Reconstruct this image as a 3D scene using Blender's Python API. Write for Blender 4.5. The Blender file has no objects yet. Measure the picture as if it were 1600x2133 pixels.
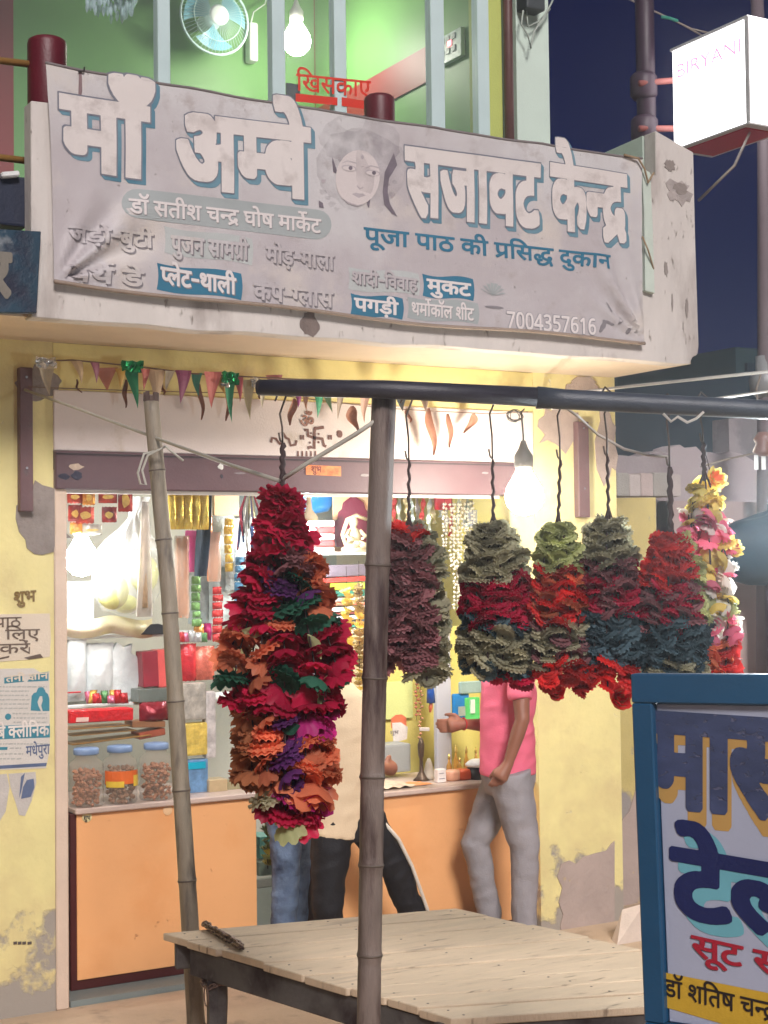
import bpy, bmesh, math, random
from mathutils import Vector, Matrix
random.seed(7)
SC = bpy.context.scene
COL = SC.collection
# ------------------------------------------------------------------ camera
FPX = 3200.0                       # focal length in pixels of a 1600 x 2133 frame
CAM = Vector((0, 0, 2.1))
YAW, PITCH, ROLL = map(math.radians, (30.0, 1.95, -0.7))
FW = Vector((math.sin(YAW)*math.cos(PITCH), math.cos(YAW)*math.cos(PITCH), math.sin(PITCH)))
R0 = Vector((math.cos(YAW), -math.sin(YAW), 0)); U0 = R0.cross(FW)
RT = R0*math.cos(ROLL)+U0*math.sin(ROLL); UP = -R0*math.sin(ROLL)+U0*math.cos(ROLL)
cd = bpy.data.cameras.new('camera'); cam = bpy.data.objects.new('camera', cd); COL.objects.link(cam)
cam.matrix_world = Matrix(((RT.x, UP.x, -FW.x, CAM.x), (RT.y, UP.y, -FW.y, CAM.y), (RT.z, UP.z, -FW.z, CAM.z), (0, 0, 0, 1)))
cd.sensor_fit = 'HORIZONTAL'; cd.sensor_width = 36.0; cd.lens = 36.0*FPX/1600; cd.clip_end = 800; cd.clip_start = .05
SC.camera = cam
# ------------------------------------------------------------------ sky (late dusk) and the soft street light
world = bpy.data.worlds.new('World'); SC.world = world; world.use_nodes = True
wn = world.node_tree; bg = wn.nodes['Background']
sky = wn.nodes.new('ShaderNodeTexSky'); sky.sky_type = 'NISHITA'; sky.sun_disc = False
SUN_EL, SUN_AZ = math.radians(34), math.radians(196)      # azimuth measured from +Y clockwise
sky.sun_elevation = SUN_EL; sky.sun_rotation = SUN_AZ
tint = wn.nodes.new('ShaderNodeMix'); tint.data_type = 'RGBA'; tint.blend_type = 'MULTIPLY'
tint.inputs[0].default_value = 1.0; tint.inputs[7].default_value = (.12, .19, 1.0, 1)
wn.links.new(sky.outputs[0], tint.inputs[6]); wn.links.new(tint.outputs[2], bg.inputs[0])
bg.inputs[1].default_value = 0.006
sl = bpy.data.lights.new('sun', 'SUN'); sl.energy = 2.1; sl.angle = math.radians(14); sl.color = (1.0, .93, .90)
sun = bpy.data.objects.new('sun', sl); COL.objects.link(sun)
sd = Vector((math.sin(SUN_AZ)*math.cos(SUN_EL), math.cos(SUN_AZ)*math.cos(SUN_EL), math.sin(SUN_EL)))
sun.rotation_euler = (-sd).to_track_quat('-Z', 'Y').to_euler(); sun.location = sd*30
SC.view_settings.view_transform = 'Standard'; SC.view_settings.look = 'None'
SC.view_settings.exposure = 0.65; SC.view_settings.gamma = 1
SC.cycles.use_denoising = True
SC.cycles.max_bounces = 7; SC.cycles.diffuse_bounces = 4; SC.cycles.transparent_max_bounces = 12
SC.cycles.sample_clamp_indirect = 6
SC.cycles.caustics_refractive = False; SC.cycles.caustics_reflective = False
BULB = 1.0      # common scale of the lamps

# ------------------------------------------------------------------ from a picture position to a point of the place
def ray(x, y): return FW*FPX+RT*(x-800)-UP*(y-1066.5)
def P(x, y, ax, v):
    d = ray(x, y); i = 'XYZ'.index(ax); return CAM+d*((v-CAM[i])/d[i])
def PY(x, y, v): return P(x, y, 'Y', v)
def PD(x, y, d): return CAM+ray(x, y)*(d/FPX)
YW = 7.18                                   # the shop front
ZS = 3.19                                   # underside of the balcony
YB = 6.44                                   # balcony front
YU = 7.82                                   # upper glazing
XC = PY(1280, 787, YW).x                    # right corner of the building
# ------------------------------------------------------------------ character outlines
GLYPH = {
'256':'172,-24 -47,67 268,162 0,346 -185,0 0,-317 -3,-23 -9,-18 -16,-11 -20,-4 -17,2 -18,7 -19,12 -17,15 -15,17 -14,19 -11,20 -6,19 -2,19 3,21 10,16 12,8 16,4 20,2 25,0 0,192 -127,0 0,71 578,0 0,-71 -104,0 0,-551 -81,0 0,122',
'5':'-188,847 4,19 10,16 16,10 19,4 19,-4 16,-10 11,-16 4,-19 -4,-19 -11,-16 -16,-11 -19,-4 -19,4 -16,11 -10,16|69,863 -19,-60 -25,-47 -33,-34 -38,-24 -43,-13 -49,-5 -46,5 -42,15 -38,24 -34,36 -29,46 -25,57 69,24 18,-43 20,-35 22,-27 25,-19 29,-12 34,-4 35,4 29,13 22,20 17,29 15,35 12,41',
'6':'-185,772 4,22 13,19 17,13 21,4 21,-4 18,-13 12,-19 4,-22 -4,-22 -12,-19 -18,-13 -21,-4 -21,4 -17,13 -13,19',
'9':'470,218 -5,-43 -15,-34 -26,-27 -32,-19 -38,-11 -42,-4 -55,7 -51,21 -47,36 -44,52 -44,71 -42,89 71,26 29,-66 31,-56 33,-46 35,-34 37,-20 40,-7 24,2 20,6 18,9 13,15 8,18 3,24 -2,24 -7,22 -12,20 -14,19 -18,18 -20,17 -18,-3 -20,-2 -20,-1 -5,70 41,4 32,8 24,12 15,16 10,20 3,23 -3,22 -7,17 -14,13 -16,9 -18,5 -20,2 -24,-1 -22,-3 -21,-6 -20,-7 -22,-9 -22,-11 -25,69 19,9 21,9 24,8 27,7 29,4 32,1 48,-4 40,-13 32,-22 23,-28 13,-33 5,-37 -7,-48 -23,-40 -37,-32 10,-10 10,-10 25,-3 25,-1 24,-1 30,1 27,2 17,2 17,4 17,4 0,188 -73,0 0,71 258,0 0,-71 -104,0 0,-551 -81,0 0,290 -24,-5 -23,-3 -24,-2 -25,-1 -19,1 -24,2 8,-20 5,-22',
'271':'42,4 171,77 -29,7 -27,11 -26,13 -24,17 -20,21 -17,24 -14,28 -7,33 -3,37 2,28 5,25 9,23 11,19 13,18 16,16 24,18 27,14 30,10 33,7 36,5 38,1 5,95 -295,0 0,71 534,0 0,-71 -158,0 0,-166 -49,0 -36,-1 -31,-2 -26,-4 -23,-6 -20,-7 -18,-10 -14,-11 -11,-13 -10,-14 -6,-16 -5,-19 -1,-20 4,-33 14,-29 22,-26 31,-19 40,-11 50,-4 12,0 13,1 -4,19 -2,16 2,21 7,17 12,12 14,8 16,4 16,2 26,-3 22,-8 17,-13 13,-17 7,-18 3,-19 -2,-20 -4,-16 -9,-14 -10,-10 -12,-9 -14,-7 9,-16 9,-17 10,-17 12,-18 14,-20 16,-22 -67,-34 -14,23 -13,23 -13,23 -12,22 -10,21 -9,19 -260,-139',
'274':'45,53 169,100 -34,9 -28,13 -24,19 -15,19 -13,21 -9,24 -7,27 -4,33 -1,40 0,193 -79,0 0,71 583,0 0,-71 -104,0 0,-551 -81,0 0,193 -306,-206|398,551 -238,0 0,-182 0,-25 1,-22 2,-18 4,-22 5,-16 8,-14 10,-12 18,-13 24,-7 30,-3 26,2 25,6 24,11 23,13 20,15 18,16',
'531':'757,-138 -69,-28 -57,158 -22,-27 -24,-25 -27,-24 -29,-23 -32,-19 -34,-16 -37,-12 -39,-8 -42,-2 -55,4 -46,13 -37,21 -27,28 -16,32 -5,36 1,17 4,17 7,18 10,16 -39,13 -34,17 -28,21 -22,26 -14,32 -4,38 4,36 13,31 21,28 29,20 32,13 38,4 32,-3 27,-9 24,-15 19,-19 11,-23 4,-27 -2,-20 -6,-22 -7,-15 -10,-13 -12,-13 -59,38 15,18 5,21 -2,14 -7,13 -13,9 -21,3 -16,-2 -15,-7 -13,-12 -11,-15 -6,-17 -2,-20 2,-20 6,-16 11,-14 14,-11 16,-9 19,-7 19,-5 21,-4 21,-2 22,7 23,5 26,1 10,0 11,0 10,-1 2,-69 -11,1 -11,0 -25,-2 -21,-5 -17,-10 -12,-12 -8,-15 -2,-18 3,-21 10,-18 15,-14 21,-9 24,-6 27,-2 52,5 48,16 45,26 41,34 39,40 36,46 -10,-1 -9,-1 -15,-1 -28,1 -29,4 -28,6 -29,8 -26,11 -25,15 -23,17 -20,21 -17,24 -12,28 -8,32 -2,36 2,28 5,25 8,23 11,19 13,18 16,16 24,18 27,14 30,10 33,7 36,5 39,1 4,95 -566,0 0,71 806,0 0,-71 -159,0 0,-166 -48,0 -37,-1 -31,-2 -27,-4 -22,-6 -20,-7 -17,-10 -14,-11 -11,-13 -10,-14 -6,-16 -5,-19 -1,-20 4,-33 14,-29 22,-26 32,-19 41,-11 51,-4 14,0 4,10 -1,10 -1,16 2,21 7,17 11,12 15,8 15,4 17,2 26,-3 21,-8 18,-13 12,-17 8,-18 2,-19 -2,-20 -5,-17 -9,-13 -13,-12 -14,-9 -17,-8',
'19':'568,551 -94,0 0,-171 -1,-32 -2,-27 -5,-22 -6,-19 -8,-18 -11,-16 -30,-27 -39,-18 -49,-9 -16,74 20,4 17,6 15,6 11,10 10,13 8,17 3,14 1,19 1,25 0,171 -233,0 0,-198 0,-29 1,-25 2,-21 3,-18 4,-16 6,-14 8,-12 10,-12 12,-10 15,-11 18,-12 21,-13 110,-62 38,-24 30,-22 22,-22 14,-24 9,-28 3,-31 -2,-26 -5,-25 -9,-24 -11,-22 -10,-19 -10,-15 -72,42 9,14 8,14 8,14 8,23 3,22 -2,18 -6,15 -7,10 -11,11 -14,11 -19,13 -24,15 -30,18 -87,50 -25,16 -22,15 -20,17 -16,17 -14,19 -11,22 -9,28 -5,34 -2,42 0,235 -79,0 0,71 568,0',
'25':'777,551 -325,0 0,-202 34,28 39,16 44,6 41,-5 35,-13 30,-23 23,-32 13,-40 5,-47 -2,-31 -5,-33 -8,-34 -12,-34 -17,-34 -21,-34 -72,41 16,22 13,25 12,27 9,28 5,28 2,27 -2,29 -7,23 -11,18 -14,13 -18,7 -22,3 -36,-8 -37,-24 -37,-40 0,-258 -81,0 0,174 -17,-13 -20,-13 -22,-12 -26,-10 -28,-6 -32,-2 -31,2 -29,6 -28,11 -26,15 -22,19 -19,23 -14,28 -8,32 -3,36 6,50 18,42 31,35 40,26 48,16 55,5 24,-1 28,-3 25,-3 18,-3 -6,-73 -18,4 -23,3 -23,2 -20,1 -36,-3 -30,-9 -24,-14 -18,-20 -10,-24 -4,-29 3,-32 11,-26 17,-20 21,-15 23,-8 26,-3 28,2 26,7 24,12 23,15 21,17 21,19 0,291 -371,0 0,71 777,0',
'26':'729,551 0,-551 -81,0 0,45 -24,-12 -26,-9 -26,-8 -28,-5 -28,-3 -28,-1 -71,6 -69,18 -66,29 -66,44 -66,60 -65,75 -16,22 -12,19 -8,16 -7,22 -2,20 4,20 11,18 12,9 16,6 21,2 23,-3 21,-8 11,-9 12,-11 10,-12 13,14 9,16 7,18 4,20 2,20 1,20 -1,25 -2,25 -5,22 -8,21 -201,0 0,71 833,0 0,-71|534,232 23,2 21,4 20,8 18,11 17,11 15,12 0,271 -367,0 9,-27 6,-31 2,-35 -4,-51 -12,-43 -19,-36 -26,-30 -33,-25 -38,-20 48,-52 49,-43 51,-34 54,-25 58,-15 64,-5 28,1 28,3 26,6 26,8 25,11 25,14 0,76 -16,-9 -19,-8 -20,-7 -22,-6 -24,-3 -26,-1 -30,2 -28,7 -27,11 -23,14 -19,18 -16,22 -12,25 -8,27 -2,29 5,45 16,38 27,30 35,23 43,13 49,5 19,-1 25,-2 24,-3 17,-4 -6,-69 -16,4 -18,3 -18,2 -18,1 -30,-2 -25,-8 -21,-12 -15,-17 -9,-22 -3,-27 3,-26 9,-21 15,-17 20,-11 24,-7',
'27':'208,551 0,-317 -3,-23 -9,-18 -16,-11 -20,-4 -17,2 -18,7 -19,12 -17,15 -15,17 -14,19 -11,20 -6,19 -2,19 3,21 10,16 12,8 16,4 20,2 25,0 0,192 -127,0 0,71 578,0 0,-71 -104,0 0,-551 -81,0 0,551',
'28':'605,551 -103,0 0,-551 -81,0 0,166 -21,-13 -23,-11 -25,-10 -27,-8 -31,-4 -35,-2 -48,5 -42,13 -35,22 -27,30 -16,36 -5,42 1,18 3,18 6,18 8,17 11,15 13,14 -25,14 -21,18 -17,22 -13,24 -7,26 -3,27 1,20 3,18 6,16 -52,0 0,71 605,0|167,269 3,-25 9,-21 16,-15 20,-11 24,-7 28,-2 33,2 30,8 28,12 24,15 21,17 18,18 0,291 -276,0 -12,-17 -8,-19 -2,-21 2,-23 8,-19 11,-15 16,-12 19,-8 21,-5 19,4 21,2 23,1 25,-1 20,-1 -6,-70 -15,1 -14,0 -30,-2 -26,-7 -21,-11 -16,-15 -10,-20',
'30':'649,551 -104,0 0,-551 -80,0 0,165 -18,-11 -21,-11 -23,-10 -26,-8 -28,-5 -32,-2 -48,5 -42,14 -37,24 -27,32 -17,38 -5,44 1,19 5,18 7,18 9,15 10,14 12,12 -147,-2 0,72 293,0 18,0 18,-1 15,0 0,-70 -32,0 -36,-3 -31,-8 -27,-13 -19,-19 -12,-24 -4,-29 3,-26 10,-22 16,-16 20,-12 23,-8 24,-2 32,2 28,8 25,12 23,15 21,17 19,18 0,291 -465,0 0,71 649,0',
'32':'653,551 0,-551 -81,0 0,370 -137,0 -35,1 -22,2 22,-21 20,-23 16,-26 12,-27 8,-29 2,-29 -2,-29 -7,-26 -11,-22 -16,-19 -18,-15 -20,-12 -24,-8 -24,-5 -26,-2 -35,3 -33,11 -33,16 -32,25 -30,34 -30,43 -29,52 -29,63 -28,74 71,25 31,-82 32,-68 33,-54 34,-38 36,-23 38,-8 20,2 18,6 14,9 12,14 7,19 2,24 -3,29 -11,27 -17,27 -21,25 -26,22 -28,20 29,64 270,0 0,110 -572,0 0,71 757,0 0,-71',
'35':'519,551 -148,0 0,-202 -55,0 -30,-1 -27,-3 -23,-4 -20,-6 -19,-8 -16,-9 -31,-28 -18,-35 -6,-40 2,-30 8,-27 12,-22 16,-20 19,-15 23,-12 24,-8 26,-5 27,-2 34,1 31,5 27,6 26,10 26,11 28,14 27,-74 -30,-13 -31,-11 -33,-9 -33,-8 -34,-4 -35,-2 -44,3 -42,9 -38,14 -33,20 -29,25 -23,30 -17,35 -11,40 -3,44 4,41 11,37 19,32 25,27 30,22 35,18 37,13 40,7 41,3 2,131 -290,0 0,71 519,0',
'36':'600,551 -229,0 0,-137 49,-23 42,-29 33,-34 24,-40 15,-43 5,-47 -4,-44 -11,-38 -18,-32 -24,-26 -30,-21 -34,-17 -38,-11 -40,-7 -43,-2 -70,6 -61,19 -51,31 -38,43 -23,53 -8,64 4,42 11,38 19,32 25,28 30,23 35,18 37,13 39,7 41,3 3,131 -290,0 0,71 600,0|293,72 45,3 39,11 34,16 26,25 16,32 5,41 -3,31 -10,29 -16,26 -22,25 -29,20 -35,18 -35,0 -46,-3 -41,-9 -34,-16 -17,-12 -15,-15 -13,-18 -9,-19 -5,-22 -2,-25 5,-43 16,-34 27,-27 34,-19 40,-11',
'37':'358,222 -19,-1 -20,-2 -19,-4 -19,-5 -17,-6 -16,-7 -30,20 -26,22 -23,24 -18,27 -10,29 -4,33 3,26 7,22 12,18 15,15 16,10 18,8 20,7 23,4 26,2 31,1 93,0 0,86 -401,0 0,71 592,0 0,-71 -110,0 0,-157 -184,0 -26,-1 -18,-2 -12,-4 -10,-6 -11,-15 -4,-19 3,-22 11,-19 15,-15 15,-14 32,9 33,6 36,2 47,-4 41,-13 35,-21 27,-28 17,-34 5,-40 -5,-42 -17,-37 -27,-31 -38,-25 -50,-14 -60,-5 -63,5 -59,15 -53,24 -50,32 -46,38 -41,44 61,49 38,-41 39,-34 39,-26 42,-18 45,-10 48,-4 64,9 39,26 13,43 -3,21 -8,18 -14,13 -18,10 -24,6',
'803':'275,-10 -70,11 -57,32 -44,55 -31,73 -19,90 -6,107 3,74 7,66 12,58 19,50 24,42 30,34 37,24 44,14 51,5 71,-11 57,-32 45,-54 31,-72 19,-91 6,-107 -2,-73 -8,-66 -12,-59 -19,-50 -24,-42 -31,-34 -37,-24 -44,-15|275,66 45,8 36,24 26,40 18,56 10,74 4,90 -4,89 -10,73 -18,56 -26,41 -36,24 -45,8 -45,-8 -35,-24 -26,-41 -17,-56 -11,-73 -3,-89 3,-89 11,-73 17,-57 26,-41 35,-24',
'804':'261,0 0,446 0,29 1,31 0,32 1,32 1,28 1,24 -15,-15 -12,-13 -14,-12 -18,-15 -72,-59 -47,60 187,146 73,0 0,-714',
'40':'481,551 0,-551 -81,0 0,328 -109,0 -37,-1 -31,-2 -23,-3 -20,-5 -16,-8 -14,-10 -13,-15 -8,-21 -3,-26 4,-32 12,-32 21,-31 28,-31 36,-34 44,-37 -54,-52 -30,27 -28,26 -27,27 -25,27 -21,28 -18,28 -13,29 -7,31 -3,31 1,23 5,21 7,19 10,18 12,15 13,13 21,15 23,12 26,10 30,6 37,4 42,1 128,0 0,152 -400,0 0,71 584,0 0,-71',
'41':'553,551 0,-551 -81,0 0,180 -21,-12 -23,-11 -25,-11 -28,-8 -32,-4 -35,-2 -54,5 -48,17 -42,26 -36,38 -27,47 -18,57 57,15 45,19 31,22 22,25 13,30 4,34 -3,31 -7,25 -13,19 -18,15 -20,8 -23,3 -23,-3 -18,-9 -12,-15 -4,-20 9,-29 27,-20 45,-11 -8,-70 -40,8 -35,14 -28,17 -21,24 -13,29 -4,36 4,34 12,28 20,23 27,15 29,10 34,3 27,-2 26,-6 25,-10 24,-13 20,-18 18,-22 13,-26 8,-31 3,-35 -4,-46 -14,-40 -22,-34 -30,-29 -38,-25 -46,-21 16,-22 17,-18 19,-14 22,-9 26,-6 32,-2 33,2 30,7 26,11 24,15 23,17 22,20 0,276 -82,0 0,71 266,0 0,-71',
'42':'413,-58 -14,23 -13,23 -13,23 -12,22 -10,21 -9,19 -12,-2 -14,-1 -14,-2 -15,0 -28,1 -28,4 -29,5 -27,9 -26,11 -25,14 -22,18 -19,21 -15,25 -12,28 -8,32 -2,36 2,28 5,25 9,23 11,19 13,18 16,16 24,18 27,14 30,10 33,7 36,5 38,1 5,95 -295,0 0,71 534,0 0,-71 -158,0 0,-166 -49,0 -36,-1 -31,-2 -26,-4 -23,-6 -20,-7 -18,-10 -14,-11 -11,-13 -10,-14 -6,-16 -5,-19 -1,-20 4,-33 14,-29 22,-26 31,-19 40,-11 50,-4 12,0 13,1 -4,19 -2,16 2,21 7,17 12,12 14,8 16,4 16,2 26,-3 22,-8 17,-13 13,-17 7,-18 3,-19 -2,-20 -4,-16 -9,-14 -10,-10 -12,-9 -14,-7 9,-16 9,-17 10,-17 12,-18 14,-20 16,-22',
'43':'630,551 -104,0 0,-551 -81,0 0,150 -21,-13 -23,-11 -23,-10 -27,-7 -32,-5 -36,-1 -48,5 -42,13 -35,23 -26,29 -16,36 -5,42 1,18 3,17 5,17 7,16 9,15 12,14 -29,14 -26,18 -21,22 -17,25 -10,31 -3,35 5,38 13,33 23,28 30,22 34,14 40,4 33,-3 30,-9 26,-16 19,-21 12,-24 4,-28 -4,-31 -14,-29 -22,-28 -61,39 9,10 7,12 3,11 1,11 -2,15 -8,13 -14,11 -22,3 -18,-2 -16,-8 -14,-12 -11,-16 -7,-19 -2,-22 2,-20 5,-17 9,-14 11,-12 13,-10 16,-7 16,-5 17,-4 18,-3 21,4 21,3 23,1 12,0 12,-1 12,-1 9,-1 -7,-70 -14,1 -14,0 -31,-2 -26,-7 -21,-12 -16,-15 -10,-20 -3,-23 3,-25 10,-20 16,-16 20,-11 24,-7 28,-2 34,2 30,8 26,11 23,16 21,16 19,19 0,306 -62,0 0,71 247,0',
'44':'0,622 569,0 0,-71 -103,0 0,-551 -81,0 0,298 -181,0 0,-54 -4,-24 -10,-18 -16,-10 -21,-4 -16,2 -17,7 -18,12 -17,15 -15,17 -14,19 -11,20 -6,19 -2,19 3,21 10,16 12,8 16,4 20,2 287,0 0,182 -385,0',
'806':'229,-10 -35,1 -33,3 -33,4 -30,8 -30,10 -28,13 0,83 29,-14 31,-11 32,-9 32,-7 32,-5 31,-1 55,4 43,13 33,20 24,29 13,34 5,41 -6,40 -16,32 -28,24 -37,17 -46,10 -53,3 -65,0 0,74 65,0 49,4 41,13 32,21 23,27 14,33 5,37 -4,32 -11,26 -19,21 -24,16 -30,10 -34,3 -33,-2 -31,-5 -28,-10 -26,-12 -26,-14 -24,-16 -45,61 27,19 30,17 34,15 38,12 40,8 44,2 64,-6 53,-16 42,-28 30,-36 18,-43 6,-48 -5,-45 -14,-38 -24,-32 -31,-26 -37,-18 -43,-12 53,-14 43,-18 35,-26 25,-32 15,-39 5,-44 -7,-59 -21,-51 -36,-43 -50,-34 -66,-19',
'46':'479,551 0,-551 -81,0 0,191 -20,-12 -21,-11 -22,-9 -24,-7 -27,-5 -30,-1 -26,2 -24,4 -22,8 -21,9 -18,12 -15,13 -15,19 -13,21 -9,24 -7,27 -4,33 -1,40 0,193 -79,0 0,71 583,0 0,-71|398,551 -238,0 0,-182 0,-25 1,-22 2,-18 4,-22 5,-16 8,-14 10,-12 18,-13 25,-7 30,-3 26,2 25,6 24,11 22,13 20,15 18,16',
'807':'341,160 -330,0 0,78 324,480 92,0 0,-477 104,0 0,-81 -104,0 0,-160 -86,0|341,241 0,174 0,25 1,26 0,26 2,27 0,25 2,24 1,33 0,25 -9,-13 -7,-15 -8,-17 -8,-16 -8,-15 -8,-12 -201,-297',
'48':'585,551 -103,0 0,-551 -81,0 0,165 -19,-12 -22,-10 -24,-11 -28,-8 -32,-4 -35,-2 -36,2 -34,7 -31,12 -27,16 -23,19 -19,24 -14,26 -8,30 -3,32 7,53 20,44 33,35 45,26 53,15 61,5 15,0 19,-2 20,-1 19,-2 18,-2 13,-3 -6,-69 -21,4 -24,3 -25,2 -25,1 -20,-1 -18,-2 135,-168 12,10 12,10 12,12 0,295 -401,0 0,71 585,0|127,287 4,-32 11,-26 18,-19 24,-15 28,-8 30,-3 18,1 16,2 17,3 15,5 -140,175 -23,-22 -13,-27',
'49':'174,632 24,-1 22,-4 20,-5 19,-9 17,-12 15,-15 11,-14 10,-18 8,-21 7,-26 4,-32 1,-38 0,-116 201,0 0,230 -131,0 0,71 315,0 0,-71 -103,0 0,-551 -81,0 0,250 -201,0 0,-37 -2,-20 -4,-16 -8,-11 -16,-11 -19,-4 -19,3 -21,10 -14,9 -13,10 -12,13 -11,13 -10,14 -8,14 -8,21 -3,20 3,17 11,13 18,10 28,3 29,0 0,105 -1,29 -1,24 -3,19 -6,22 -10,18 -16,17 -21,10 -26,3 -24,-3 -17,-10 -10,-15 -4,-19 3,-17 7,-15 14,-11 19,-9 27,-6 34,-3 -8,-71 -47,7 -39,12 -34,18 -24,24 -15,31 -5,39 4,36 13,28 21,22 27,14 30,9',
'50':'509,551 0,-551 -81,0 0,250 -221,0 0,-37 -2,-20 -4,-16 -9,-11 -15,-11 -18,-4 -19,3 -21,10 -14,9 -13,10 -12,13 -11,13 -10,14 -9,14 -8,21 -3,20 3,17 10,13 19,10 29,3 26,0 0,230 -126,0 0,71 612,0 0,-71|428,551 -221,0 0,-230 221,0',
'810':'412,633 -368,0 0,81 459,0 0,-71 -271,-643 -95,0',
'52':'395,42 -54,-54 -39,33 -37,33 -35,33 -33,33 -31,31 -28,30 -25,28 -21,25 -17,22 -13,19 -9,17 -7,13 -4,18 -2,17 4,18 11,18 12,9 16,6 21,2 23,-3 21,-8 11,-9 12,-11 10,-13 24,14 19,17 14,19 10,21 6,23 2,25 -1,23 -4,23 -5,20 -7,17 -239,0 0,71 424,0 0,-71 -104,0 9,-26 5,-31 2,-36 -2,-35 -8,-31 -12,-27 -16,-24 -20,-22 -24,-19 -27,-16 -29,-16 -31,-14 32,-35 34,-36 39,-37 40,-36 41,-35',
'181':'-190,615 -13,24 -12,24 -11,25 -8,25 -4,25 -2,24 5,41 15,33 24,26 33,19 36,11 42,4 21,-1 19,-2 19,-3 17,-5 16,-6 14,-7 -22,-66 -17,8 -19,7 -20,5 -21,1 -25,-2 -20,-8 -16,-13 -12,-16 -7,-19 -2,-22 2,-22 4,-21 8,-22 10,-21 13,-23 15,-23',
'54':'0,551 0,71 693,0 0,-71 -104,0 0,-551 -81,0 0,355 -14,1 -16,-1 -16,-4 -17,-7 -16,-10 -16,-15 -16,-19 -15,-24 -13,-31 -13,-37 -77,24 9,29 11,27 12,25 -16,11 -16,10 -16,8 -17,6 -18,4 -19,1 -25,-3 -20,-7 -16,-13 -12,-17 -8,-19 -2,-23 2,-25 8,-24 12,-24 16,-23 21,-24 25,-25 29,-26 33,-29 37,-31 -54,-52 -38,33 -35,32 -33,31 -30,30 -25,31 -21,31 -16,31 -9,33 -3,35 3,33 8,29 14,25 17,20 21,16 23,12 25,9 24,5 24,2 29,-2 26,-4 25,-8 24,-12 24,-13 22,-17 42,31 48,19 55,6 9,125',
'180':'268,224 -5,30 -14,28 -23,26 -35,24 -46,22 -58,20 24,67 360,0 0,110 -471,0 0,71 656,0 0,-71 -104,0 0,-551 -81,0 0,370 -145,0 -31,0 -26,2 -21,1 -15,2 36,-22 29,-23 22,-25 15,-27 9,-29 3,-31 -3,-32 -10,-28 -16,-24 -20,-20 -25,-15 -28,-11 20,-11 21,-10 24,-11 24,-9 24,-9 23,-7 -33,-70 -33,14 -33,17 -33,19 -32,20 -30,21 -28,21 -34,3 -30,5 -25,7 -19,11 -12,16 -4,21 3,21 10,17 17,10 23,4 21,-2 21,-8 16,-8 17,-12 20,-16 25,5 21,10 17,13 12,16 8,18',
'183':'618,551 -166,0 0,-217 15,9 17,9 17,6 19,6 22,3 25,1 64,0 0,-71 -51,0 -28,-1 -24,-3 -20,-6 -18,-8 -18,-12 -20,-14 0,-253 -81,0 0,174 -17,-13 -20,-13 -22,-12 -26,-10 -28,-6 -32,-2 -31,2 -29,6 -28,11 -26,15 -22,19 -19,23 -14,28 -8,32 -3,36 6,50 18,42 31,35 40,26 48,16 55,5 24,-1 28,-3 25,-3 18,-3 -6,-73 -18,4 -23,3 -23,2 -20,1 -36,-3 -30,-9 -24,-14 -18,-20 -10,-24 -4,-29 3,-32 11,-26 17,-20 21,-15 23,-8 26,-3 28,2 26,7 24,12 23,15 21,17 21,19 0,291 -371,0 0,71 618,0',
'57':'571,551 -104,0 0,-551 -80,0 0,165 -19,-12 -21,-10 -23,-11 -27,-8 -30,-4 -34,-2 -35,2 -32,7 -29,12 -26,16 -22,19 -19,24 -13,26 -8,30 -3,32 6,53 20,44 32,35 42,26 50,15 59,5 15,0 18,-2 19,-1 19,-2 16,-2 12,-3 -5,-73 -20,4 -23,3 -24,2 -23,1 -38,-3 -33,-9 -26,-15 -19,-21 -12,-25 -4,-31 4,-31 10,-25 17,-19 23,-13 25,-8 29,-3 33,3 30,7 26,12 24,16 21,16 18,18 0,291 -387,0 0,71 571,0',
'58':'122,189 -22,2 -20,6 -16,9 -14,14 -7,16 -3,19 2,18 6,14 10,12 13,8 15,5 18,2 18,-2 20,-6 14,-6 16,-10 19,-14 31,14 28,19 23,26 18,31 10,36 4,41 -3,35 -10,30 -16,24 -22,19 -26,11 -29,4 -27,-3 -19,-11 -11,-15 -4,-21 2,-16 8,-16 8,-12 13,-9 17,-9 22,-7 28,-5 34,-2 -17,-70 -57,8 -47,16 -37,24 -25,29 -16,33 -5,37 4,32 12,28 20,23 27,18 34,10 41,4 31,-2 29,-8 28,-12 26,-16 22,-22 18,-26 15,-30 8,-36 3,-40 -4,-45 -11,-42 -19,-41 -26,-36 -32,-30 -38,-25 30,-27 29,-29 28,-31 27,-31 24,-30 22,-30 -64,-44 -33,45 -31,40 -28,34 -28,29 -26,25 -25,22 -18,-3 -19,-1|591,551 0,-551 -81,0 0,551 -89,0 0,71 274,0 0,-71',
'59':'593,622 0,-71 -104,0 0,-551 -81,0 0,191 -21,-11 -22,-10 -24,-10 -26,-8 -29,-4 -32,-2 -26,2 -24,4 -22,8 -21,9 -18,12 -15,13 -15,19 -13,21 -9,24 -7,27 -4,33 -1,40 0,193 -79,0 0,71|408,551 -203,0 203,-264|189,240 18,-13 25,-7 30,-3 26,2 25,6 16,6 16,6 15,8 -201,262 0,-138 0,-25 1,-22 2,-18 4,-22 6,-16 7,-14',
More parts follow.
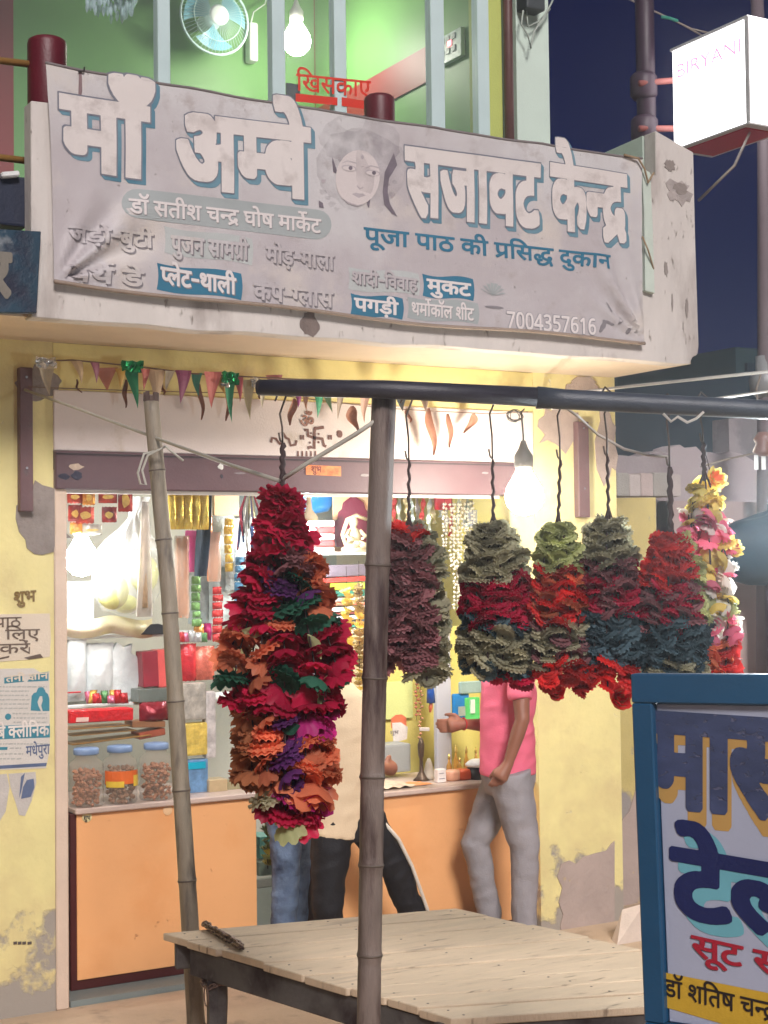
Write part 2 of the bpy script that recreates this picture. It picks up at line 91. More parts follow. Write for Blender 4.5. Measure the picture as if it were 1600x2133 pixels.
'60':'587,551 0,-551 -81,0 0,266 -19,-5 -20,-4 -19,-3 -20,-2 -23,-1 -25,0 -28,1 -30,2 -30,4 -30,6 -26,6 -24,7 -14,-8 -15,-8 -16,-8 29,-35 32,-36 36,-36 37,-36 39,-35 40,-33 -54,-54 -37,33 -35,33 -34,33 -31,33 -29,31 -27,30 -24,28 -20,25 -16,22 -13,19 -9,17 -5,13 -5,18 -1,17 4,18 11,18 12,9 16,6 21,2 23,-3 21,-8 11,-9 12,-11 10,-12 13,14 9,16 7,18 4,20 2,20 1,20 -1,28 -4,26 -5,22 -6,17 -201,0 0,71 691,0 0,-71|369,322 25,0 24,2 22,2 22,3 22,5 22,5 0,212 -225,0 7,-19 5,-21 4,-25 1,-28 -1,-27 -3,-24 -6,-22 -7,-20 -9,-17 -10,-15 35,-6 36,-4',
'185':'208,551 0,-317 -3,-23 -9,-18 -16,-11 -20,-4 -17,2 -18,7 -19,12 -17,15 -15,17 -14,19 -11,20 -6,19 -2,19 3,21 10,16 12,8 16,4 20,2 25,0 0,192 -127,0 0,71 296,0 0,-71',
'61':'321,69 23,8 19,10 17,11 13,14 7,16 3,20 -3,24 -10,19 -16,17 -23,11 -32,8 -39,2 -42,-3 -36,-10 -28,-16 -20,-21 -12,-25 -4,-30 1,-20 4,-20 7,-20 10,-20 16,-22 20,-22 28,-26 35,-30 43,-33 -54,-53 -56,46 -47,45 -37,42 -28,43 -16,46 -6,50 2,24 5,23 9,21 11,18 14,17 16,15 -12,13 -11,15 -10,16 -7,18 -5,20 -1,22 3,26 7,22 12,18 15,15 16,10 18,8 18,7 21,4 24,2 26,1 132,0 0,86 -361,0 0,71 546,0 0,-71 -104,0 0,-157 -212,0 -26,-1 -18,-2 -12,-4 -10,-6 -11,-15 -4,-19 3,-19 7,-16 11,-15 13,-13 32,9 34,5 35,2 43,-2 38,-7 31,-12 27,-15 21,-19 16,-21 12,-22 7,-24 2,-25 -4,-36 -11,-32 -19,-28 -26,-23 -33,-18 -40,-14',
'66':'170,551 0,-551 -81,0 0,551 -89,0 0,71 273,0 0,-71',
'67':'89,551 -89,0 0,71 80,0 -8,15 -6,16 -6,16 -4,17 -2,19 -1,19 6,49 20,41 32,35 43,26 52,16 60,5 90,-8 84,-26 76,-42 69,-57 63,-68 56,-80 -84,0 -105,116 -113,70 -119,23 -43,-3 -37,-10 -29,-17 -22,-22 -14,-26 -4,-32 1,-19 3,-18 6,-15 6,-15 7,-13 8,-12 108,0 0,-71 -103,0 0,-551 -81,0',
'68':'-185,615 -10,23 -9,22 -7,22 -5,22 -3,22 -1,22 5,41 14,35 23,30 32,24 39,13 46,5 38,-3 33,-10 29,-15 25,-23 23,-30 21,-37 19,-44 18,-52 18,-60 110,0 0,-71 -103,0 0,-551 -81,0 0,551 -89,0 0,71 87,0 -19,63 -19,51 -21,40 -23,27 -28,17 -34,5 -25,-3 -20,-8 -16,-14 -12,-18 -7,-22 -2,-27 1,-22 3,-20 6,-19 7,-19 8,-19 9,-19',
'69':'-248,-12 36,13 38,7 38,3 46,-4 39,-13 31,-22 24,-28 13,-34 5,-39 -5,-38 -16,-34 -25,-28 -36,-22 -44,-13 -53,-4 -62,5 -56,15 -49,26 -46,34 -44,41 -41,47 61,43 26,-30 24,-26 24,-23 24,-19 25,-15 25,-12 28,-8 29,-4 32,-2 59,8 35,25 12,41 -3,20 -8,16 -14,13 -17,9 -18,5 -20,2 -26,-1 -23,-4 -21,-7 -21,-10',
'70':'-63,-245 -17,-6 -18,-6 -18,-5 -19,-3 -19,-2 -19,-1 -46,4 -40,14 -31,22 -24,28 -14,35 -5,39 5,36 15,32 26,29 34,22 42,14 49,4 48,-3 44,-9 39,-16 36,-21 33,-24 30,-28 28,-32 25,-32 24,-35 -62,-39 -36,51 -37,42 -37,34 -39,24 -43,15 -47,5 -31,-2 -26,-7 -20,-10 -14,-15 -9,-17 -3,-20 3,-23 8,-17 14,-13 17,-8 19,-5 20,-2 26,1 22,5 21,6 21,9',
'202':'0,622 373,0 0,-71 -373,0|204,298 0,-54 -4,-24 -10,-18 -16,-10 -21,-4 -16,2 -17,7 -18,12 -17,15 -15,17 -14,19 -11,20 -6,19 -2,19 3,21 10,16 12,8 16,4 20,2 287,0 0,-71',
'75':'-169,615 -14,49 -14,41 -13,35 -15,27 -15,21 -16,16 -18,11 -19,6 -22,2 -21,-1 -18,-4 -16,-4 -15,-5 -24,73 27,8 31,4 33,2 34,-3 32,-8 28,-15 25,-20 24,-30 21,-36 21,-47 20,-56 19,-66',
'203':'160,551 0,-182 0,-25 1,-22 2,-18 4,-22 5,-16 8,-14 10,-12 18,-13 25,-7 30,-3 27,2 25,7 25,11 22,14 20,15 18,16 36,-68 -27,-18 -27,-16 -28,-14 -29,-11 -34,-7 -37,-2 -26,2 -24,4 -22,8 -21,9 -18,12 -15,13 -15,19 -13,21 -9,24 -7,27 -4,33 -1,40 0,193 -79,0 0,71 322,0 0,-71',
'77':'170,551 0,-551 -81,0 0,551 -89,0 0,71 273,0 0,-71|298,863 -19,-60 -25,-47 -32,-34 -39,-24 -43,-13 -49,-5 -46,5 -42,15 -38,24 -34,36 -29,46 -25,57 71,24 18,-43 20,-34 22,-27 24,-19 29,-11 33,-4 35,4 28,12 21,21 18,27 14,35 12,41',
'207':'207,321 221,0 0,-71 -221,0 0,-37 -2,-20 -4,-16 -9,-11 -15,-11 -18,-4 -19,3 -21,10 -14,9 -13,10 -12,13 -11,13 -10,14 -9,14 -8,21 -3,20 3,17 10,13 19,10 29,3 26,0 0,230 -126,0 0,71 364,0 0,-71 -157,0',
'79':'170,551 0,-551 -81,0 0,551 -89,0 0,71 273,0 0,-71|90,615 -14,49 -14,41 -14,35 -14,27 -15,21 -16,16 -18,11 -19,6 -22,2 -21,-1 -18,-4 -16,-4 -15,-5 -24,73 27,8 31,4 33,2 34,-3 32,-8 27,-15 26,-20 24,-30 22,-36 20,-47 20,-56 19,-66',
'84':'502,816 4,19 10,17 17,10 19,4 19,-4 16,-10 11,-17 4,-19 -4,-19 -11,-17 -16,-10 -19,-4 -19,4 -17,10 -10,17|759,833 -19,-61 -25,-47 -33,-35 -38,-23 -43,-13 -48,-5 -46,5 -42,15 -38,25 -34,35 -29,46 -25,58 69,23 18,-43 20,-35 22,-27 25,-19 29,-12 33,-4 35,4 29,13 23,21 17,28 15,35 12,41|470,218 -5,-43 -15,-34 -26,-27 -32,-19 -38,-11 -42,-4 -55,7 -51,21 -47,36 -44,52 -44,71 -42,89 71,26 29,-66 31,-56 33,-46 35,-34 37,-20 40,-7 24,2 20,6 18,9 13,15 8,18 3,24 -2,24 -7,22 -12,20 -14,19 -18,18 -20,17 -18,-3 -20,-2 -20,-1 -5,70 41,4 32,8 24,12 15,16 10,20 3,23 -3,22 -7,17 -14,13 -16,9 -18,5 -20,2 -24,-1 -22,-3 -21,-6 -20,-7 -22,-9 -22,-11 -25,69 19,9 21,9 24,8 27,7 29,4 32,1 48,-4 40,-13 32,-22 23,-28 13,-33 5,-37 -2,-26 -6,-24 -11,-22 -14,-20 -18,-18 -23,-15 16,-12 15,-8 14,-4 16,-2 19,3 17,9 11,9 11,14 12,17 30,47 23,34 24,26 23,20 25,13 30,8 34,3 25,-2 24,-6 24,-11 22,-14 19,-20 17,-24 12,-28 8,-35 2,-39 -5,-50 -16,-43 -27,-36 -35,-27 -42,-16 -50,-5 -29,2 -27,6 -24,9 -22,13 -22,15 -22,18 49,53 15,-13 16,-11 15,-9 16,-7 18,-4 20,-1 23,3 21,9 20,14 15,21 10,27 3,33 -2,32 -8,26 -12,21 -15,16 -18,9 -21,3 -18,-2 -16,-6 -14,-9 -14,-14 -14,-19 -16,-25 -27,-44 -15,-23 -17,-20 -19,-17 -21,-13 -25,-7 -29,-3 7,-19 5,-18',
'215':'369,322 29,1 27,1 17,2 18,3 18,3 8,-72 -25,-4 -26,-3 -27,-1 -28,-1 -28,1 -30,2 -30,4 -30,6 -26,6 -24,7 -14,-8 -15,-8 -16,-8 29,-35 32,-36 36,-36 37,-36 39,-35 40,-33 -54,-54 -37,33 -35,33 -34,33 -31,33 -29,31 -27,30 -24,28 -20,25 -16,22 -13,19 -9,17 -5,13 -5,18 -1,17 4,18 11,18 12,9 16,6 21,2 23,-3 21,-8 11,-9 12,-11 10,-12 13,14 9,16 7,18 4,20 2,20 1,20 -1,28 -4,26 -5,22 -6,17 -201,0 0,71 403,0 0,-71 -122,0 7,-19 5,-21 4,-25 1,-28 -1,-27 -3,-24 -6,-22 -7,-20 -9,-17 -10,-15 35,-6 36,-4',
'96':'358,222 -19,-1 -20,-2 -19,-4 -19,-5 -17,-6 -16,-7 -30,20 -26,22 -23,24 -18,27 -10,29 -4,33 3,26 7,22 12,18 15,15 16,10 18,8 20,7 23,4 26,2 31,1 93,0 0,86 -401,0 0,71 592,0 0,-71 -110,0 0,-157 -184,0 -26,-1 -18,-2 -12,-4 -10,-6 -11,-15 -4,-19 3,-22 11,-19 15,-15 15,-14 32,9 33,6 36,2 47,-4 41,-13 35,-21 27,-28 17,-34 5,-40 -5,-42 -17,-37 -27,-31 -38,-25 -50,-14 -60,-5 -63,5 -59,15 -53,24 -50,32 -46,38 -41,44 61,49 38,-41 39,-34 39,-26 42,-18 45,-10 48,-4 64,9 39,26 13,43 -3,21 -8,18 -14,13 -18,10 -24,6|257,-134 4,22 13,19 17,13 21,4 21,-4 18,-13 12,-19 4,-22 -4,-23 -12,-19 -18,-12 -21,-4 -21,4 -17,12 -13,19',
'808':'238,-10 -33,1 -32,3 -31,6 -29,7 -26,10 -23,12 0,84 16,-9 17,-9 19,-7 21,-7 21,-5 22,-4 21,-4 20,-1 19,-1 48,4 40,12 32,21 25,29 14,39 5,48 -5,43 -14,36 -24,28 -33,21 -42,12 -50,4 -18,0 -20,-2 -22,-3 -20,-2 -18,-3 -15,-3 -44,28 27,336 337,0 0,-81 -260,0 -19,-205 19,4 25,3 18,2 20,1 20,0 42,-3 39,-7 35,-14 32,-18 28,-23 22,-29 17,-33 11,-39 3,-43 -7,-69 -22,-59 -37,-47 -51,-36 -63,-21',
'-':'40,280 340,0 0,70 -340,0',
'809':'288,-10 -42,4 -39,11 -37,19 -33,27 -28,34 -23,43 -17,51 -11,59 -3,67 1,41 2,41 4,40 7,39 9,38 12,36 15,35 18,31 22,30 25,25 30,22 34,17 39,14 45,7 49,3 20,0 23,-2 23,-3 18,-4 0,-76 -18,5 -21,4 -21,2 -21,1 -41,-3 -37,-7 -30,-13 -27,-17 -22,-21 -19,-24 -14,-28 -12,-31 -9,-33 -6,-35 -5,-37 -2,-38 21,22 19,20 22,17 26,13 32,8 36,3 57,-6 49,-19 42,-32 30,-42 19,-54 6,-64 -7,-69 -19,-58 -33,-49 -43,-35 -53,-22|287,65 37,4 32,14 26,22 21,32 12,41 4,52 -4,42 -10,36 -18,30 -25,21 -32,14 -40,4 -28,-2 -26,-7 -23,-10 -20,-15 -17,-16 -14,-19 -10,-19 -6,-21 -2,-21 2,-29 5,-28 9,-28 12,-26 16,-24 20,-20 23,-15 26,-9',
}
WORD = {
'maa':(857,[('50',0, 0),('66',598, 0),('5',857, 0)]),
'ambe':(1685,[('9',0, 0),('207',764, 0),('48',1114, 0),('75',1685, 0)]),
'sajavat':(2737,[('60',0, 0),('32',676, 0),('66',1418, 0),('57',1677, 0),('35',2233, 0)]),
'kendra':(1640,[('25',0, 0),('75',541, 0),('202',762, 0),('271',1120, 0)]),
'doctor':(9124,[('37',0, 0),('77',577, 0),('60',1096, 0),('40',1772, 0),('68',2342, 0),('58',2601, 0),('30',3541, 0),('202',4175, 0),('271',4533, 0),('28',5313, 0),('79',5904, 0),('59',6163, 0),('50',7001, 0),('66',7599, 0),('25',7858, 0),('75',8399, 0),('181',8399, 0),('35',8620, 0)]),
'puja':(9432,[('46',0, 0),('70',568, 0),('32',568, 0),('66',1310, 0),('46',1829, 0),('66',2397, 0),('36',2656, 0),('25',3501, 0),('68',4263, 0),('274',4782, 0),('67',5350, 0),('60',5609, 0),('531',6285, 0),('42',7336, 0),('69',7902, 0),('25',7856, 0),('66',8618, 0),('44',8877, 0)]),
'jadi':(3332,[('32',0, 0),('96',742, 0),('68',1319, 0),('-',1578, 0),('48',1998, 0),('69',2569, 0),('35',2569, 0),('68',3073, 0)]),
'pujan':(4480,[('46',0, 0),('69',568, 0),('32',568, 0),('44',1310, 0),('60',2125, 0),('66',2801, 0),('50',3060, 0),('256',3658, 0),('68',4221, 0)]),
'mod':(3648,[('50',0, 0),('79',598, 0),('96',857, 0),('-',1434, 0),('50',1854, 0),('66',2452, 0),('54',2711, 0),('66',3389, 0)]),
'birth':(2050,[('48',0, 0),('41',571, 0),('181',1213, 0),('37',1473, 0),('75',2044, 0)]),
'plate':(3748,[('203',0, 0),('54',308, 0),('75',986, 0),('35',986, 0),('-',1490, 0),('41',1910, 0),('66',2552, 0),('54',2811, 0),('68',3489, 0)]),
'cup':(3644,[('25',0, 0),('46',762, 0),('-',1330, 0),('185',1750, 0),('54',2031, 0),('66',2709, 0),('60',2968, 0)]),
'shadi':(4299,[('58',0, 0),('66',680, 0),('42',939, 0),('68',1459, 0),('-',1718, 0),('67',2138, 0),('57',2397, 0),('57',2953, 0),('66',3509, 0),('61',3768, 0)]),
'mukat':(1864,[('50',0, 0),('69',598, 0),('25',598, 0),('35',1360, 0)]),
'pagri':(1967,[('46',0, 0),('27',568, 0),('96',1131, 0),('68',1708, 0)]),
'thermo':(4901,[('41',0, 0),('50',642, 0),('79',1240, 0),('181',1499, 0),('25',1499, 0),('77',2261, 0),('54',2520, 0),('58',3458, 0),('68',4138, 0),('35',4397, 0)]),
'mas':(2159,[('50',0, 0),('66',598, 0),('215',857, 0),('35',1246, 0),('52',1750, 0)]),
'tel':(1591,[('35',0, 0),('75',460, 0),('54',504, 0),('52',1182, 0)]),
'suit':(2397,[('60',0, 0),('70',676, 0),('35',676, 0),('215',1440, 0),('46',1829, 0),('75',2397, 0)]),
'shatish':(6643,[('37',0, 0),('77',577, 0),('58',1096, 0),('67',1776, 0),('40',2035, 0),('59',2605, 0),('30',3443, 0),('202',4077, 0),('271',4435, 0),('28',5215, 0),('79',5806, 0),('59',6065, 0)]),
'khis':(3327,[('67',0, 0),('26',259, 0),('60',1077, 0),('25',1753, 0),('66',2515, 0),('19',2774, 0)]),
'path':(3401,[('46',0, 0),('70',568, 0),('32',568, 0),('66',1310, 0),('-',1569, 0),('46',1989, 0),('66',2557, 0),('36',2816, 0)]),
'liye':(5127,[('60',0, 0),('66',676, 0),('50',935, 0),('256',1533, 0),('68',2096, 0),('25',2615, 0),('75',3156, 0),('67',3637, 0),('54',3896, 0),('19',4574, 0)]),
'karen':(3787,[('60',0, 0),('207',676, 0),('46',1026, 0),('25',1594, 0),('181',2135, 0),('25',2616, 0),('52',3378, 0),('75',3787, 0),('6',3787, 0)]),
'tani':(3099,[('40',0, 0),('44',570, 0),('68',1125, 0),('180',1644, 0),('66',2285, 0),('44',2544, 0)]),
'clinic':(4975,[('54',0, 0),('207',678, 0),('48',1028, 0),('75',1599, 0),('183',1859, 0),('54',2462, 0),('68',3140, 0),('67',3399, 0),('44',3658, 0),('25',4213, 0)]),
'madh':(2449,[('50',0, 0),('43',598, 0),('75',1213, 0),('46',1213, 0),('69',1781, 0),('52',1781, 0),('66',2190, 0)]),
'shubh':(1383,[('58',0, 0),('69',680, 0),('49',680, 0)]),
'num':(5510,[('810',0, 0),('803',551, 0),('803',1102, 0),('807',1653, 0),('806',2204, 0),('808',2755, 0),('810',3306, 0),('809',3857, 0),('804',4408, 0),('809',4959, 0)]),
'om':(902,[('84',0, 0)]),
'six':(551,[('809',0, 0)]),
}
# ------------------------------------------------------------------ materials
def lin(c):
    return tuple(((v/255)/12.92 if v/255 <= .04045 else ((v/255+.055)/1.055)**2.4) for v in c)+(1,)
_m = {}
def mat(name, c=(200, 200, 200), rough=.6, var=.15, scale=6, bump=.15, bscale=90, metal=0, c2=None, emit=0, alpha=1, stretch=(1, 1, 1), spec=.5, trans=0, patch=None):
    if name in _m: return _m[name]
    m = bpy.data.materials.new(name); m.use_nodes = True; nt = m.node_tree; N = nt.nodes; L = nt.links
    b = N['Principled BSDF']; b.inputs['Roughness'].default_value = rough; b.inputs['Metallic'].default_value = metal
    b.inputs['Specular IOR Level'].default_value = spec
    tc = N.new('ShaderNodeTexCoord'); mp = N.new('ShaderNodeMapping'); L.new(tc.outputs['Object'], mp.inputs[0]); mp.inputs['Scale'].default_value = stretch
    base = lin(c)
    nz = N.new('ShaderNodeTexNoise'); nz.inputs['Scale'].default_value = scale; nz.inputs['Detail'].default_value = 6; nz.inputs['Roughness'].default_value = .65
    L.new(mp.outputs[0], nz.inputs[0])
    rp = N.new('ShaderNodeValToRGB'); L.new(nz.outputs[0], rp.inputs[0])
    rp.color_ramp.elements[0].position = .3; rp.color_ramp.elements[1].position = .7
    lo = lin(c2) if c2 else tuple(v*(1-var) for v in base[:3])+(1,)
    hi = base if c2 else tuple(min(1, v*(1+var)) for v in base[:3])+(1,)
    rp.color_ramp.elements[0].color = lo; rp.color_ramp.elements[1].color = hi
    out = rp.outputs[0]; masks = []
    if patch:                                # list of (colour, noise scale, threshold, softness, low z, high z) wear patches
        for pc, ps, th, sf, z0, z1 in patch:
            n2 = N.new('ShaderNodeTexNoise'); n2.inputs['Scale'].default_value = ps; n2.inputs['Detail'].default_value = 8; n2.inputs['Roughness'].default_value = .6
            L.new(mp.outputs[0], n2.inputs[0]); src = n2.outputs[0]
            if z0 is not None:
                sp = N.new('ShaderNodeSeparateXYZ'); L.new(tc.outputs['Object'], sp.inputs[0])
                mr = N.new('ShaderNodeMapRange'); mr.inputs[1].default_value = z0; mr.inputs[2].default_value = z1
                mr.inputs[3].default_value = .45; mr.inputs[4].default_value = -.45; L.new(sp.outputs[2], mr.inputs[0])
                ad = N.new('ShaderNodeMath'); ad.operation = 'ADD'; L.new(src, ad.inputs[0]); L.new(mr.outputs[0], ad.inputs[1]); src = ad.outputs[0]
            r2 = N.new('ShaderNodeMapRange'); r2.inputs[1].default_value = th-sf; r2.inputs[2].default_value = th+sf; L.new(src, r2.inputs[0])
            mx = N.new('ShaderNodeMix'); mx.data_type = 'RGBA'; L.new(r2.outputs[0], mx.inputs[0]); L.new(out, mx.inputs[6]); mx.inputs[7].default_value = lin(pc); out = mx.outputs[2]
            if sf <= .06: masks.append(r2.outputs[0])
    L.new(out, b.inputs['Base Color'])
    if bump:
        n3 = N.new('ShaderNodeTexNoise'); n3.inputs['Scale'].default_value = bscale; n3.inputs['Detail'].default_value = 5; L.new(mp.outputs[0], n3.inputs[0])
        bp = N.new('ShaderNodeBump'); bp.inputs['Strength'].default_value = bump; bp.inputs['Distance'].default_value = .01
        L.new(n3.outputs[0], bp.inputs['Height']); nrm = bp.outputs[0]
        for mk_ in masks:                    # flaked areas sit a little deeper than the paint around them
            b2 = N.new('ShaderNodeBump'); b2.invert = True; b2.inputs['Strength'].default_value = .7; b2.inputs['Distance'].default_value = .006
            L.new(mk_, b2.inputs['Height']); L.new(nrm, b2.inputs['Normal']); nrm = b2.outputs[0]
        L.new(nrm, b.inputs['Normal'])
    if emit:
        b.inputs['Emission Color'].default_value = base; b.inputs['Emission Strength'].default_value = emit
    if trans:                                # thin see-through sheet: mixed with a transparent shader
        tr = N.new('ShaderNodeBsdfTransparent'); tr.inputs[0].default_value = (.97, .98, 1, 1); ms = N.new('ShaderNodeMixShader'); ms.inputs[0].default_value = trans
        L.new(b.outputs[0], ms.inputs[1]); L.new(tr.outputs[0], ms.inputs[2]); L.new(ms.outputs[0], N['Material Output'].inputs[0])
    _m[name] = m; return m
def glow(name, c, s):
    m = bpy.data.materials.new(name); m.use_nodes = True; b = m.node_tree.nodes['Principled BSDF']
    b.inputs['Base Color'].default_value = (.8, .8, .8, 1); b.inputs['Emission Color'].default_value = c+(1,); b.inputs['Emission Strength'].default_value = s; return m
def petal_material():
    m = bpy.data.materials.new('petal_cloth'); m.use_nodes = True; nt = m.node_tree; N = nt.nodes; L = nt.links
    oi = N.new('ShaderNodeObjectInfo'); df = N.new('ShaderNodeBsdfDiffuse'); tl = N.new('ShaderNodeBsdfTranslucent'); gl = N.new('ShaderNodeBsdfGlossy')
    gl.inputs['Roughness'].default_value = .45; gl.inputs[0].default_value = (1, 1, 1, 1)
    hs = N.new('ShaderNodeHueSaturation'); mr = N.new('ShaderNodeMapRange'); mr.inputs[3].default_value = .7; mr.inputs[4].default_value = 1.35
    L.new(oi.outputs['Random'], mr.inputs[0]); L.new(mr.outputs[0], hs.inputs['Value']); L.new(oi.outputs['Color'], hs.inputs['Color'])
    L.new(hs.outputs[0], df.inputs[0]); L.new(hs.outputs[0], tl.inputs[0])
    a = N.new('ShaderNodeMixShader'); a.inputs[0].default_value = .5; L.new(df.outputs[0], a.inputs[1]); L.new(tl.outputs[0], a.inputs[2])
    b = N.new('ShaderNodeMixShader'); b.inputs[0].default_value = .012; L.new(a.outputs[0], b.inputs[1]); L.new(gl.outputs[0], b.inputs[2])
    L.new(b.outputs[0], N['Material Output'].inputs[0]); N.remove(N['Principled BSDF']); return m
# ------------------------------------------------------------------ mesh builder
class M:
    def __init__(s): s.v = []; s.f = []
    def add(s, V, F):
        n = len(s.v); s.v += [tuple(p) for p in V]; s.f += [tuple(i+n for i in f) for f in F]; return s
    def box(s, x0, x1, y0, y1, z0, z1):
        V = [(x, y, z) for x in (x0, x1) for y in (y0, y1) for z in (z0, z1)]
        return s.add(V, [(0, 1, 3, 2), (4, 6, 7, 5), (0, 4, 5, 1), (2, 3, 7, 6), (0, 2, 6, 4), (1, 5, 7, 3)])
    def obox(s, c, ax, ay, az):              # oriented box: centre and three half-axis vectors
        c = Vector(c); V = [c+ax*i+ay*j+az*k for i in (-1, 1) for j in (-1, 1) for k in (-1, 1)]
        return s.add(V, [(0, 1, 3, 2), (4, 6, 7, 5), (0, 4, 5, 1), (2, 3, 7, 6), (0, 2, 6, 4), (1, 5, 7, 3)])
    def tube(s, pts, r, n=8, caps=True, ry=None):
        pts = [Vector(p) for p in pts]; R = r if isinstance(r, (list, tuple)) else [r]*len(pts)
        RY = ry if ry else R
        t0 = (pts[1]-pts[0]).normalized(); u = t0.orthogonal().normalized() if ry is None else (Vector((1, 0, 0))-t0*t0.x).normalized()
        V = []
        for i, p in enumerate(pts):
            t = (pts[min(i+1, len(pts)-1)]-pts[max(i-1, 0)]).normalized(); u = (u-t*u.dot(t)).normalized(); w = t.cross(u)
            for k in range(n):
                a = 2*math.pi*k/n; V.append(p+u*(R[i]*math.cos(a))+w*(RY[i]*math.sin(a)))
        Fc = [(i*n+k, i*n+(k+1) % n, (i+1)*n+(k+1) % n, (i+1)*n+k) for i in range(len(pts)-1) for k in range(n)]
        if caps: Fc += [tuple(range(n))[::-1], tuple((len(pts)-1)*n+k for k in range(n))]
        return s.add(V, Fc)
    def lathe(s, c, prof, n=16, squash=1):   # prof: (radius, height) from c upward
        V = []; c = Vector(c)
        for r, h in prof:
            for k in range(n):
                a = 2*math.pi*k/n; V.append(c+Vector((r*math.cos(a), r*squash*math.sin(a), h)))
        Fc = [(i*n+k, i*n+(k+1) % n, (i+1)*n+(k+1) % n, (i+1)*n+k) for i in range(len(prof)-1) for k in range(n)]
        Fc += [tuple(range(n))[::-1], tuple((len(prof)-1)*n+k for k in range(n))]
        return s.add(V, Fc)
    def poly(s, P2, y0, y1):                 # outline in XZ extruded in Y
        n = len(P2); V = [(x, y0, z) for x, z in P2]+[(x, y1, z) for x, z in P2]
        return s.add(V, [tuple(range(n)), tuple(range(2*n-1, n-1, -1))]+[(i, i+n, (i+1) % n+n, (i+1) % n) for i in range(n)])
    def grid(s, fn, nu, nv):
        V = [fn(i/nu, j/nv) for j in range(nv+1) for i in range(nu+1)]
        return s.add(V, [(j*(nu+1)+i, j*(nu+1)+i+1, (j+1)*(nu+1)+i+1, (j+1)*(nu+1)+i) for j in range(nv) for i in range(nu)])
    def mesh(s, name, m, smooth=False, bevel=0, fix=True):
        me = bpy.data.meshes.new(name); me.from_pydata(s.v, [], s.f); me.update()
        bm = bmesh.new(); bm.from_mesh(me)
        if fix: bmesh.ops.recalc_face_normals(bm, faces=bm.faces)
        if bevel: bmesh.ops.bevel(bm, geom=list(bm.edges), offset=bevel, segments=2 if bevel > .006 else 1, profile=.6, affect='EDGES', clamp_overlap=True)
        bm.to_mesh(me); bm.free()
        if m: me.materials.append(m)
        if smooth:
            for p in me.polygons: p.use_smooth = True
        return me
    def build(s, name, m, parent=None, smooth=False, bevel=0, label=None, kind=None):
        return link(name, s.mesh(name, m, smooth, bevel), parent, label, kind)
def link(name, me, parent=None, label=None, kind=None):
    o = bpy.data.objects.new(name, me); COL.objects.link(o)
    if parent is not None:
        o.parent = parent
        if parent.type == 'EMPTY' and 'wp' in parent: o.location = -Vector(parent['wp'])
    if label: o['label'] = label
    if kind: o['kind'] = kind
    return o
def thing(name, label, cat, loc=(0, 0, 0), group=None):
    o = bpy.data.objects.new(name, None); COL.objects.link(o); o.empty_display_size = .05
    o.location = Vector(loc); o['wp'] = tuple(loc); o['label'] = label; o['category'] = cat
    if group: o['group'] = group
    return o
def tag(o, label, cat, group=None):
    o['label'] = label; o['category'] = cat
    if group: o['group'] = group
    return o
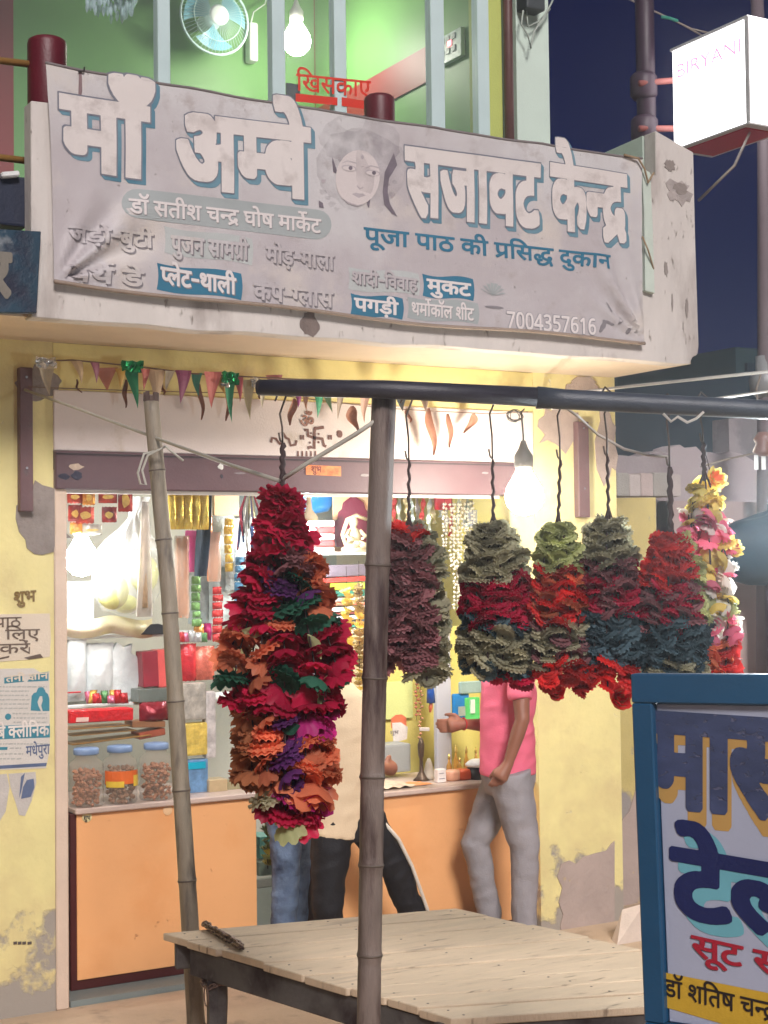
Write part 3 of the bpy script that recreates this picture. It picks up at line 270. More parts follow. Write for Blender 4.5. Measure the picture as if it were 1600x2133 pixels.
# ------------------------------------------------------------------ lettering: each word drawn as one merged flat outline, thickened like brush or block print
import numpy as np
def glyph_pts(g):
    out = []
    for c in GLYPH[g].split('|'):
        pts = []; x = y = 0
        for t in c.split(' '):
            a, b = t.split(','); x += int(a); y += int(b); pts.append((x, y))
        out.append(pts)
    return out
_wc = {}
def word_shape(word, off, square, smear):
    """outlines of a word (in em) thickened by off and smeared along a vector"""
    key = (word, round(off, 3), square, tuple(round(v, 3) for v in smear) if smear else None)
    if key in _wc: return _wc[key]
    W, G = WORD[word]; U = 5.0 if off > .015 or W < 3000 else 4.0
    PADX = 60; x0 = -PADX*U; y0 = -340.0; nx = int((W+2*PADX*U)/U)+60; ny = int((1060+340)/U)
    img = np.zeros((ny, nx), bool)
    for g, gx, gy in G:
        par = np.zeros((ny, nx+1), np.int32)
        for c in glyph_pts(g):
            n = len(c)
            for k in range(n):
                (xa, ya), (xb, yb) = c[k], c[(k+1) % n]
                xa, xb = (xa+gx-x0)/U, (xb+gx-x0)/U; ya, yb = (ya+gy-y0)/U, (yb+gy-y0)/U
                if ya == yb: continue
                lo, hi = (ya, yb) if ya < yb else (yb, ya)
                r = np.arange(max(0, math.ceil(lo-.5)), min(ny, math.ceil(hi-.5)))
                if len(r) == 0: continue
                xs = xa+(r+.5-ya)*(xb-xa)/(yb-ya); ci = np.clip(np.ceil(xs-.5).astype(int), 0, nx); np.add.at(par, (r, ci), 1)
        img |= (np.cumsum(par, 1)[:, :nx] % 2).astype(bool)
    def sh(a, dx, dy):
        b = np.zeros_like(a); H, Wd = a.shape
        b[max(0, dy):H+min(0, dy), max(0, dx):Wd+min(0, dx)] = a[max(0, -dy):H+min(0, -dy), max(0, -dx):Wd+min(0, -dx)]; return b
    for i in range(int(round(off*1000/U))):
        c = img | sh(img, 1, 0) | sh(img, -1, 0) | sh(img, 0, 1) | sh(img, 0, -1)
        if square or i % 2: c |= sh(img, 1, 1) | sh(img, -1, 1) | sh(img, 1, -1) | sh(img, -1, -1)
        img = c
    if smear:
        n = max(1, int(math.hypot(*smear)*1000/U)); acc = img.copy()
        for i in range(1, n+1): acc |= sh(img, int(round(smear[0]*1000/U*i/n)), int(round(smear[1]*1000/U*i/n)))
        img = acc
    f = img.astype(np.float32)
    for _ in range(1 if square else 2):
        p = np.pad(f, 1); f = (p[:-2, 1:-1]+p[2:, 1:-1]+p[1:-1, :-2]+p[1:-1, 2:]+2*p[1:-1, 1:-1])/6
    b = f > .5
    s4 = b[:-1, :-1].astype(int)+2*b[:-1, 1:]+4*b[1:, 1:]+8*b[1:, :-1]
    nxt = {}
    T = {1: [(3, 0)], 2: [(0, 1)], 3: [(3, 1)], 4: [(1, 2)], 5: [(3, 0), (1, 2)], 6: [(0, 2)], 7: [(3, 2)], 8: [(2, 3)], 9: [(2, 0)], 10: [(0, 1), (2, 3)], 11: [(2, 1)], 12: [(1, 3)], 13: [(1, 0)], 14: [(0, 3)]}
    def pt(i, j, e):
        if e == 0: k = ('h', i, j); a, c = f[j, i], f[j, i+1]; q = (i+(.5-a)/(c-a), j)
        elif e == 2: k = ('h', i, j+1); a, c = f[j+1, i], f[j+1, i+1]; q = (i+(.5-a)/(c-a), j+1)
        elif e == 3: k = ('v', i, j); a, c = f[j, i], f[j+1, i]; q = (i, j+(.5-a)/(c-a))
        else: k = ('v', i+1, j); a, c = f[j, i+1], f[j+1, i+1]; q = (i+1, j+(.5-a)/(c-a))
        return k, q
    Q = {}
    for j, i in zip(*np.nonzero((s4 > 0) & (s4 < 15))):
        i, j = int(i), int(j)
        for e0, e1 in T[int(s4[j, i])]:
            k0, q0 = pt(i, j, e0); k1, q1 = pt(i, j, e1); Q[k0] = q0; Q[k1] = q1; nxt[k0] = k1
    loops = []; seen = set()
    for k in list(nxt):
        if k in seen: continue
        lp = []; c = k
        while c in nxt and c not in seen: seen.add(c); lp.append(Q[c]); c = nxt[c]
        if len(lp) > 6: loops.append(lp)
    def dp(p, eps):
        if len(p) < 3: return p
        a, b_ = p[0], p[-1]; dx, dy = b_[0]-a[0], b_[1]-a[1]; L = math.hypot(dx, dy)
        m = 0; mi = 0
        for i in range(1, len(p)-1):
            d = abs((p[i][0]-a[0])*dy-(p[i][1]-a[1])*dx)/L if L > 1e-9 else math.hypot(p[i][0]-a[0], p[i][1]-a[1])
            if d > m: m = d; mi = i
        if m <= eps: return [a, b_]
        return dp(p[:mi+1], eps)[:-1]+dp(p[mi:], eps)
    out = []
    for lp in loops:
        h = len(lp)//2; q = dp(lp[:h+1], .35)[:-1]+dp(lp[h:]+[lp[0]], .35)[:-1]
        if len(q) >= 3: out.append([((x+.5)*U/1000+x0/1000, (y+.5)*U/1000+y0/1000) for x, y in q])
    from mathutils.geometry import delaunay_2d_cdt
    vs, es = [], []
    for q in out:
        n0 = len(vs); vs += [Vector(p) for p in q]; es += [(n0+k, n0+(k+1) % len(q)) for k in range(len(q))]
    V2, _, F2, _, _, _ = delaunay_2d_cdt(vs, es, [], 0, 1e-7)
    keep = []
    for t in F2:
        c = (V2[t[0]]+V2[t[1]]+V2[t[2]])/3; i = int(round((c.x*1000-x0)/U-.5)); j = int(round((c.y*1000-y0)/U-.5))
        if 0 <= i < nx and 0 <= j < ny and f[j, i] > .5: keep.append(tuple(t))
    r = ([(v.x, v.y) for v in V2], keep); _wc[key] = r; return r
def text(word, a, b, h, n, m, name, parent, off=0, lift=.002, warp=None, shift=(0, 0), sub=0, up=None, label=None, cut=None, square=False, smear=None):
    """a, b: world points at the two ends of the base line; h: height of the head line; n: outward normal"""
    W, G = WORD[word]; a = Vector(a); b = Vector(b); n = Vector(n)
    ex = (b-a)/(W/1000); ez = (Vector(up) if up else Vector((0, 0, 1)))*(h/.622)
    sm = (smear[0]/ex.length, smear[1]/ez.length) if smear else None
    V, Fc = word_shape(word, off, square, sm)
    mb = M().add([a+ex*x+ez*y+ex.normalized()*shift[0]+ez.normalized()*shift[1]+n*lift for x, y in V], Fc)
    me = mb.mesh(name, m, fix=False)
    if sub:
        bm = bmesh.new(); bm.from_mesh(me)
        for _ in range(4):
            E = [e for e in bm.edges if e.calc_length() > sub]
            if E: bmesh.ops.subdivide_edges(bm, edges=E, cuts=1); bmesh.ops.triangulate(bm, faces=bm.faces)
        bm.to_mesh(me); bm.free()
    if warp:
        for v in me.vertices: v.co = warp(v.co)
    return link(name, me, parent, label)
# ------------------------------------------------------------------ ground
yellow = mat('yellow_wall_paint', (228, 216, 152), .75, .08, 3, .25, 40, patch=[((208, 190, 138), 2.2, .60, .12, None, 0), ((158, 150, 140), 3.2, .5, .03, -.35, .95), ((176, 160, 140), 5, .74, .03, None, 0), ((226, 220, 196), 7, .70, .02, None, 0), ((140, 126, 104), 24, .76, .03, None, 0)])
yellow_top = mat('yellow_upper_paint', (226, 212, 142), .75, .08, 3, .2, 40, patch=[((196, 172, 120), 2.5, .62, .1, None, 0)])
cement = mat('bare_cement', (142, 132, 126), .9, .2, 9, .6, 50)
whitew = mat('old_whitewash', (206, 199, 193), .8, .08, 4, .35, 30, patch=[((166, 156, 150), 3.0, .60, .08, None, 0), ((120, 110, 106), 11, .70, .03, None, 0), ((140, 128, 120), 26, .68, .05, None, 0)], stretch=(1.3, 1.3, .45))
soffitm = mat('cream_soffit', (214, 196, 174), .8, .07, 3, .2, 30)
dirt = mat('trodden_ground', (196, 172, 146), .95, .14, 2.5, .5, 25, patch=[((160, 140, 120), 5, .62, .08, None, 0)])
M().box(-14, 34, -7, 40, -.4, 0).build('ground', dirt, kind='structure')
# ------------------------------------------------------------------ shop building
bld = thing('shop_building', 'yellow painted two storey shop building with an open front and a concrete balcony', 'building', (2, YW, 0))
def X_(px, y=1400, v=YW): return PY(px, y, v).x
def Z_(px, py, v=YW): return PY(px, py, v).z
XL, XR = X_(140), PY(1118, 1300, YW).x         # opening
ZB = 2.48; ZBT = Z_(600, 952); ZHT = 2.96      # bottom bar, top of bar, top of cover
M().box(-.6, X_(113), YW, YW+.25, 0, ZS).build('wall', yellow, bld)
M().box(XR, XC, YW, YW+.25, 0, ZS).build('wall', yellow, bld)
M().box(X_(113)+.002, XR-.002, YW, YW+.25, ZB+.3, ZS-.002).build('lintel', yellow_top, bld)
M().box(X_(113)+.002, XL, YW-.01, YW+.28, 0, ZB+.1).build('door_jamb', mat('pale_pink_jamb', (214, 192, 172), .7, .06, 6, .2), bld, bevel=.006)
M().box(XC-.25, XC, YW+.252, 10.2, 0, ZS).build('side_wall', yellow, bld)
# balcony: slab, front edge, parapet, return
slab = M().box(-.6, XC-.005, YB+.06, YW+.9, ZS, ZS+.12); slab.build('balcony_slab', soffitm, bld)
XP = PY(1452, 500, YB).x
zt = PY(1450, 318, YB).z
def edge_noise(x): return .012*math.sin(x*13)+.008*math.sin(x*31+1)
front = [(X_(66, 620, YB), ZS-.005), (X_(66, 620, YB)+.01, PY(90, 590, YB).z)]
fx = [front[0][0]+(XP-.16-front[0][0])*i/14 for i in range(15)]
P2 = [(fx[0], ZS-.01)]+[(x, ZS-.012+.4*edge_noise(x)) for x in fx[1:]]+[(XP-.07, ZS-.01), (XP-.045, ZS+.03), (XP-.01, ZS+.045), (XP, ZS+.09), (XP-.01, 3.9), (XP-.012, zt), (PY(1366, 272, YB).x, PY(1366, 272, YB).z), (PY(1366, 330, YB).x, 4.2), (fx[0], 4.12)]
M().poly(P2, YB, YB+.1).build('parapet', whitew, bld, bevel=.004)
p1 = PY(1364, 272, YB); p2 = P(1232, 309, 'Y', YB+.9)
mb = M(); x0 = p1.x+.0
V = [(x0, YB+.102, ZS+.1), (x0, YB+1.15, ZS+.1), (x0, YB+1.15, p1.z-.04), (x0, YB+.102, p1.z), (XP-.01, YB+.102, ZS+.1), (XP-.01, YB+1.15, ZS+.1), (XP-.01, YB+1.15, zt-.03), (XP-.01, YB+.102, zt)]
mb.add(V, [(0, 1, 2, 3), (4, 7, 6, 5), (0, 3, 7, 4), (1, 5, 6, 2), (3, 2, 6, 7), (0, 4, 5, 1)]); mb.build('parapet', mat('pale_green_plaster', (190, 205, 192), .7, .06, 4, .2), bld, bevel=.004)
# wear and old fixings on the end of the parapet
def blob(cx, cz, rx, rz, n=18, seed=0, jag=.3):
    R = random.Random(seed); return [(cx+rx*math.cos(2*math.pi*k/n)*(1+R.uniform(-jag, jag)), cz+rz*math.sin(2*math.pi*k/n)*(1+R.uniform(-jag, jag))) for k in range(n)]
def patch(px, py, w, h, y, m, seed, name='plaster_patch', t=.004):
    c = PY(px, py, y); M().poly(blob(c.x, c.z, w, h, 20, seed), y-t, y-.0005).build(name, m, bld)
patch(1395, 345, .035, .035, YB, cement, 1); patch(1412, 400, .085, .065, YB, mat('smudged_cement', (168, 158, 154), .9, .2, 14, .5), 2)
patch(1418, 392, .05, .03, YB-.003, cement, 3, t=.003); patch(1387, 560, .012, .04, YB, cement, 4); patch(1430, 640, .01, .05, YB, cement, 5); patch(1400, 630, .006, .045, YB, cement, 12)
patch(645, 676, .045, .06, YB, mat('dark_damp_stain', (120, 106, 100), .9, .2, 20, .4), 6, t=.003)
patch(85, 800, .1, .085, YW, cement, 7); patch(88, 1080, .14, .16, YW, cement, 8, t=.006)
patch(1215, 815, .13, .09, YW, mat('pink_grey_plaster', (176, 158, 148), .9, .15, 10, .5), 9, t=.01); patch(1165, 890, .14, .13, YW, mat('pink_grey_plaster'), 10, t=.007)
patch(1262, 920, .07, .24, YW, mat('pink_grey_plaster'), 13, t=.006)
M().poly([(PY(x, y, YW).x, PY(x, y, YW).z) for x, y in ((1174, 1958), (1166, 1930), (1172, 1905), (1163, 1880), (1170, 1850), (1160, 1826), (1168, 1800), (1185, 1792), (1200, 1800), (1212, 1786), (1236, 1778), (1262, 1772), (1272, 1758), (1279, 1752), (1279, 1945))], YW-.007, YW-.0005).build('plaster_patch', mat('lilac_bare_plaster', (172, 156, 148), .9, .12, 4, .5, 30, patch=[((206, 184, 130), 6, .66, .03, None, 0)]), bld)
# vertical metal channels beside the opening
chan = mat('brown_channel_paint', (104, 76, 78), .55, .12, 10, .15, patch=[((70, 80, 82), 5, .68, .05, None, 0)])
for x0_, x1_, y0_, y1_ in ((36, 62, 768, 1066), (1196, 1216, 880, 1078)):
    a = PY(x0_, y1_, YW); b = PY(x1_, y0_, YW)
    t = thing('shutter_channel', 'brown painted metal channel on the yellow wall, near the opening, %s' % ('upper left' if x0_ < 100 else 'upper right'), 'metal channel', (a.x, YW, a.z))
    M().box(a.x, b.x, YW-.05, YW-.001, a.z, b.z).build('channel', chan, t, bevel=.004)
    for zz in (.3, .93): M().lathe((0, 0, 0), [(.006, 0), (.006, .004)], 8).build('screw_head', mat('steel', (170, 170, 175), .35, metal=.9), t).matrix_local = Matrix.Translation(Vector(((b.x-a.x)/2, -.052, (b.z-a.z)*zz))) @ Matrix.Rotation(math.pi/2, 4, 'X')
# upper storey
green = mat('green_room_paint', (112, 160, 94), .5, .05, 2, .08)
Yr = P(655, 100, 'X', XC-.35).y
up = thing('upper_storey', 'green walled upper room behind a glazed front over the balcony', 'building', (3, YU, ZS))
M().box(-2, XC-.35, Yr, Yr+.15, ZS, 8).build('back_wall', green, up)
M().box(XC-.35, XC-.31, YU+.04, Yr-.003, ZS, 8).build('side_wall', green, up)
M().box(-2, XC-.36, YU+.1, Yr-.003, ZS+.121, ZS+.14).build('room_floor', mat('grey_floor', (150, 150, 145), .5), up)
M().box(-2, XC-.003, YU-.6, Yr+.2, 7.6, 7.75).build('ceiling', mat('white_ceiling', (220, 222, 215), .7), up)
redp = mat('maroon_stripe_paint', (140, 52, 50), .5, .06, 3, .05)
a = P(655, 30, 'Y', Yr); M().box(a.x-.0, XC-.352, Yr-.012, Yr-.002, ZS, 7.59).build('wall_stripe', redp, up)
c0 = P(700, 232, 'X', XC-.35); c1 = P(895, 140, 'X', XC-.35)
M().box(XC-.364, XC-.353, P(896, 140, 'X', XC-.36).y, Yr-.02, (c0.z+c1.z)/2-.12, (c0.z+c1.z)/2+.12).build('wall_stripe', redp, up)
a = P(-20, 100, 'Y', Yr); b = P(27, 100, 'Y', Yr); M().box(a.x, b.x, Yr-.012, Yr-.002, ZS, 6.2).build('wall_stripe', redp, up)
alu = mat('pale_blue_frame', (204, 224, 224), .35, .05, 4, .05)
for x0_, x1_ in ((186-380, -170), (325, 351), (563, 590), (692, 717), (893, 921), (990, 1014)):
    M().box(PY(x0_, 120, YU).x, PY(x1_, 120, YU).x, YU-.03, YU+.04, ZS+.12, 7.59).build('mullion', alu, up, bevel=.004)
glassm = mat('window_glass', (230, 240, 240), .05, 0, 1, 0, trans=.955)
xs_ = [PY(v, 120, YU).x for v in (-182, 338, 576, 704, 907, 1002)]
for i in range(5): M().box(xs_[i]+.03, xs_[i+1]-.03, YU, YU+.006, ZS+.13, 7.58).build('glass_pane', glassm, up)
M().box(PY(1014, 120, YU).x+.002, PY(1042, 120, YU).x, YU-.02, YU+.2, ZS+.12, 7.59).build('wall_strip', mat('yellow_green_paint', (190, 200, 110), .6, .05), up)
M().box(PY(1068, 120, YU).x, XC, YU-.04, YU+.2, ZS+.12, 7.59).build('corner_wall', mat('mint_white_plaster', (205, 222, 210), .6, .04, 3, .1), up)
M().box(XC-.006, XC, YU+.203, Yr+.2, ZS+.12, 7.59).build('outer_wall', mat('mint_white_plaster'), up)
M().box(-2, XC-.36, YU-.04, YU+.05, ZS+.121, ZS+.35).build('sill_wall', green, up)
a = PY(1055, 100, YU-.05)
tag(M().tube([(a.x, YU-.07, ZS+.13), (a.x, YU-.07, 7.55)], .03, 10).build('rain_pipe', mat('brown_pipe', (92, 58, 54), .5), smooth=True), 'brown vertical pipe running up beside the mint white corner of the upper wall', 'pipe')
# printed red notice on the glass
red = mat('red_sticker', (220, 52, 32), .5, .03, bump=0)
st = thing('red_window_sticker', 'red lettering and red strips stuck on the upper window glass', 'sticker', PY(690, 200, YU-.032))
a = PY(617, 188, YU-.035); b = PY(772, 203, YU-.035)
text('khis', a, b, .095, (0, -1, 0), red, 'lettering', st, off=.012)
for x0_, x1_, y0_, y1_ in ((616, 703, 190, 215), (712, 768, 198, 224)):
    c = [PY(x0_, y0_, YU-.034), PY(x1_, y0_+9, YU-.034), PY(x1_, y1_, YU-.034), PY(x0_, y1_-8, YU-.034)]
    M().poly([(p.x, p.z-.012) for p in c], YU-.0342, YU-.033).build('strip', red, st)
# balcony posts, rails
post = mat('maroon_post_paint', (92, 20, 34), .45, .15, 5, .15)
ypost = YB+.24
for k, (px, ty, r) in enumerate(((98, 82, .088), (790, 200, .078))):
    c = PY(px, ty, ypost); t = thing('balcony_post', ('thick round maroon post at the left end of the cloth banner', 'round maroon post top sticking up behind the middle of the cloth banner')[k], 'post', (c.x, ypost, ZS+.12), 'round balcony posts')
    H_ = c.z-ZS-.12
    M().lathe((c.x, ypost, ZS+.12), [(r, 0), (r, H_-.03), (r*.96, H_-.01), (r*.8, H_)], 24).build('shaft', post, t, smooth=True)
ral = mat('ochre_rail_paint', (150, 112, 60), .5, .15, 8, .1)
for ya, yb_ in ((128, 137), (330, 339)):
    a = PY(-300, ya-38, ypost); b = PY(90, yb_, ypost)
    tag(M().tube([a, b], .016, 10).build('balcony_rail', ral, smooth=True), 'thin ochre balcony rail left of the maroon post, %s of the two' % ('upper' if ya < 200 else 'lower'), 'rail', 'balcony rails')
# old signboards left on the balcony
t = thing('old_signboard', 'faded dark blue signboard with pale letters hung at the left end of the balcony', 'signboard', PY(40, 600, YB-.02))
bluem = mat('faded_blue_board', (22, 56, 76), .6, .3, 4, .2, patch=[((160, 160, 160), 4, .62, .08, None, 0), ((20, 26, 50), 3, .6, .05, None, 0)])
a = PY(-220, 470, YB); b = PY(79, 486, YB); c = PY(70, 655, YB)
M().poly([(a.x, a.z), (b.x, b.z), (c.x, c.z), (a.x, PY(-220, 650, YB).z)], YB-.045, YB-.01).build('board', bluem, t, bevel=.003)
text('mas', PY(-190, 596, YB-.046), PY(20, 615, YB-.046), .17, (0, -1, 0), mat('cream_letter_paint', (120, 114, 104), .6), 'lettering', t, off=.05)
tag(M().box(PY(-220, 500, YB).x, PY(57, 420, YB+.1).x, YB+.1, YB+.2, ZS+.4, PY(30, 366, YB+.1).z).build('dark_board', mat('dark_navy_board', (26, 34, 56), .5, .2, 4), bevel=.01), 'dark navy board standing behind the balcony rail left of the thick maroon post', 'board')
tag(M().obox(PY(20, 364, YB+.08), Vector((.04, 0, .008)), Vector((0, .02, 0)), Vector((-.002, 0, .012))).build('white_packet', mat('white_plastic', (220, 222, 220), .4), bevel=.006), 'small white plastic packet lying on top of the dark navy board', 'packet')

# ------------------------------------------------------------------ cloth banner
YN = YB-.035
TL, TR, BL, BR = (PY(*q, YN) for q in ((95, 131), (1338, 330), (112, 588), (1343, 714)))
def fold(p):
    x, y, z = p; d = 0
    for cx, cz, a0, sgn in ((BL.x, BL.z, .72, 1), (BR.x, BR.z, 2.2, -1)):
        dx, dz = x-cx, z-cz; r = math.hypot(dx, dz)+1e-6; a = math.atan2(dz, dx)-a0
        w = math.exp(-(a/.42)**2)*min(1, r/.10)*math.exp(-(r/.42)**2)
        d += .040*w*math.cos(a*(13 if sgn > 0 else 15))
    u = (x-TL.x)/(TR.x-TL.x)
    d += .004*math.sin(x*2.3+1)*math.sin((z-BL.z)*4)+.0035*math.sin(x*17+z*4)*math.exp(-((z-4.27)/.12)**2)
    d += .003*math.sin((x*1.2+z)*9)*math.exp(-((x-BL.x)/.5)**2)+.002*math.sin(z*22+x*2.2)*math.sin(x*1.9)
    return Vector((x, y-d, z))
def banner_pt(u, v):
    a = TL.lerp(TR, u); b = BL.lerp(BR, u); sag = -.012*math.sin(math.pi*u)-.006*abs(math.sin(math.pi*u*5))
    p = a.lerp(b, v); p.z += sag*(1-v)+(-.02*math.sin(math.pi*u)-.008*math.sin(u*14))*v
    p.x += .01*math.sin(v*math.pi)*(1 if u < .5 else -1)*abs(u-.5)*2
    return fold(p)
cloth = mat('faded_white_flex', (202, 199, 199), .5, .05, 2.2, .12, 120, patch=[((182, 174, 176), 1.6, .60, .14, 2.6, 6.2), ((170, 160, 158), 9, .66, .10, None, 0), ((150, 140, 138), 40, .72, .05, None, 0), ((210, 200, 190), 2.4, .63, .1, None, 0)])
ban = thing('cloth_banner', 'long faded white shop banner with pale outlined Hindi lettering tied along the balcony front', 'banner', TL)
M().grid(banner_pt, 180, 64).build('cloth', cloth, ban, smooth=True)
hem = mat('brown_banner_hem', (150, 132, 118), .7, .15, 12, .2)
M().tube([banner_pt(i/60, 1.0)+Vector((0, -.004, .004)) for i in range(61)], .009, 6).build('hem', hem, ban, smooth=True)
M().tube([banner_pt(i/60, .0)+Vector((0, .002, 0)) for i in range(61)], .007, 6).build('hem', mat('grey_banner_hem', (120, 112, 112), .7), ban, smooth=True)
teal = mat('teal_print', (70, 118, 138), .6, .16, 3, 0, c2=(116, 150, 164)); tealdk = mat('deep_teal_print', (46, 112, 140), .6, .12, 3, 0)
line = mat('grey_outline_print', (118, 120, 132), .6, .15, bump=0); face = mat('pale_letter_print', (216, 208, 204), .5, .05, 2.2, 0, patch=[((182, 172, 168), 9, .64, .12, None, 0)])
greyp = mat('grey_print', (160, 166, 166), .6, .07, 3, 0); greyl = mat('light_grey_print', (180, 184, 182), .6, .1, 3, 0); shad = mat('soft_shadow_print', (130, 124, 128), .6, .15, 6, 0)
whitep = mat('white_print', (218, 210, 208), .55, .04, 2, 0)
BN = (0, -1, 0)
def bw(word, x0, y0, x1, y1, hp, layers, sub=0):
    a = PY(x0, y0, YN); b = PY(x1, y1, YN); h = PY(x0, y0-hp, YN).z-a.z
    for name, m, off, lift, sh, *rest in layers: text(word, a, b, h, BN, m, name, ban, off, lift, fold, sh, sub=sub or .05, square=bool(rest), smear=rest[0] if rest and rest[0] else None)
def headline(word, x0, y0, x1, y1, hp, off=.05):
    s = .019
    bw(word, x0, y0, x1, y1, hp, [('letter_shade', teal, off+.008, .0016, (0, 0), (s, -s)), ('letter_outline', line, off+.011, .0034, (0, 0), 0), ('lettering', face, off, .0048, (0, 0), 0)])
headline('maa', 131, 343, 303, 366, 140, .042)
headline('ambe', 368, 383, 640, 409, 142, .040)
headline('sajavat', 848, 440, 1122, 470, 128, .042)
headline('kendra', 1150, 470, 1303, 490, 124, .040)
def plate(pts, m, lift=.0015):
    c = [PY(x, y, YN) for x, y in pts]; cx = sum(p.x for p in c)/len(c); cz = sum(p.z for p in c)/len(c)
    mb = M(); n = len(c); rings = 8; V = []
    for r in range(rings+1):
        for p in c: V.append(fold((cx+(p.x-cx)*r/rings, YN-lift, cz+(p.z-cz)*r/rings)))
    F_ = [(r*n+k, r*n+(k+1) % n, (r+1)*n+(k+1) % n, (r+1)*n+k) for r in range(1, rings) for k in range(n)]
    F_.append(tuple(n+k for k in range(n))[::-1])
    mb.add(V[:], F_); mb.mesh  # centre ring collapsed
    me = mb.mesh('colour_panel', m, fix=False); link('colour_panel', me, ban)
def pill(x0, y0, x1, y1, r):
    L = math.hypot(x1-x0, y1-y0); ux, uy = (x1-x0)/L, (y1-y0)/L; nx, ny = -uy, ux
    q = lambda cx, cy, a: (cx+r*(math.cos(a)*ux+math.sin(a)*nx), cy+r*(math.cos(a)*uy+math.sin(a)*ny))
    out = [q(x0, y0, math.pi/2+math.pi*i/8) for i in range(9)]
    out += [q(x0+(x1-x0)*i/12, y0+(y1-y0)*i/12, -math.pi/2) for i in range(1, 12)]
    out += [q(x1, y1, -math.pi/2+math.pi*i/8) for i in range(9)]
    return out+[q(x1+(x0-x1)*i/12, y1+(y0-y1)*i/12, math.pi/2) for i in range(1, 12)]
plate(pill(284, 424, 659, 468, 31), greyp)
bw('doctor', 268, 444, 667, 486, 30, [('letter_shade', shad, .022, .0028, (.003, -.003)), ('lettering', whitep, .022, .004, (0, 0))])
bw('puja', 758, 505, 1272, 560, 31, [('lettering', tealdk, .022, .0028, (0, 0))])
emb = lambda off: [('letter_shade', shad, off, .003, (.007, -.007)), ('lettering', cloth, off, .006, (0, 0))]
def flag(x0, y0, x1, y1, h, m, w=4):
    N = 10; t = [(x0+(x1-x0)*i/N, y0+(y1-y0)*i/N+3*math.sin(i/N*2*math.pi)) for i in range(N+1)]
    b = [(x0+(x1-x0)*i/N, y0+h+(y1-y0)*i/N+3*math.sin(i/N*2*math.pi)) for i in range(N+1)]
    l = [(x0+3*math.sin(k/4*math.pi), y0+h-h*k/4) for k in range(1, 4)]; r = [(x1+3*math.sin(k/4*math.pi), y1+h*k/4) for k in range(1, 4)]
    plate(t+r+b[::-1]+l, m)
bw('jadi', 143, 500, 318, 516, 30, emb(.03), sub=.014)
flag(342, 471, 524, 498, 55, greyl); bw('pujan', 356, 524, 515, 541, 33, emb(.03))
bw('mod', 553, 545, 694, 562, 31, emb(.03))
bw('birth', 143, 583, 296, 597, 31, emb(.03), sub=.014)
flag(326, 548, 502, 570, 55, tealdk); bw('plate', 334, 590, 490, 613, 33, [('letter_shade', shad, .03, .0028, (.005, -.005)), ('lettering', whitep, .03, .0045, (0, 0))])
bw('cup', 528, 622, 692, 640, 32, emb(.03))
flag(725, 556, 872, 570, 46, greyl); bw('shadi', 731, 590, 868, 606, 25, emb(.025))
flag(880, 570, 986, 581, 46, tealdk); bw('mukat', 890, 607, 980, 617, 26, [('lettering', whitep, .03, .0035, (0, 0))])
flag(730, 611, 838, 622, 44, tealdk); bw('pagri', 738, 646, 828, 656, 25, [('lettering', whitep, .03, .0035, (0, 0))])
flag(848, 618, 995, 632, 44, greyp); bw('thermo', 856, 655, 986, 668, 25, [('letter_shade', shad, .022, .0026, (.003, -.003)), ('lettering', whitep, .022, .0035, (0, 0))])
bw('num', 1054, 682, 1242, 697, 29, [('letter_outline', line, .045, .0026, (0, 0)), ('lettering', whitep, .026, .004, (0, 0))])
# faded printed portrait: crown haze, hair, brows, eyes, garland edge
fm = mat('faded_portrait_grey', (168, 158, 162), .6, .2, 14, 0, c2=(190, 180, 182)); fd = mat('dark_hair_print', (112, 102, 112), .6, .2, 14, 0); fl = mat('pale_face_print', (206, 196, 194), .55, .02, 2, 0)
def bp(pts, m, lift, jag=0, seed=0, name='portrait_print'):
    R = random.Random(seed); c = [PY(x+R.uniform(-jag, jag), y+R.uniform(-jag, jag), YN-lift) for x, y in pts]
    mb = M(); mb.add([fold(p) for p in c], [tuple(range(len(c)))]); link(name, mb.mesh(name, m, fix=False), ban)
def ell(cx, cy, rx, ry, a=0, n=20): return [(cx+rx*math.cos(t)*math.cos(a)-ry*math.sin(t)*math.sin(a), cy+rx*math.cos(t)*math.sin(a)+ry*math.sin(t)*math.cos(a)) for t in [2*math.pi*k/n for k in range(n)]]
def halo_mat():
    m = bpy.data.materials.new('faded_crown_print'); m.use_nodes = True; nt = m.node_tree; N = nt.nodes; L = nt.links; b = N['Principled BSDF']; b.inputs['Roughness'].default_value = .6
    b.inputs['Base Color'].default_value = lin((148, 138, 146)); tc = N.new('ShaderNodeTexCoord'); nz = N.new('ShaderNodeTexNoise'); nz.inputs['Scale'].default_value = 13; nz.inputs['Detail'].default_value = 6
    L.new(tc.outputs['Object'], nz.inputs[0]); mr = N.new('ShaderNodeMapRange'); mr.inputs[1].default_value = .30; mr.inputs[2].default_value = .62; mr.inputs[3].default_value = .02; mr.inputs[4].default_value = .17; L.new(nz.outputs[0], mr.inputs[0]); L.new(mr.outputs[0], b.inputs['Alpha']); return m
hal = halo_mat()
bp(ell(752, 296, 84, 56, .12, 26), hal, .0016, 5, 1, 'crown_print'); bp(ell(752, 352, 96, 84, .1, 30), hal, .0019, 7, 3, 'crown_print')
bp([(822, 320), (828, 345), (812, 372), (806, 398), (812, 425), (828, 452), (818, 446), (802, 424), (796, 398), (800, 360)], fd, .0026, 2, 4, 'hair_print')
bp([(692, 326), (700, 352), (702, 362), (696, 358), (690, 336)], fd, .0026, 2, 5, 'hair_print'); bp([(764, 420), (772, 414), (770, 434), (766, 428)], fd, .0026, 1, 6, 'hair_print')
bp([(664, 418), (672, 424), (674, 434), (665, 432)], fd, .0026, 1, 7, 'hair_print'); bp([(670, 372), (680, 374), (676, 382), (668, 380)], fm, .0026, 1, 8, 'hair_print')
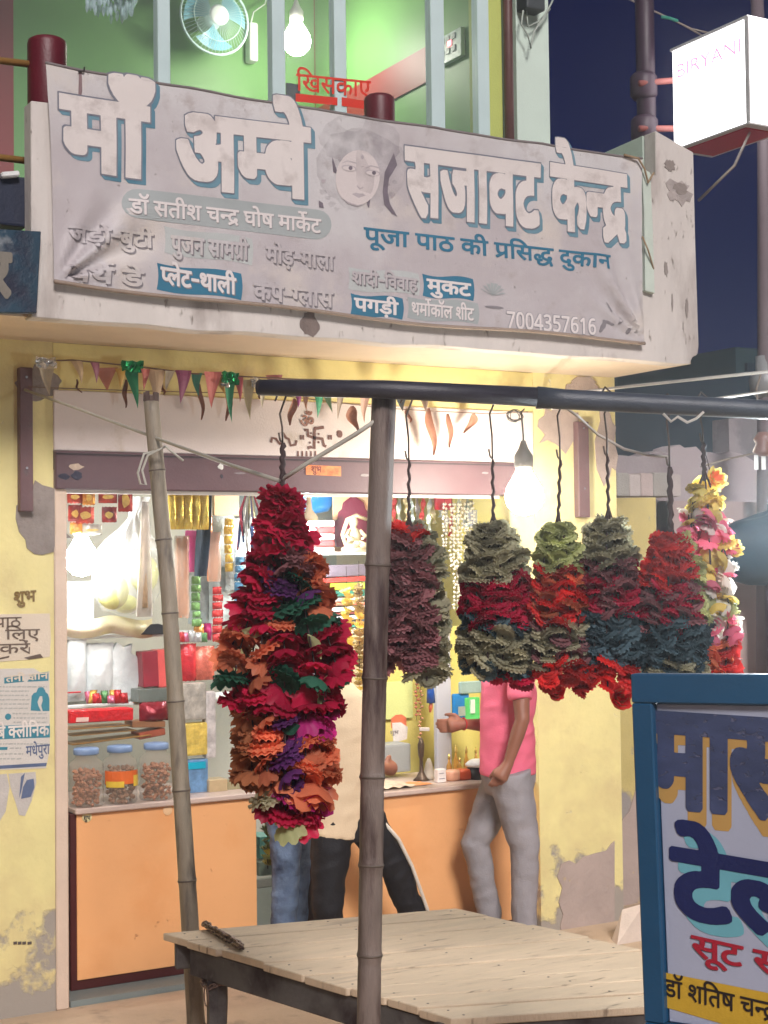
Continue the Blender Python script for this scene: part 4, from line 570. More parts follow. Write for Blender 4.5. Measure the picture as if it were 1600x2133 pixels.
bp(ell(745, 370, 46, 58, .12, 26), fl, .0031, 0, 0, 'face_print')
for cx, cy in ((727, 350), (776, 360)):
    bp(ell(cx, cy, 16, 6.5, .15), fm, .0036, 0, 0, 'eye_print'); bp(ell(cx, cy+1, 13.5, 4.5, .15), fl, .0041, 0, 0, 'eye_print'); bp(ell(cx+3, cy, 4.2, 4.2), fd, .0046, 0, 0, 'eye_print')
    bp([(cx-18, cy-9), (cx-4, cy-16), (cx+14, cy-12), (cx+18, cy-7), (cx+12, cy-10), (cx-3, cy-13.5)], fm, .0036, 0, 0, 'brow_print')
bp(ell(755, 327, 3, 5), fm, .0036); bp([(744, 385), (750, 392), (757, 388), (757, 391), (749, 395), (743, 388)], fm, .0036); bp([(733, 404), (742, 401), (748, 403), (756, 403), (762, 407), (747, 412)], fm, .0036, 0, 0, 'lip_print')
bp([(712, 412), (724, 424), (745, 430), (762, 424), (745, 427), (726, 421)], fm, .0036)
for k, (x, y, r) in enumerate(((672, 400, 7), (682, 412, 6), (690, 425, 8), (806, 385, 6), (816, 405, 7), (822, 380, 5), (700, 436, 6), (790, 436, 8))): bp(ell(x, y, r, r*.8), hal, .0027, 2, 20+k, 'flower_print')
# little peacock-feather mark and corner scribble
for k in range(9):
    a = math.pi*(.08+.84*k/8); x, y = 1026-26*math.cos(a), 616-28*math.sin(a)
    bp([(1026, 616), (x-3, y), (x+4, y+2)], greyp, .0026+.0001*k, 0, 0, 'feather_print')
bp(ell(1030, 640, 20, 3, .1), shad, .0026, 0, 0, 'shadow_print')
for k, (x, y, rx, ry, a) in enumerate(((1256, 680, 5, 14, .5), (1270, 640, 3, 12, -.3), (1292, 668, 4, 9, .6), (1308, 690, 4, 7, .2), (1268, 672, 14, 3, .4))): bp(ell(x, y, rx, ry, a), shad, .0028, 1, k, 'corner_print')
# rust mark and hooks
bp([(165, 150), (171, 150), (172, 190), (170, 200), (164, 196)], mat('rust_streak', (132, 108, 110), .6, .2, 20, 0), .0026, 0, 0, 'rust_streak')
M().tube([PY(163, 149, YN-.006), PY(175, 148, YN-.008), PY(176, 140, YN-.004)], .004, 6).build('hook', mat('dark_wire', (40, 36, 38), .5), ban)
# ragged pale strip and twine at the banner's right edge
t = thing('wooden_strip', 'pale peeling wooden strip standing between the banner edge and the parapet end', 'strip', PY(1345, 600, YB-.02))
a = PY(1335, 350, YB-.02); b = PY(1362, 612, YB-.02)
M().poly([(a.x, a.z), (a.x+.06, a.z-.02), (b.x-.004, (a.z+b.z)/2), (b.x, b.z), (b.x-.065, b.z+.01), (a.x+.012, (a.z+b.z)/2+.1)], YB-.03, YB-.001).build('strip', mat('pale_mint_wood', (196, 208, 196), .7, .06, 9, .3), t, bevel=.003)
tw = mat('old_twine', (150, 128, 100), .9, .2, 20)
tag(M().tube([PY(1300, 322, YN-.01), PY(1330, 330, YN-.02), PY(1343, 352, YN-.02), PY(1350, 380, YN-.01), PY(1362, 360, YB-.03)], .006, 6).build('twine', tw), 'brown twine tying the upper right corner of the banner', 'twine')
tag(M().tube([PY(1338, 492, YN-.01), PY(1350, 520, YN-.02), PY(1362, 560, YB-.03)], .005, 6).build('twine', tw), 'brown twine tied around the pale wooden strip halfway down', 'twine')
# ------------------------------------------------------------------ rolling shutter hood and bottom bar over the opening
hood = thing('shutter_hood', 'cream metal shutter hood above the shop opening with brown painted holy signs', 'shutter hood', (XL, YW, ZB))
hoodm = mat('cream_hood_paint', (222, 210, 204), .5, .05, 3, .08, patch=[((190, 172, 150), 4, .66, .08, None, 0)])
yh = YW-.012
M().box(X_(113), PY(1112, 940, yh).x, yh, YW+.2, ZBT+.001, ZHT).build('panel', hoodm, hood, bevel=.004)
bar = thing('shutter_bottom_bar', 'dull purple brown bottom bar of the raised rolling shutter', 'shutter', (XL, YW, ZB))
barm = mat('purple_brown_bar', (96, 70, 74), .5, .12, 5, .1, patch=[((60, 50, 60), 7, .70, .04, None, 0)])
M().box(X_(114), PY(1088, 1000, YW-.03).x, YW-.03, YW+.1, ZB, ZBT).build('bar', barm, bar, bevel=.006)
M().box(X_(114), PY(1088, 1000, YW-.03).x, YW-.034, YW-.031, ZBT-.02, ZBT-.012).build('edge_line', mat('dark_line', (50, 36, 42), .6), bar)
M().box(X_(137), PY(1040, 1020, YW).x, YW+.0, YW+.03, ZB-.018, ZB-.002).build('edge_strip', mat('pale_edge_strip', (214, 208, 200), .5), bar)
inkm = mat('brown_sign_paint', (112, 72, 60), .6, .1, 10, 0)
def hz(x, y, o=.003): return PY(x, y, yh-o)
def strokes(name, lines, r, parent, m=None):
    mb = M()
    for L_ in lines:
        c = [hz(*q) for q in L_]; V = []; F_ = []
        for i, p in enumerate(c):
            t = (c[min(i+1, len(c)-1)]-c[max(i-1, 0)]).normalized(); nn = Vector((-t.z, 0, t.x)); V += [p+nn*r, p-nn*r]
        mb.add(V, [(2*i, 2*i+1, 2*i+3, 2*i+2) for i in range(len(c)-1)])
    return mb.build(name, m or inkm, parent)
strokes('holy_sign', [[(656, 890), (655, 915), (655, 934), (648, 931), (641, 933)], [(634, 896), (641, 895), (642, 908), (655, 912), (672, 914), (675, 928), (680, 930)], [(655, 892), (662, 892), (675, 890)]], .008, hood)
mb = M()
for x, y in ((648, 902), (664, 904), (646, 922), (664, 921)): c = hz(x, y); mb.poly([(c.x+.006*math.cos(a), c.z+.006*math.sin(a)) for a in [k*math.pi/4 for k in range(8)]], yh-.0032, yh-.002)
for x in (627, 632, 685, 690): c = hz(x, 911); mb.poly([(c.x-.005, c.z-.012), (c.x+.005, c.z-.012), (c.x+.005, c.z+.012), (c.x-.005, c.z+.012)], yh-.0032, yh-.002)
for i in range(5): c = hz(621+9*i, 945); mb.poly([(c.x-.006, c.z-.014), (c.x+.006, c.z-.014), (c.x+.004, c.z+.014), (c.x-.004, c.z+.014)], yh-.0032, yh-.002)
mb.build('sign_dots', inkm, hood)
text('om', hz(625, 890), hz(655, 891), .062, (0, -1, 0), mat('faded_brown_sign_paint', (150, 104, 86), .6), 'om_sign', hood, off=.02)
strokes('flourish', [[(565, 922), (567, 912), (575, 914), (583, 925), (590, 918)], [(588, 900), (596, 912), (602, 915), (606, 928), (616, 926), (618, 917)]], .007, hood)
c = hz(708, 904); M().poly(ell(c.x, c.z, .016, .02, 0, 12), yh-.004, yh-.002).build('round_mark', inkm, hood)
a, b = PY(637, 989, YW-.032), PY(710, 970, YW-.032)
t = thing('red_gold_sticker', 'small shiny red and gold sticker on the shutter bottom bar', 'sticker', a)
M().poly([(a.x, a.z), (b.x, a.z-.004), (b.x, b.z-.004), (a.x, b.z)], YW-.0345, YW-.0325).build('sheet', mat('red_gold_foil', (214, 96, 60), .3, .4, 30, 0, c2=(220, 170, 110)), t)
text('shubh', a+Vector((.03, -.002, .015)), a+Vector((.09, -.002, .014)), .03, (0, -1, 0), mat('dark_red_print', (120, 30, 24)), 'lettering', t, off=.02)
for k, (x, y, w_, h_, c_) in enumerate(((133, 992, .05, .03, (40, 40, 60)), (160, 990, .055, .04, (38, 38, 60)), (158, 972, .07, .03, (190, 170, 150)), (460, 972, .03, .03, (214, 216, 210)), (462, 992, .016, .02, (40, 36, 50)), (500, 986, .06, .01, (130, 120, 124)), (760, 990, .06, .014, (150, 142, 140)), (1010, 985, .05, .012, (140, 130, 130)))):
    c = PY(x, y, YW-.031); M().poly(blob(c.x, c.z, w_/2, h_/2, 10, k, .25), YW-.0335, YW-.0312).build('paper_scrap', mat('scrap_%d_%d_%d' % c_, c_, .6, .2, 30), bar)
# ------------------------------------------------------------------ bunting and dry leaves
YF = YW-.16
strg = mat('brown_string', (120, 96, 80), .9)
sp = [(75, 752), (150, 750), (215, 756), (300, 765), (400, 778), (470, 782), (540, 786), (620, 790), (700, 792), (800, 797), (910, 800)]
bun = thing('bunting_string', 'string of small coloured triangle flags stretched over the shutter hood', 'bunting', PY(500, 780, YF))
M().tube([PY(x, y, YF) for x, y in sp], .004, 5).build('string', strg, bun)
FL = [(97, 762, 30, 50, (190, 176, 150)), (225, 765, 40, 40, (186, 120, 100)), (275, 765, 28, 70, (30, 140, 96)), (325, 770, 38, 62, (196, 170, 140)), (380, 772, 34, 55, (130, 50, 92)), (440, 775, 36, 60, (196, 104, 96)), (478, 780, 24, 80, (40, 140, 100)), (520, 790, 26, 68, (180, 168, 130)), (575, 780, 30, 38, (184, 110, 110)), (618, 800, 24, 40, (150, 60, 120)), (660, 806, 26, 52, (46, 150, 104)), (706, 812, 20, 50, (150, 130, 110)), (760, 812, 24, 55, (200, 160, 140)), (840, 815, 26, 34, (60, 70, 76)), (888, 812, 22, 40, (150, 130, 116)), (1002, 806, 24, 26, (70, 66, 72))]
FL += [(250, 768, 22, 34, (190, 150, 60)), (300, 769, 20, 36, (180, 90, 80)), (352, 773, 20, 34, (200, 190, 170)), (410, 777, 20, 40, (60, 130, 110)), (458, 781, 18, 34, (190, 150, 60)), (500, 784, 18, 44, (176, 80, 90)), (160, 752, 24, 38, (200, 176, 140)), (195, 756, 20, 34, (150, 90, 110)), (545, 800, 20, 40, (196, 186, 160)), (640, 806, 18, 40, (200, 150, 120)), (684, 810, 18, 40, (120, 160, 120))]
FL = [(x, y, w_*1.1, h_*1.25, c_) for x, y, w_, h_, c_ in FL]
for k, (x, y, w_, h_, c_) in enumerate(FL):
    R = random.Random(k); tipx = x+R.uniform(-6, 10)
    def fn(u, v, x=x, y=y, w_=w_, h_=h_, tipx=tipx, k=k):
        xx = (x-w_/2+w_*u)*(1-v)+tipx*v; p = PY(xx, y+h_*v, YF-.006); p.y += .02*math.sin(v*3+k)+.01*math.sin(u*4+k)*(1-v); return p
    M().grid(fn, 5, 6).build('flag', mat('flag_%d_%d_%d' % c_, c_, .6, .1, 20, .1), bun)
foil = {'g': mat('green_foil', (24, 150, 90), .18, .3, 30, .5, 60, metal=.7), 's': mat('silver_foil', (220, 224, 224), .15, .1, 30, .5, 60, metal=.9)}
for x, y, w_, h_, k in ((96, 755, .1, .05, 's'), (276, 763, .11, .05, 'g'), (480, 787, .09, .06, 'g'), (532, 797, .05, .05, 's'), (470, 802, .05, .02, 's')):
    c = PY(x, y, YF-.02); R = random.Random(x)
    M().grid(lambda u, v: c+Vector(((u-.5)*w_, R.uniform(-.012, .012), (v-.5)*h_+R.uniform(-.006, .006))), 6, 4).build('foil_bow', foil[k], bun)
lv = thing('leaf_string', 'thin string of dry brown curled leaves hanging below the coloured flags', 'leaf garland', PY(600, 815, YF+.05))
M().tube([PY(x, y, YF+.06) for x, y in ((60, 806), (230, 812), (400, 817), (540, 818), (700, 838), (800, 850), (900, 856), (1020, 862), (1100, 858))], .0025, 5).build('string', strg, lv)
leafm = mat('dry_leaf', (156, 106, 82), .8, .2, 20, .4, 60)
for k, (x, y, w_, h_, bend) in enumerate(((160, 790, 5, 28, 8), (262, 790, 12, 60, -4), (337, 800, 9, 22, 2), (415, 800, 12, 74, 8), (474, 810, 16, 66, 2), (540, 805, 7, 26, 6), (612, 830, 18, 56, -10), (733, 845, 26, 52, 8), (848, 850, 10, 30, 4), (892, 850, 20, 98, 14), (932, 862, 14, 70, 10), (985, 862, 20, 40, -14))):
    R = random.Random(k+50)
    def fn(u, v, x=x, y=y, w_=w_, h_=h_, bend=bend, k=k):
        ww = w_*math.sin(math.pi*min(1, v*.96+.03))**.7*(1.2-.7*v); p = PY(x+bend*v*v+(u-.5)*ww+2.5*math.sin(v*7+k), y+h_*v, YF+.05); p.y += .012*math.cos((u-.5)*4)+.015*math.sin(v*4+k); return p
    M().grid(fn, 4, 10).build('leaf', leafm, lv, smooth=True)
# ------------------------------------------------------------------ bamboo frame
bam = mat('grey_bamboo', (142, 130, 112), .5, .22, 5, .3, 60, stretch=(6, 6, 1), patch=[((78, 68, 60), 4, .60, .1, None, 0)])
bamd = mat('dark_bamboo', (122, 108, 100), .5, .25, 5, .3, 60, stretch=(6, 6, 1), patch=[((60, 40, 38), 3, .58, .1, None, 0)])
def bamboo(name, label, pts, r0, r1, nodes, m, ring='node_ring'):
    t = thing(name, label, 'bamboo pole', pts[-1]); pts = [Vector(p) for p in pts]
    L_ = sum((pts[i+1]-pts[i]).length for i in range(len(pts)-1))
    def at(s):
        d = s*L_
        for i in range(len(pts)-1):
            l = (pts[i+1]-pts[i]).length
            if d <= l or i == len(pts)-2: return pts[i].lerp(pts[i+1], d/l)
            d -= l
    S_ = sorted(set([i/60 for i in range(61)]+[max(0, min(1, n+e)) for n in nodes for e in (-.012, -.004, 0, .004, .012)]))
    rr = []
    for s in S_:
        r = r0+(r1-r0)*s
        for n in nodes: r *= 1+.10*math.exp(-((s-n)/.0035)**2)-.05*math.exp(-((s-n-.008)/.004)**2)
        rr.append(r)
    M().tube([at(s) for s in S_], rr, 18).build('culm', m, t, smooth=True)
    for n in nodes:
        p = at(n); d = (at(min(1, n+.004))-at(max(0, n-.004))).normalized(); r = (r0+(r1-r0)*n)*1.1
        M().tube([p-d*.003, p+d*.003], r, 18).build(ring, mat('node_edge', (92, 80, 70), .6, .2, 20), t, smooth=True)
    return t, at
bl = [PD(315, 836, 6.1), PD(330, 1010, 6.08), PD(352, 1240, 6.05), PD(374, 1590, 6.0), PD(393, 1880, 5.95), PD(420, 2300, 5.9)]; bl[-1].z = 0
tp, _ = bamboo('bamboo_pole', 'leaning grey bamboo pole with a broken open top, in front of the left counter', bl, .030, .036, [.10, .20, .305, .43, .555, .68, .78, .88], bam)
# broken notched rim
p = PD(315, 836, 6.1); mb = M()
for k in range(10):
    a = 2*math.pi*k/10; h = .012+.028*abs(math.sin(k*1.3)); mb.obox(p+Vector((.027*math.cos(a), .027*math.sin(a), h/2)), Vector((.008*math.sin(a), -.008*math.cos(a), 0)), Vector((.003*math.cos(a), .003*math.sin(a), 0)), Vector((0, 0, h/2)))
mb.build('broken_rim', mat('old_bamboo_cut', (86, 66, 58), .8, .3, 20), tp)
bm_ = [PD(800, 828, 4.22), PD(786, 1200, 4.2), PD(776, 1600, 4.18), PD(768, 2133, 4.12), PD(760, 2790, 4.1)]; bm_[-1].z = 0
tm, _ = bamboo('bamboo_pole', 'tall upright brown bamboo pole in front of the wooden table, carrying the crossbar', bm_, .034, .031, [.18, .30, .405, .497, .59, .68, .77, .86, .94], bamd)
cb = [PD(541, 807, 4.2), PD(800, 811, 4.16), PD(1140, 828, 4.18), PD(1640, 856, 4.22), PD(2100, 880, 4.26)]
cbm = mat('black_bamboo', (46, 44, 56), .42, .25, 4, .2, 50, stretch=(1, 6, 6))
tc_ = thing('bamboo_crossbar', 'dark horizontal bamboo bar from which the flower garlands hang', 'crossbar', cb[0])
M().tube(cb[:3], [.022, .025, .027], 18).build('culm', cbm, tc_, smooth=True)
M().tube([PD(1118, 828, 4.18), PD(1180, 832, 4.18), PD(1640, 856, 4.22), PD(2100, 880, 4.26)], [.031, .0275, .0265, .027], 18).build('culm', mat('black_bamboo_blue', (60, 66, 78), .4, .25, 4, .2, 50, stretch=(1, 6, 6)), tc_, smooth=True)
M().lathe((0, 0, 0), [(.023, 0), (.02, .004), (.012, .002)], 16).build('cut_end', cbm, tc_).matrix_local = Matrix.Rotation(-math.pi/2, 4, 'Y')
# far support of the crossbar, outside the picture on the right
e = cb[-1]; bamboo('bamboo_pole', 'upright bamboo pole at the far right end of the garland crossbar', [e+Vector((0, .03, .03)), Vector((e.x, e.y+.03, 0))], .034, .036, [.2, .4, .6, .8], bamd)
# ropes and tapes
tape = mat('pale_plastic_tape', (176, 172, 160), .5, .08, 30)
def rope(label, pts, r, m, cat='rope', name='rope', group=None):
    return tag(M().tube(pts, r, 6).build(name, m, smooth=True), label, cat, group)
k1 = PD(583, 1002, 4.25)
rope('pale plastic tape running from the upper left wall channel down to the big red garland', [PY(52, 812, YW-.06), PY(130, 840, YW-.06).lerp(k1, .15), PD(340, 918, 6.0), PD(470, 965, 4.9), k1], .007, tape)
rope('pale tape rising from the top of the big red garland to the upright bamboo pole', [k1, PD(640, 965, 4.24), PD(740, 905, 4.22), PD(780, 878, 4.2)], .0065, tape)
rope('looped pale strip tied round the upper part of the leaning bamboo pole', [PD(322, 940, 6.02), PD(300, 945, 6.0), PD(287, 985, 5.99), PD(292, 1008, 5.99), PD(304, 1010, 5.99), PD(296, 980, 5.99), PD(308, 948, 6.0), PD(345, 930, 6.0), PD(382, 960, 6.02)], .005, tape)
rope('thin white cord running from the shop corner up to the right', [PY(1130, 826, YW-.05), PD(1300, 806, 6.2), PD(1600, 774, 5.4), PD(1900, 745, 5)], .006, mat('white_cord', (190, 184, 176), .7))
rope('thin white cord leaving the crossbar to the right edge', [PD(1450, 836, 4.26), PD(1480, 832, 4.5), PD(1600, 815, 5.2), PD(1850, 790, 6)], .0045, mat('white_cord'))
rope('frayed pale cord sagging behind the garlands from the crossbar to the fourth hook', [PD(1180, 850, 4.25), PD(1205, 868, 4.3), PD(1245, 905, 4.4), PD(1300, 935, 4.4), PD(1350, 948, 4.4), PD(1392, 952, 4.3)], .004, mat('white_cord'))
rope('twisted white cord slung under the crossbar between the two right hand hooks', [PD(1382, 862, 4.18), PD(1398, 878, 4.17), PD(1412, 868, 4.17), PD(1432, 880, 4.17), PD(1450, 872, 4.17), PD(1466, 858, 4.17)], .004, mat('white_cord'))

# ------------------------------------------------------------------ garlands
petal = petal_material()
def ruffle(name, seed, lobes=9, cup=.25, layers=2, n=36):
    R = random.Random(seed); mb = M()
    for l in range(layers):
        s = 1-.28*l; ph = R.uniform(0, 6); V = [(0, 0, .10*l)]
        for j, rr in enumerate((.35, .72, 1.0)):
            for k in range(n):
                a = 2*math.pi*k/n; r = s*rr*(1-.20*rr*(1-abs(math.cos(lobes*a/2+ph))**.7)+R.uniform(-.015, .015)*rr)
                z = .12*l+cup*rr*rr*.8+rr*rr*.14*math.cos(lobes*a+2*ph)+R.uniform(-.05, .05)*rr
                V.append((r*math.cos(a), r*math.sin(a), z))
        F_ = [(0, 1+k, 1+(k+1) % n) for k in range(n)]
        for j in range(2): F_ += [(1+j*n+k, 1+(j+1)*n+k, 1+(j+1)*n+(k+1) % n, 1+j*n+(k+1) % n) for k in range(n)]
        mb.add(V, F_)
    me = mb.mesh(name, petal, smooth=True, fix=False); return me
DISC = [ruffle('flower', s, lobes=l, cup=c) for s, l, c in ((1, 9, .5), (2, 8, .8), (3, 11, .35))]
def puff(name, seed, n=44):
    R = random.Random(seed); mb = M()
    for cup, sc, z0, lobes in ((.75, .95, -.12, 14), (.25, 1.0, 0, 16), (-.55, .85, .16, 13)):
        ph = R.uniform(0, 6); V = [(0, 0, z0)]
        for rr in (.4, .75, 1.0):
            for k in range(n):
                a = 2*math.pi*k/n; r = sc*rr*(1-.16*rr*(1-abs(math.cos(lobes*a/2+ph))**.6)+R.uniform(-.04, .04)); V.append((r*math.cos(a), r*math.sin(a), z0+cup*rr*rr*.7+rr*.10*math.cos(lobes*a+ph)+R.uniform(-.05, .05)*rr))
        F_ = [(0, 1+k, 1+(k+1) % n) for k in range(n)]
        for j in range(2): F_ += [(1+j*n+k, 1+(j+1)*n+k, 1+(j+1)*n+(k+1) % n, 1+j*n+(k+1) % n) for k in range(n)]
        mb.add(V, F_)
    return mb.mesh(name, petal, smooth=True, fix=False)
PUFF = [puff('flower', s) for s in (21, 22, 23)]
ROSE = [ruffle('rose_flower', s, lobes=5, cup=c, layers=3, n=20) for s, c in ((11, .75), (12, .95))]
def leaf_mesh():
    return M().grid(lambda u, v: Vector(((u-.5)*.5*math.sin(math.pi*min(.98, v+.04)), v, .15*math.sin(v*3)+.1*abs(u-.5))), 2, 5).mesh('leaf', petal, fix=False)
LEAF = leaf_mesh()
CR, RD, OR, BR_, GR, OL, MG, PU, YL, WH, PK, LG, DG, MB = [lin(c) for c in ((194, 34, 74), (222, 60, 58), (226, 134, 98), (180, 116, 80), (62, 118, 96), (184, 180, 152), (200, 50, 136), (108, 56, 118), (246, 226, 130), (248, 244, 236), (242, 136, 166), (204, 210, 154), (92, 116, 126), (164, 112, 116))]
twistm = mat('dark_twisted_thread', (62, 46, 46), .8, .3, 40, .4)
wire = mat('rusty_wire', (96, 84, 76), .5, .2, 30, metal=.3)
def garland(label, hx, hy, ax_, ay, bot, dep, strands, prof, colf, fs, sp, seed, hookc=True, disc=None, flat=.8, spx=0, thr=.0035):
    """hx,hy hook on the bar; ax_,ay apex of the bundle; bot lowest row; prof(t)->half width px at depth dep"""
    R = random.Random(seed); S = dep/FPX; top = PD(ax_, ay, dep); g = thing('flower_garland', label, 'garland', top, 'flower garlands hanging from the crossbar')
    hp = PD(hx, hy, dep-.05); ky = hy+ (ay-hy)*.42
    k_ = PD(hx+2, ky, dep)
    c0 = PD(hx-2, hy-26, dep+.01)
    if hookc: M().tube([c0+Vector((0, .035, 0)), c0+Vector((0, 0, .034)), c0+Vector((0, -.036, .01)), PD(hx-4, hy+4, dep-.01), PD(hx+1, (hy+ky)/2, dep), k_+Vector((0, 0, -.002)), k_+Vector((-.008, 0, .008)), k_+Vector((-.012, 0, .028))], .003, 6).build('wire_hook', wire, g, smooth=True)
    n_ = 14
    tp_ = [k_.lerp(top, i/n_)+Vector((.003*math.sin(i*2.1), 0, 0)) for i in range(n_+1)]
    M().tube(tp_, [thr*(1+.45*abs(math.sin(i*1.7))) for i in range(n_+1)], 7).build('hanging_thread', twistm, g, smooth=True)
    total = 0
    Hh = (bot-ay)*S
    for s in range(strands):
        a = 2*math.pi*(s+.3*R.random())/strands; lenf = R.uniform(.80, 1.0) if s else 1
        if callable(spx): xo = spx(s)
        pts = []; N_ = int(Hh*lenf/sp)
        for i in range(N_+1):
            t = i*sp/Hh; w = prof(t)*S
            c = top+RT*(math.cos(a)*w)+Vector((FW.x, FW.y, 0))*(math.sin(a)*w*flat)+Vector((0, 0, -Hh*t))
            pts.append(c)
        if len(pts) < 3: continue
        st = M().tube([top+Vector((0, 0, .03))]+pts, .0025, 4).build('strand', twistm, g)
        for i in range(1, len(pts)):
            if total >= 298: break
            t = i*sp/Hh; col, kind, sc = colf(t, math.cos(a), math.sin(a), R)
            if col is None: continue
            me = (R.choice(ROSE) if kind == 'r' else (LEAF if kind == 'l' else R.choice(PUFF if kind == 'p' or R.random() < .4 else DISC)))
            o = bpy.data.objects.new('flower' if kind != 'l' else 'leaf', me); COL.objects.link(o); o.parent = st
            d = (pts[i]-pts[i-1]).normalized(); q = d.to_track_quat('Z', 'Y').to_matrix().to_4x4()
            f_ = fs*sc*R.uniform(.82, 1.18)
            tilt = Matrix.Rotation(R.uniform(-.7, .7)+(math.pi*.5*R.random() if kind == 'r' else 0), 4, 'X') @ Matrix.Rotation(R.uniform(-.7, .7), 4, 'Y')
            if kind == 'l': tilt = Matrix.Rotation(R.uniform(0, 6.28), 4, 'Z') @ Matrix.Rotation(R.uniform(-1.9, -.9), 4, 'X')
            pos = pts[i]+Vector((R.uniform(-.008, .008), R.uniform(-.008, .008), 0))
            o.matrix_local = Matrix.Translation(pos) @ q @ tilt @ Matrix.Rotation(R.uniform(0, 6.28), 4, 'Z') @ Matrix.Diagonal((f_, f_, f_*(.8 if kind != 'r' else .9), 1))
            v = R.uniform(.82, 1.15); o.color = (min(1, col[0]*v), min(1, col[1]*v), min(1, col[2]*v), 1); total += 1
    return g
def lerp_prof(pts):
    def f(t):
        for (a, b), (c, d) in zip(pts, pts[1:]):
            if t <= c: return b+(d-b)*(t-a)/(c-a)
        return pts[-1][1]
    return f
def col1(t, cx, sx, R):
    k = 'd'
    if t < .16: c = CR
    elif t < .27: c = CR if cx < -.3 else (OR if cx > .75 and t > .2 else (CR if R.random() < .4 else MB))
    elif t < .36: c = CR if cx < -.2 else (OR if cx > .6 else (GR if R.random() < .6 else PU)); k = 'd'
    elif t < .42: c = OR if sx < 0 and abs(cx) < .35 else (CR if cx < 0 else GR)
    elif t < .51: c = (OR if sx < 0 and cx < -.1 else (BR_ if cx < -.6 else CR))
    elif t < .55: c = GR if R.random() < .4 else (OR if cx < 0 else CR)
    elif t < .64: c = CR if R.random() < .85 else RD
    elif t < .86: c = (BR_ if cx < -.75 else OR if cx < -.35 else (PU if cx < .25 else (OR if t > .72 else MG)))
    elif t < .93: c = (MG if R.random() < .6 else PK) if cx > -.2 else OL
    else: c = CR if R.random() < .7 else LG
    if c is OR and .68 < t < .86 and cx > .2: k = 'p'
    if .85 < t < .93 and cx > .4: k = 'r'
    if R.random() < .05: return (LG if R.random() < .5 else GR), 'l', 1.3
    return c, k, 1.25 if k == 'r' else 1
G1 = garland('largest garland bundle of crimson, orange, green and purple cloth flowers, left of the upright pole', 587, 858, 588, 1012, 1730, 4.25, 12,
             lerp_prof([(0, 4), (.08, 12), (.2, 44), (.33, 74), (.45, 104), (.54, 124), (.585, 96), (.7, 76), (.82, 84), (.88, 52), (1, 34)]), col1, .052, .037, 3, thr=.006)
def bands(*bs, rose=0, side=None):
    def f(t, cx, sx, R):
        if side and side[0](cx, t): c = side[1]
        else:
            c = bs[-1][1]
            for th, col in bs:
                if t+R.uniform(-.035, .035) < th: c = col; break
        if isinstance(c, list): c = R.choice(c)
        return c, ('r' if R.random() < rose else 'p'), R.choice((.8, 1, 1, 1.15))
    return f
hip = lambda w: lerp_prof([(0, w*.12), (.06, w*.45), (.2, w*.8), (.5, w), (1, w*1.02)])
garland('maroon brown garland bundle with a red top, just right of the upright pole', 850, 862, 852, 1095, 1420, 4.3, 12, hip(58), bands((.07, RD), (.9, MB), (1, [MB, OL]), side=(lambda cx, t: cx > .72, OL)), .036, .0195, 5)
garland('garland bundle with an olive top, crimson band, grey green band and crimson bottom', 1024, 858, 1028, 1092, 1436, 4.26, 13, hip(60), bands((.33, OL), (.58, CR), (.64, DG), (.86, OL), (.90, DG), (1, CR)), .029, .0185, 6)
garland('slim garland bundle with a pale olive top and orange red loops', 1165, 862, 1163, 1090, 1446, 4.22, 11, hip(42), bands((.27, LG), (.58, [RD, OR, RD]), (.80, [OL, MB]), (1, RD)), .027, .0185, 7)
garland('garland bundle with a grey green top, dark red middle and blue grey lower part', 1263, 858, 1268, 1078, 1440, 4.24, 13, hip(54), bands((.27, OL), (.55, [CR, MB]), (.84, DG), (1, RD)), .029, .0185, 8)
garland('garland bundle red at the top and dark green below, partly behind the blue signboard', 1393, 872, 1398, 1112, 1480, 4.22, 13, hip(58), bands((.28, RD), (.5, [MB, CR]), (.72, DG), (1, [DG, OL]), side=(lambda cx, t: cx > .8 and t < .5, LG)), .029, .0195, 9, thr=.006)
def col7(t, cx, sx, R):
    if t < .12: c = YL
    elif t < .30: c = R.choice([PK, PK, WH, YL])
    elif t < .5: c = R.choice([PK, WH, YL])
    elif t < .62: c = R.choice([YL, LG, WH])
    elif t < .72: c = R.choice([PK, WH])
    else: c = R.choice([RD, RD, OR])
    if R.random() < .07: return GR, 'l', 1.3
    return c, ('r' if R.random() < .6 else 'd'), 1.1
garland('brightest garland of white, yellow and pink flowers with red ones below', 1463, 868, 1468, 1000, 1450, 4.3, 7, lerp_prof([(0, 8), (.15, 34), (.4, 48), (.6, 50), (1, 36)]), col7, .029, .0215, 10, thr=.005)
# single loose flowers
def single(label, px, py, d, cols, sc, me, thread=None, n=3):
    c = PD(px, py, d); t = thing('loose_flower', label, 'cloth flower', c)
    for k in range(n):
        o = link('petal_layer', me, t); o.location = (0, 0, 0); o.matrix_local = Matrix.Rotation(1.1+.3*k, 4, 'X') @ Matrix.Rotation(k*1.1, 4, 'Z') @ Matrix.Scale(sc*(1-.2*k), 4); o.color = cols[k % len(cols)]
    if thread: M().tube([PD(*thread, d), c], .0015, 4).build('thread', twistm, t)
single('loose red cloth flower hanging lowest beside the blue signboard', 1283, 1458, 4.24, [RD, OR], .04, ROSE[0], (1275, 1405))
single('loose orange red flower hanging below the slim garland', 1150, 1445, 4.22, [RD, OR], .03, ROSE[1], (1155, 1400))
single('yellow cloth flower with orange centre at the top of the bright right hand garland', 1485, 1003, 4.32, [YL, OR], .036, DISC[1], (1466, 930), 2)
single('yellow cloth flower with orange centre halfway down the bright right hand garland', 1522, 1143, 4.32, [YL, OR], .036, DISC[0], (1500, 1080), 2)
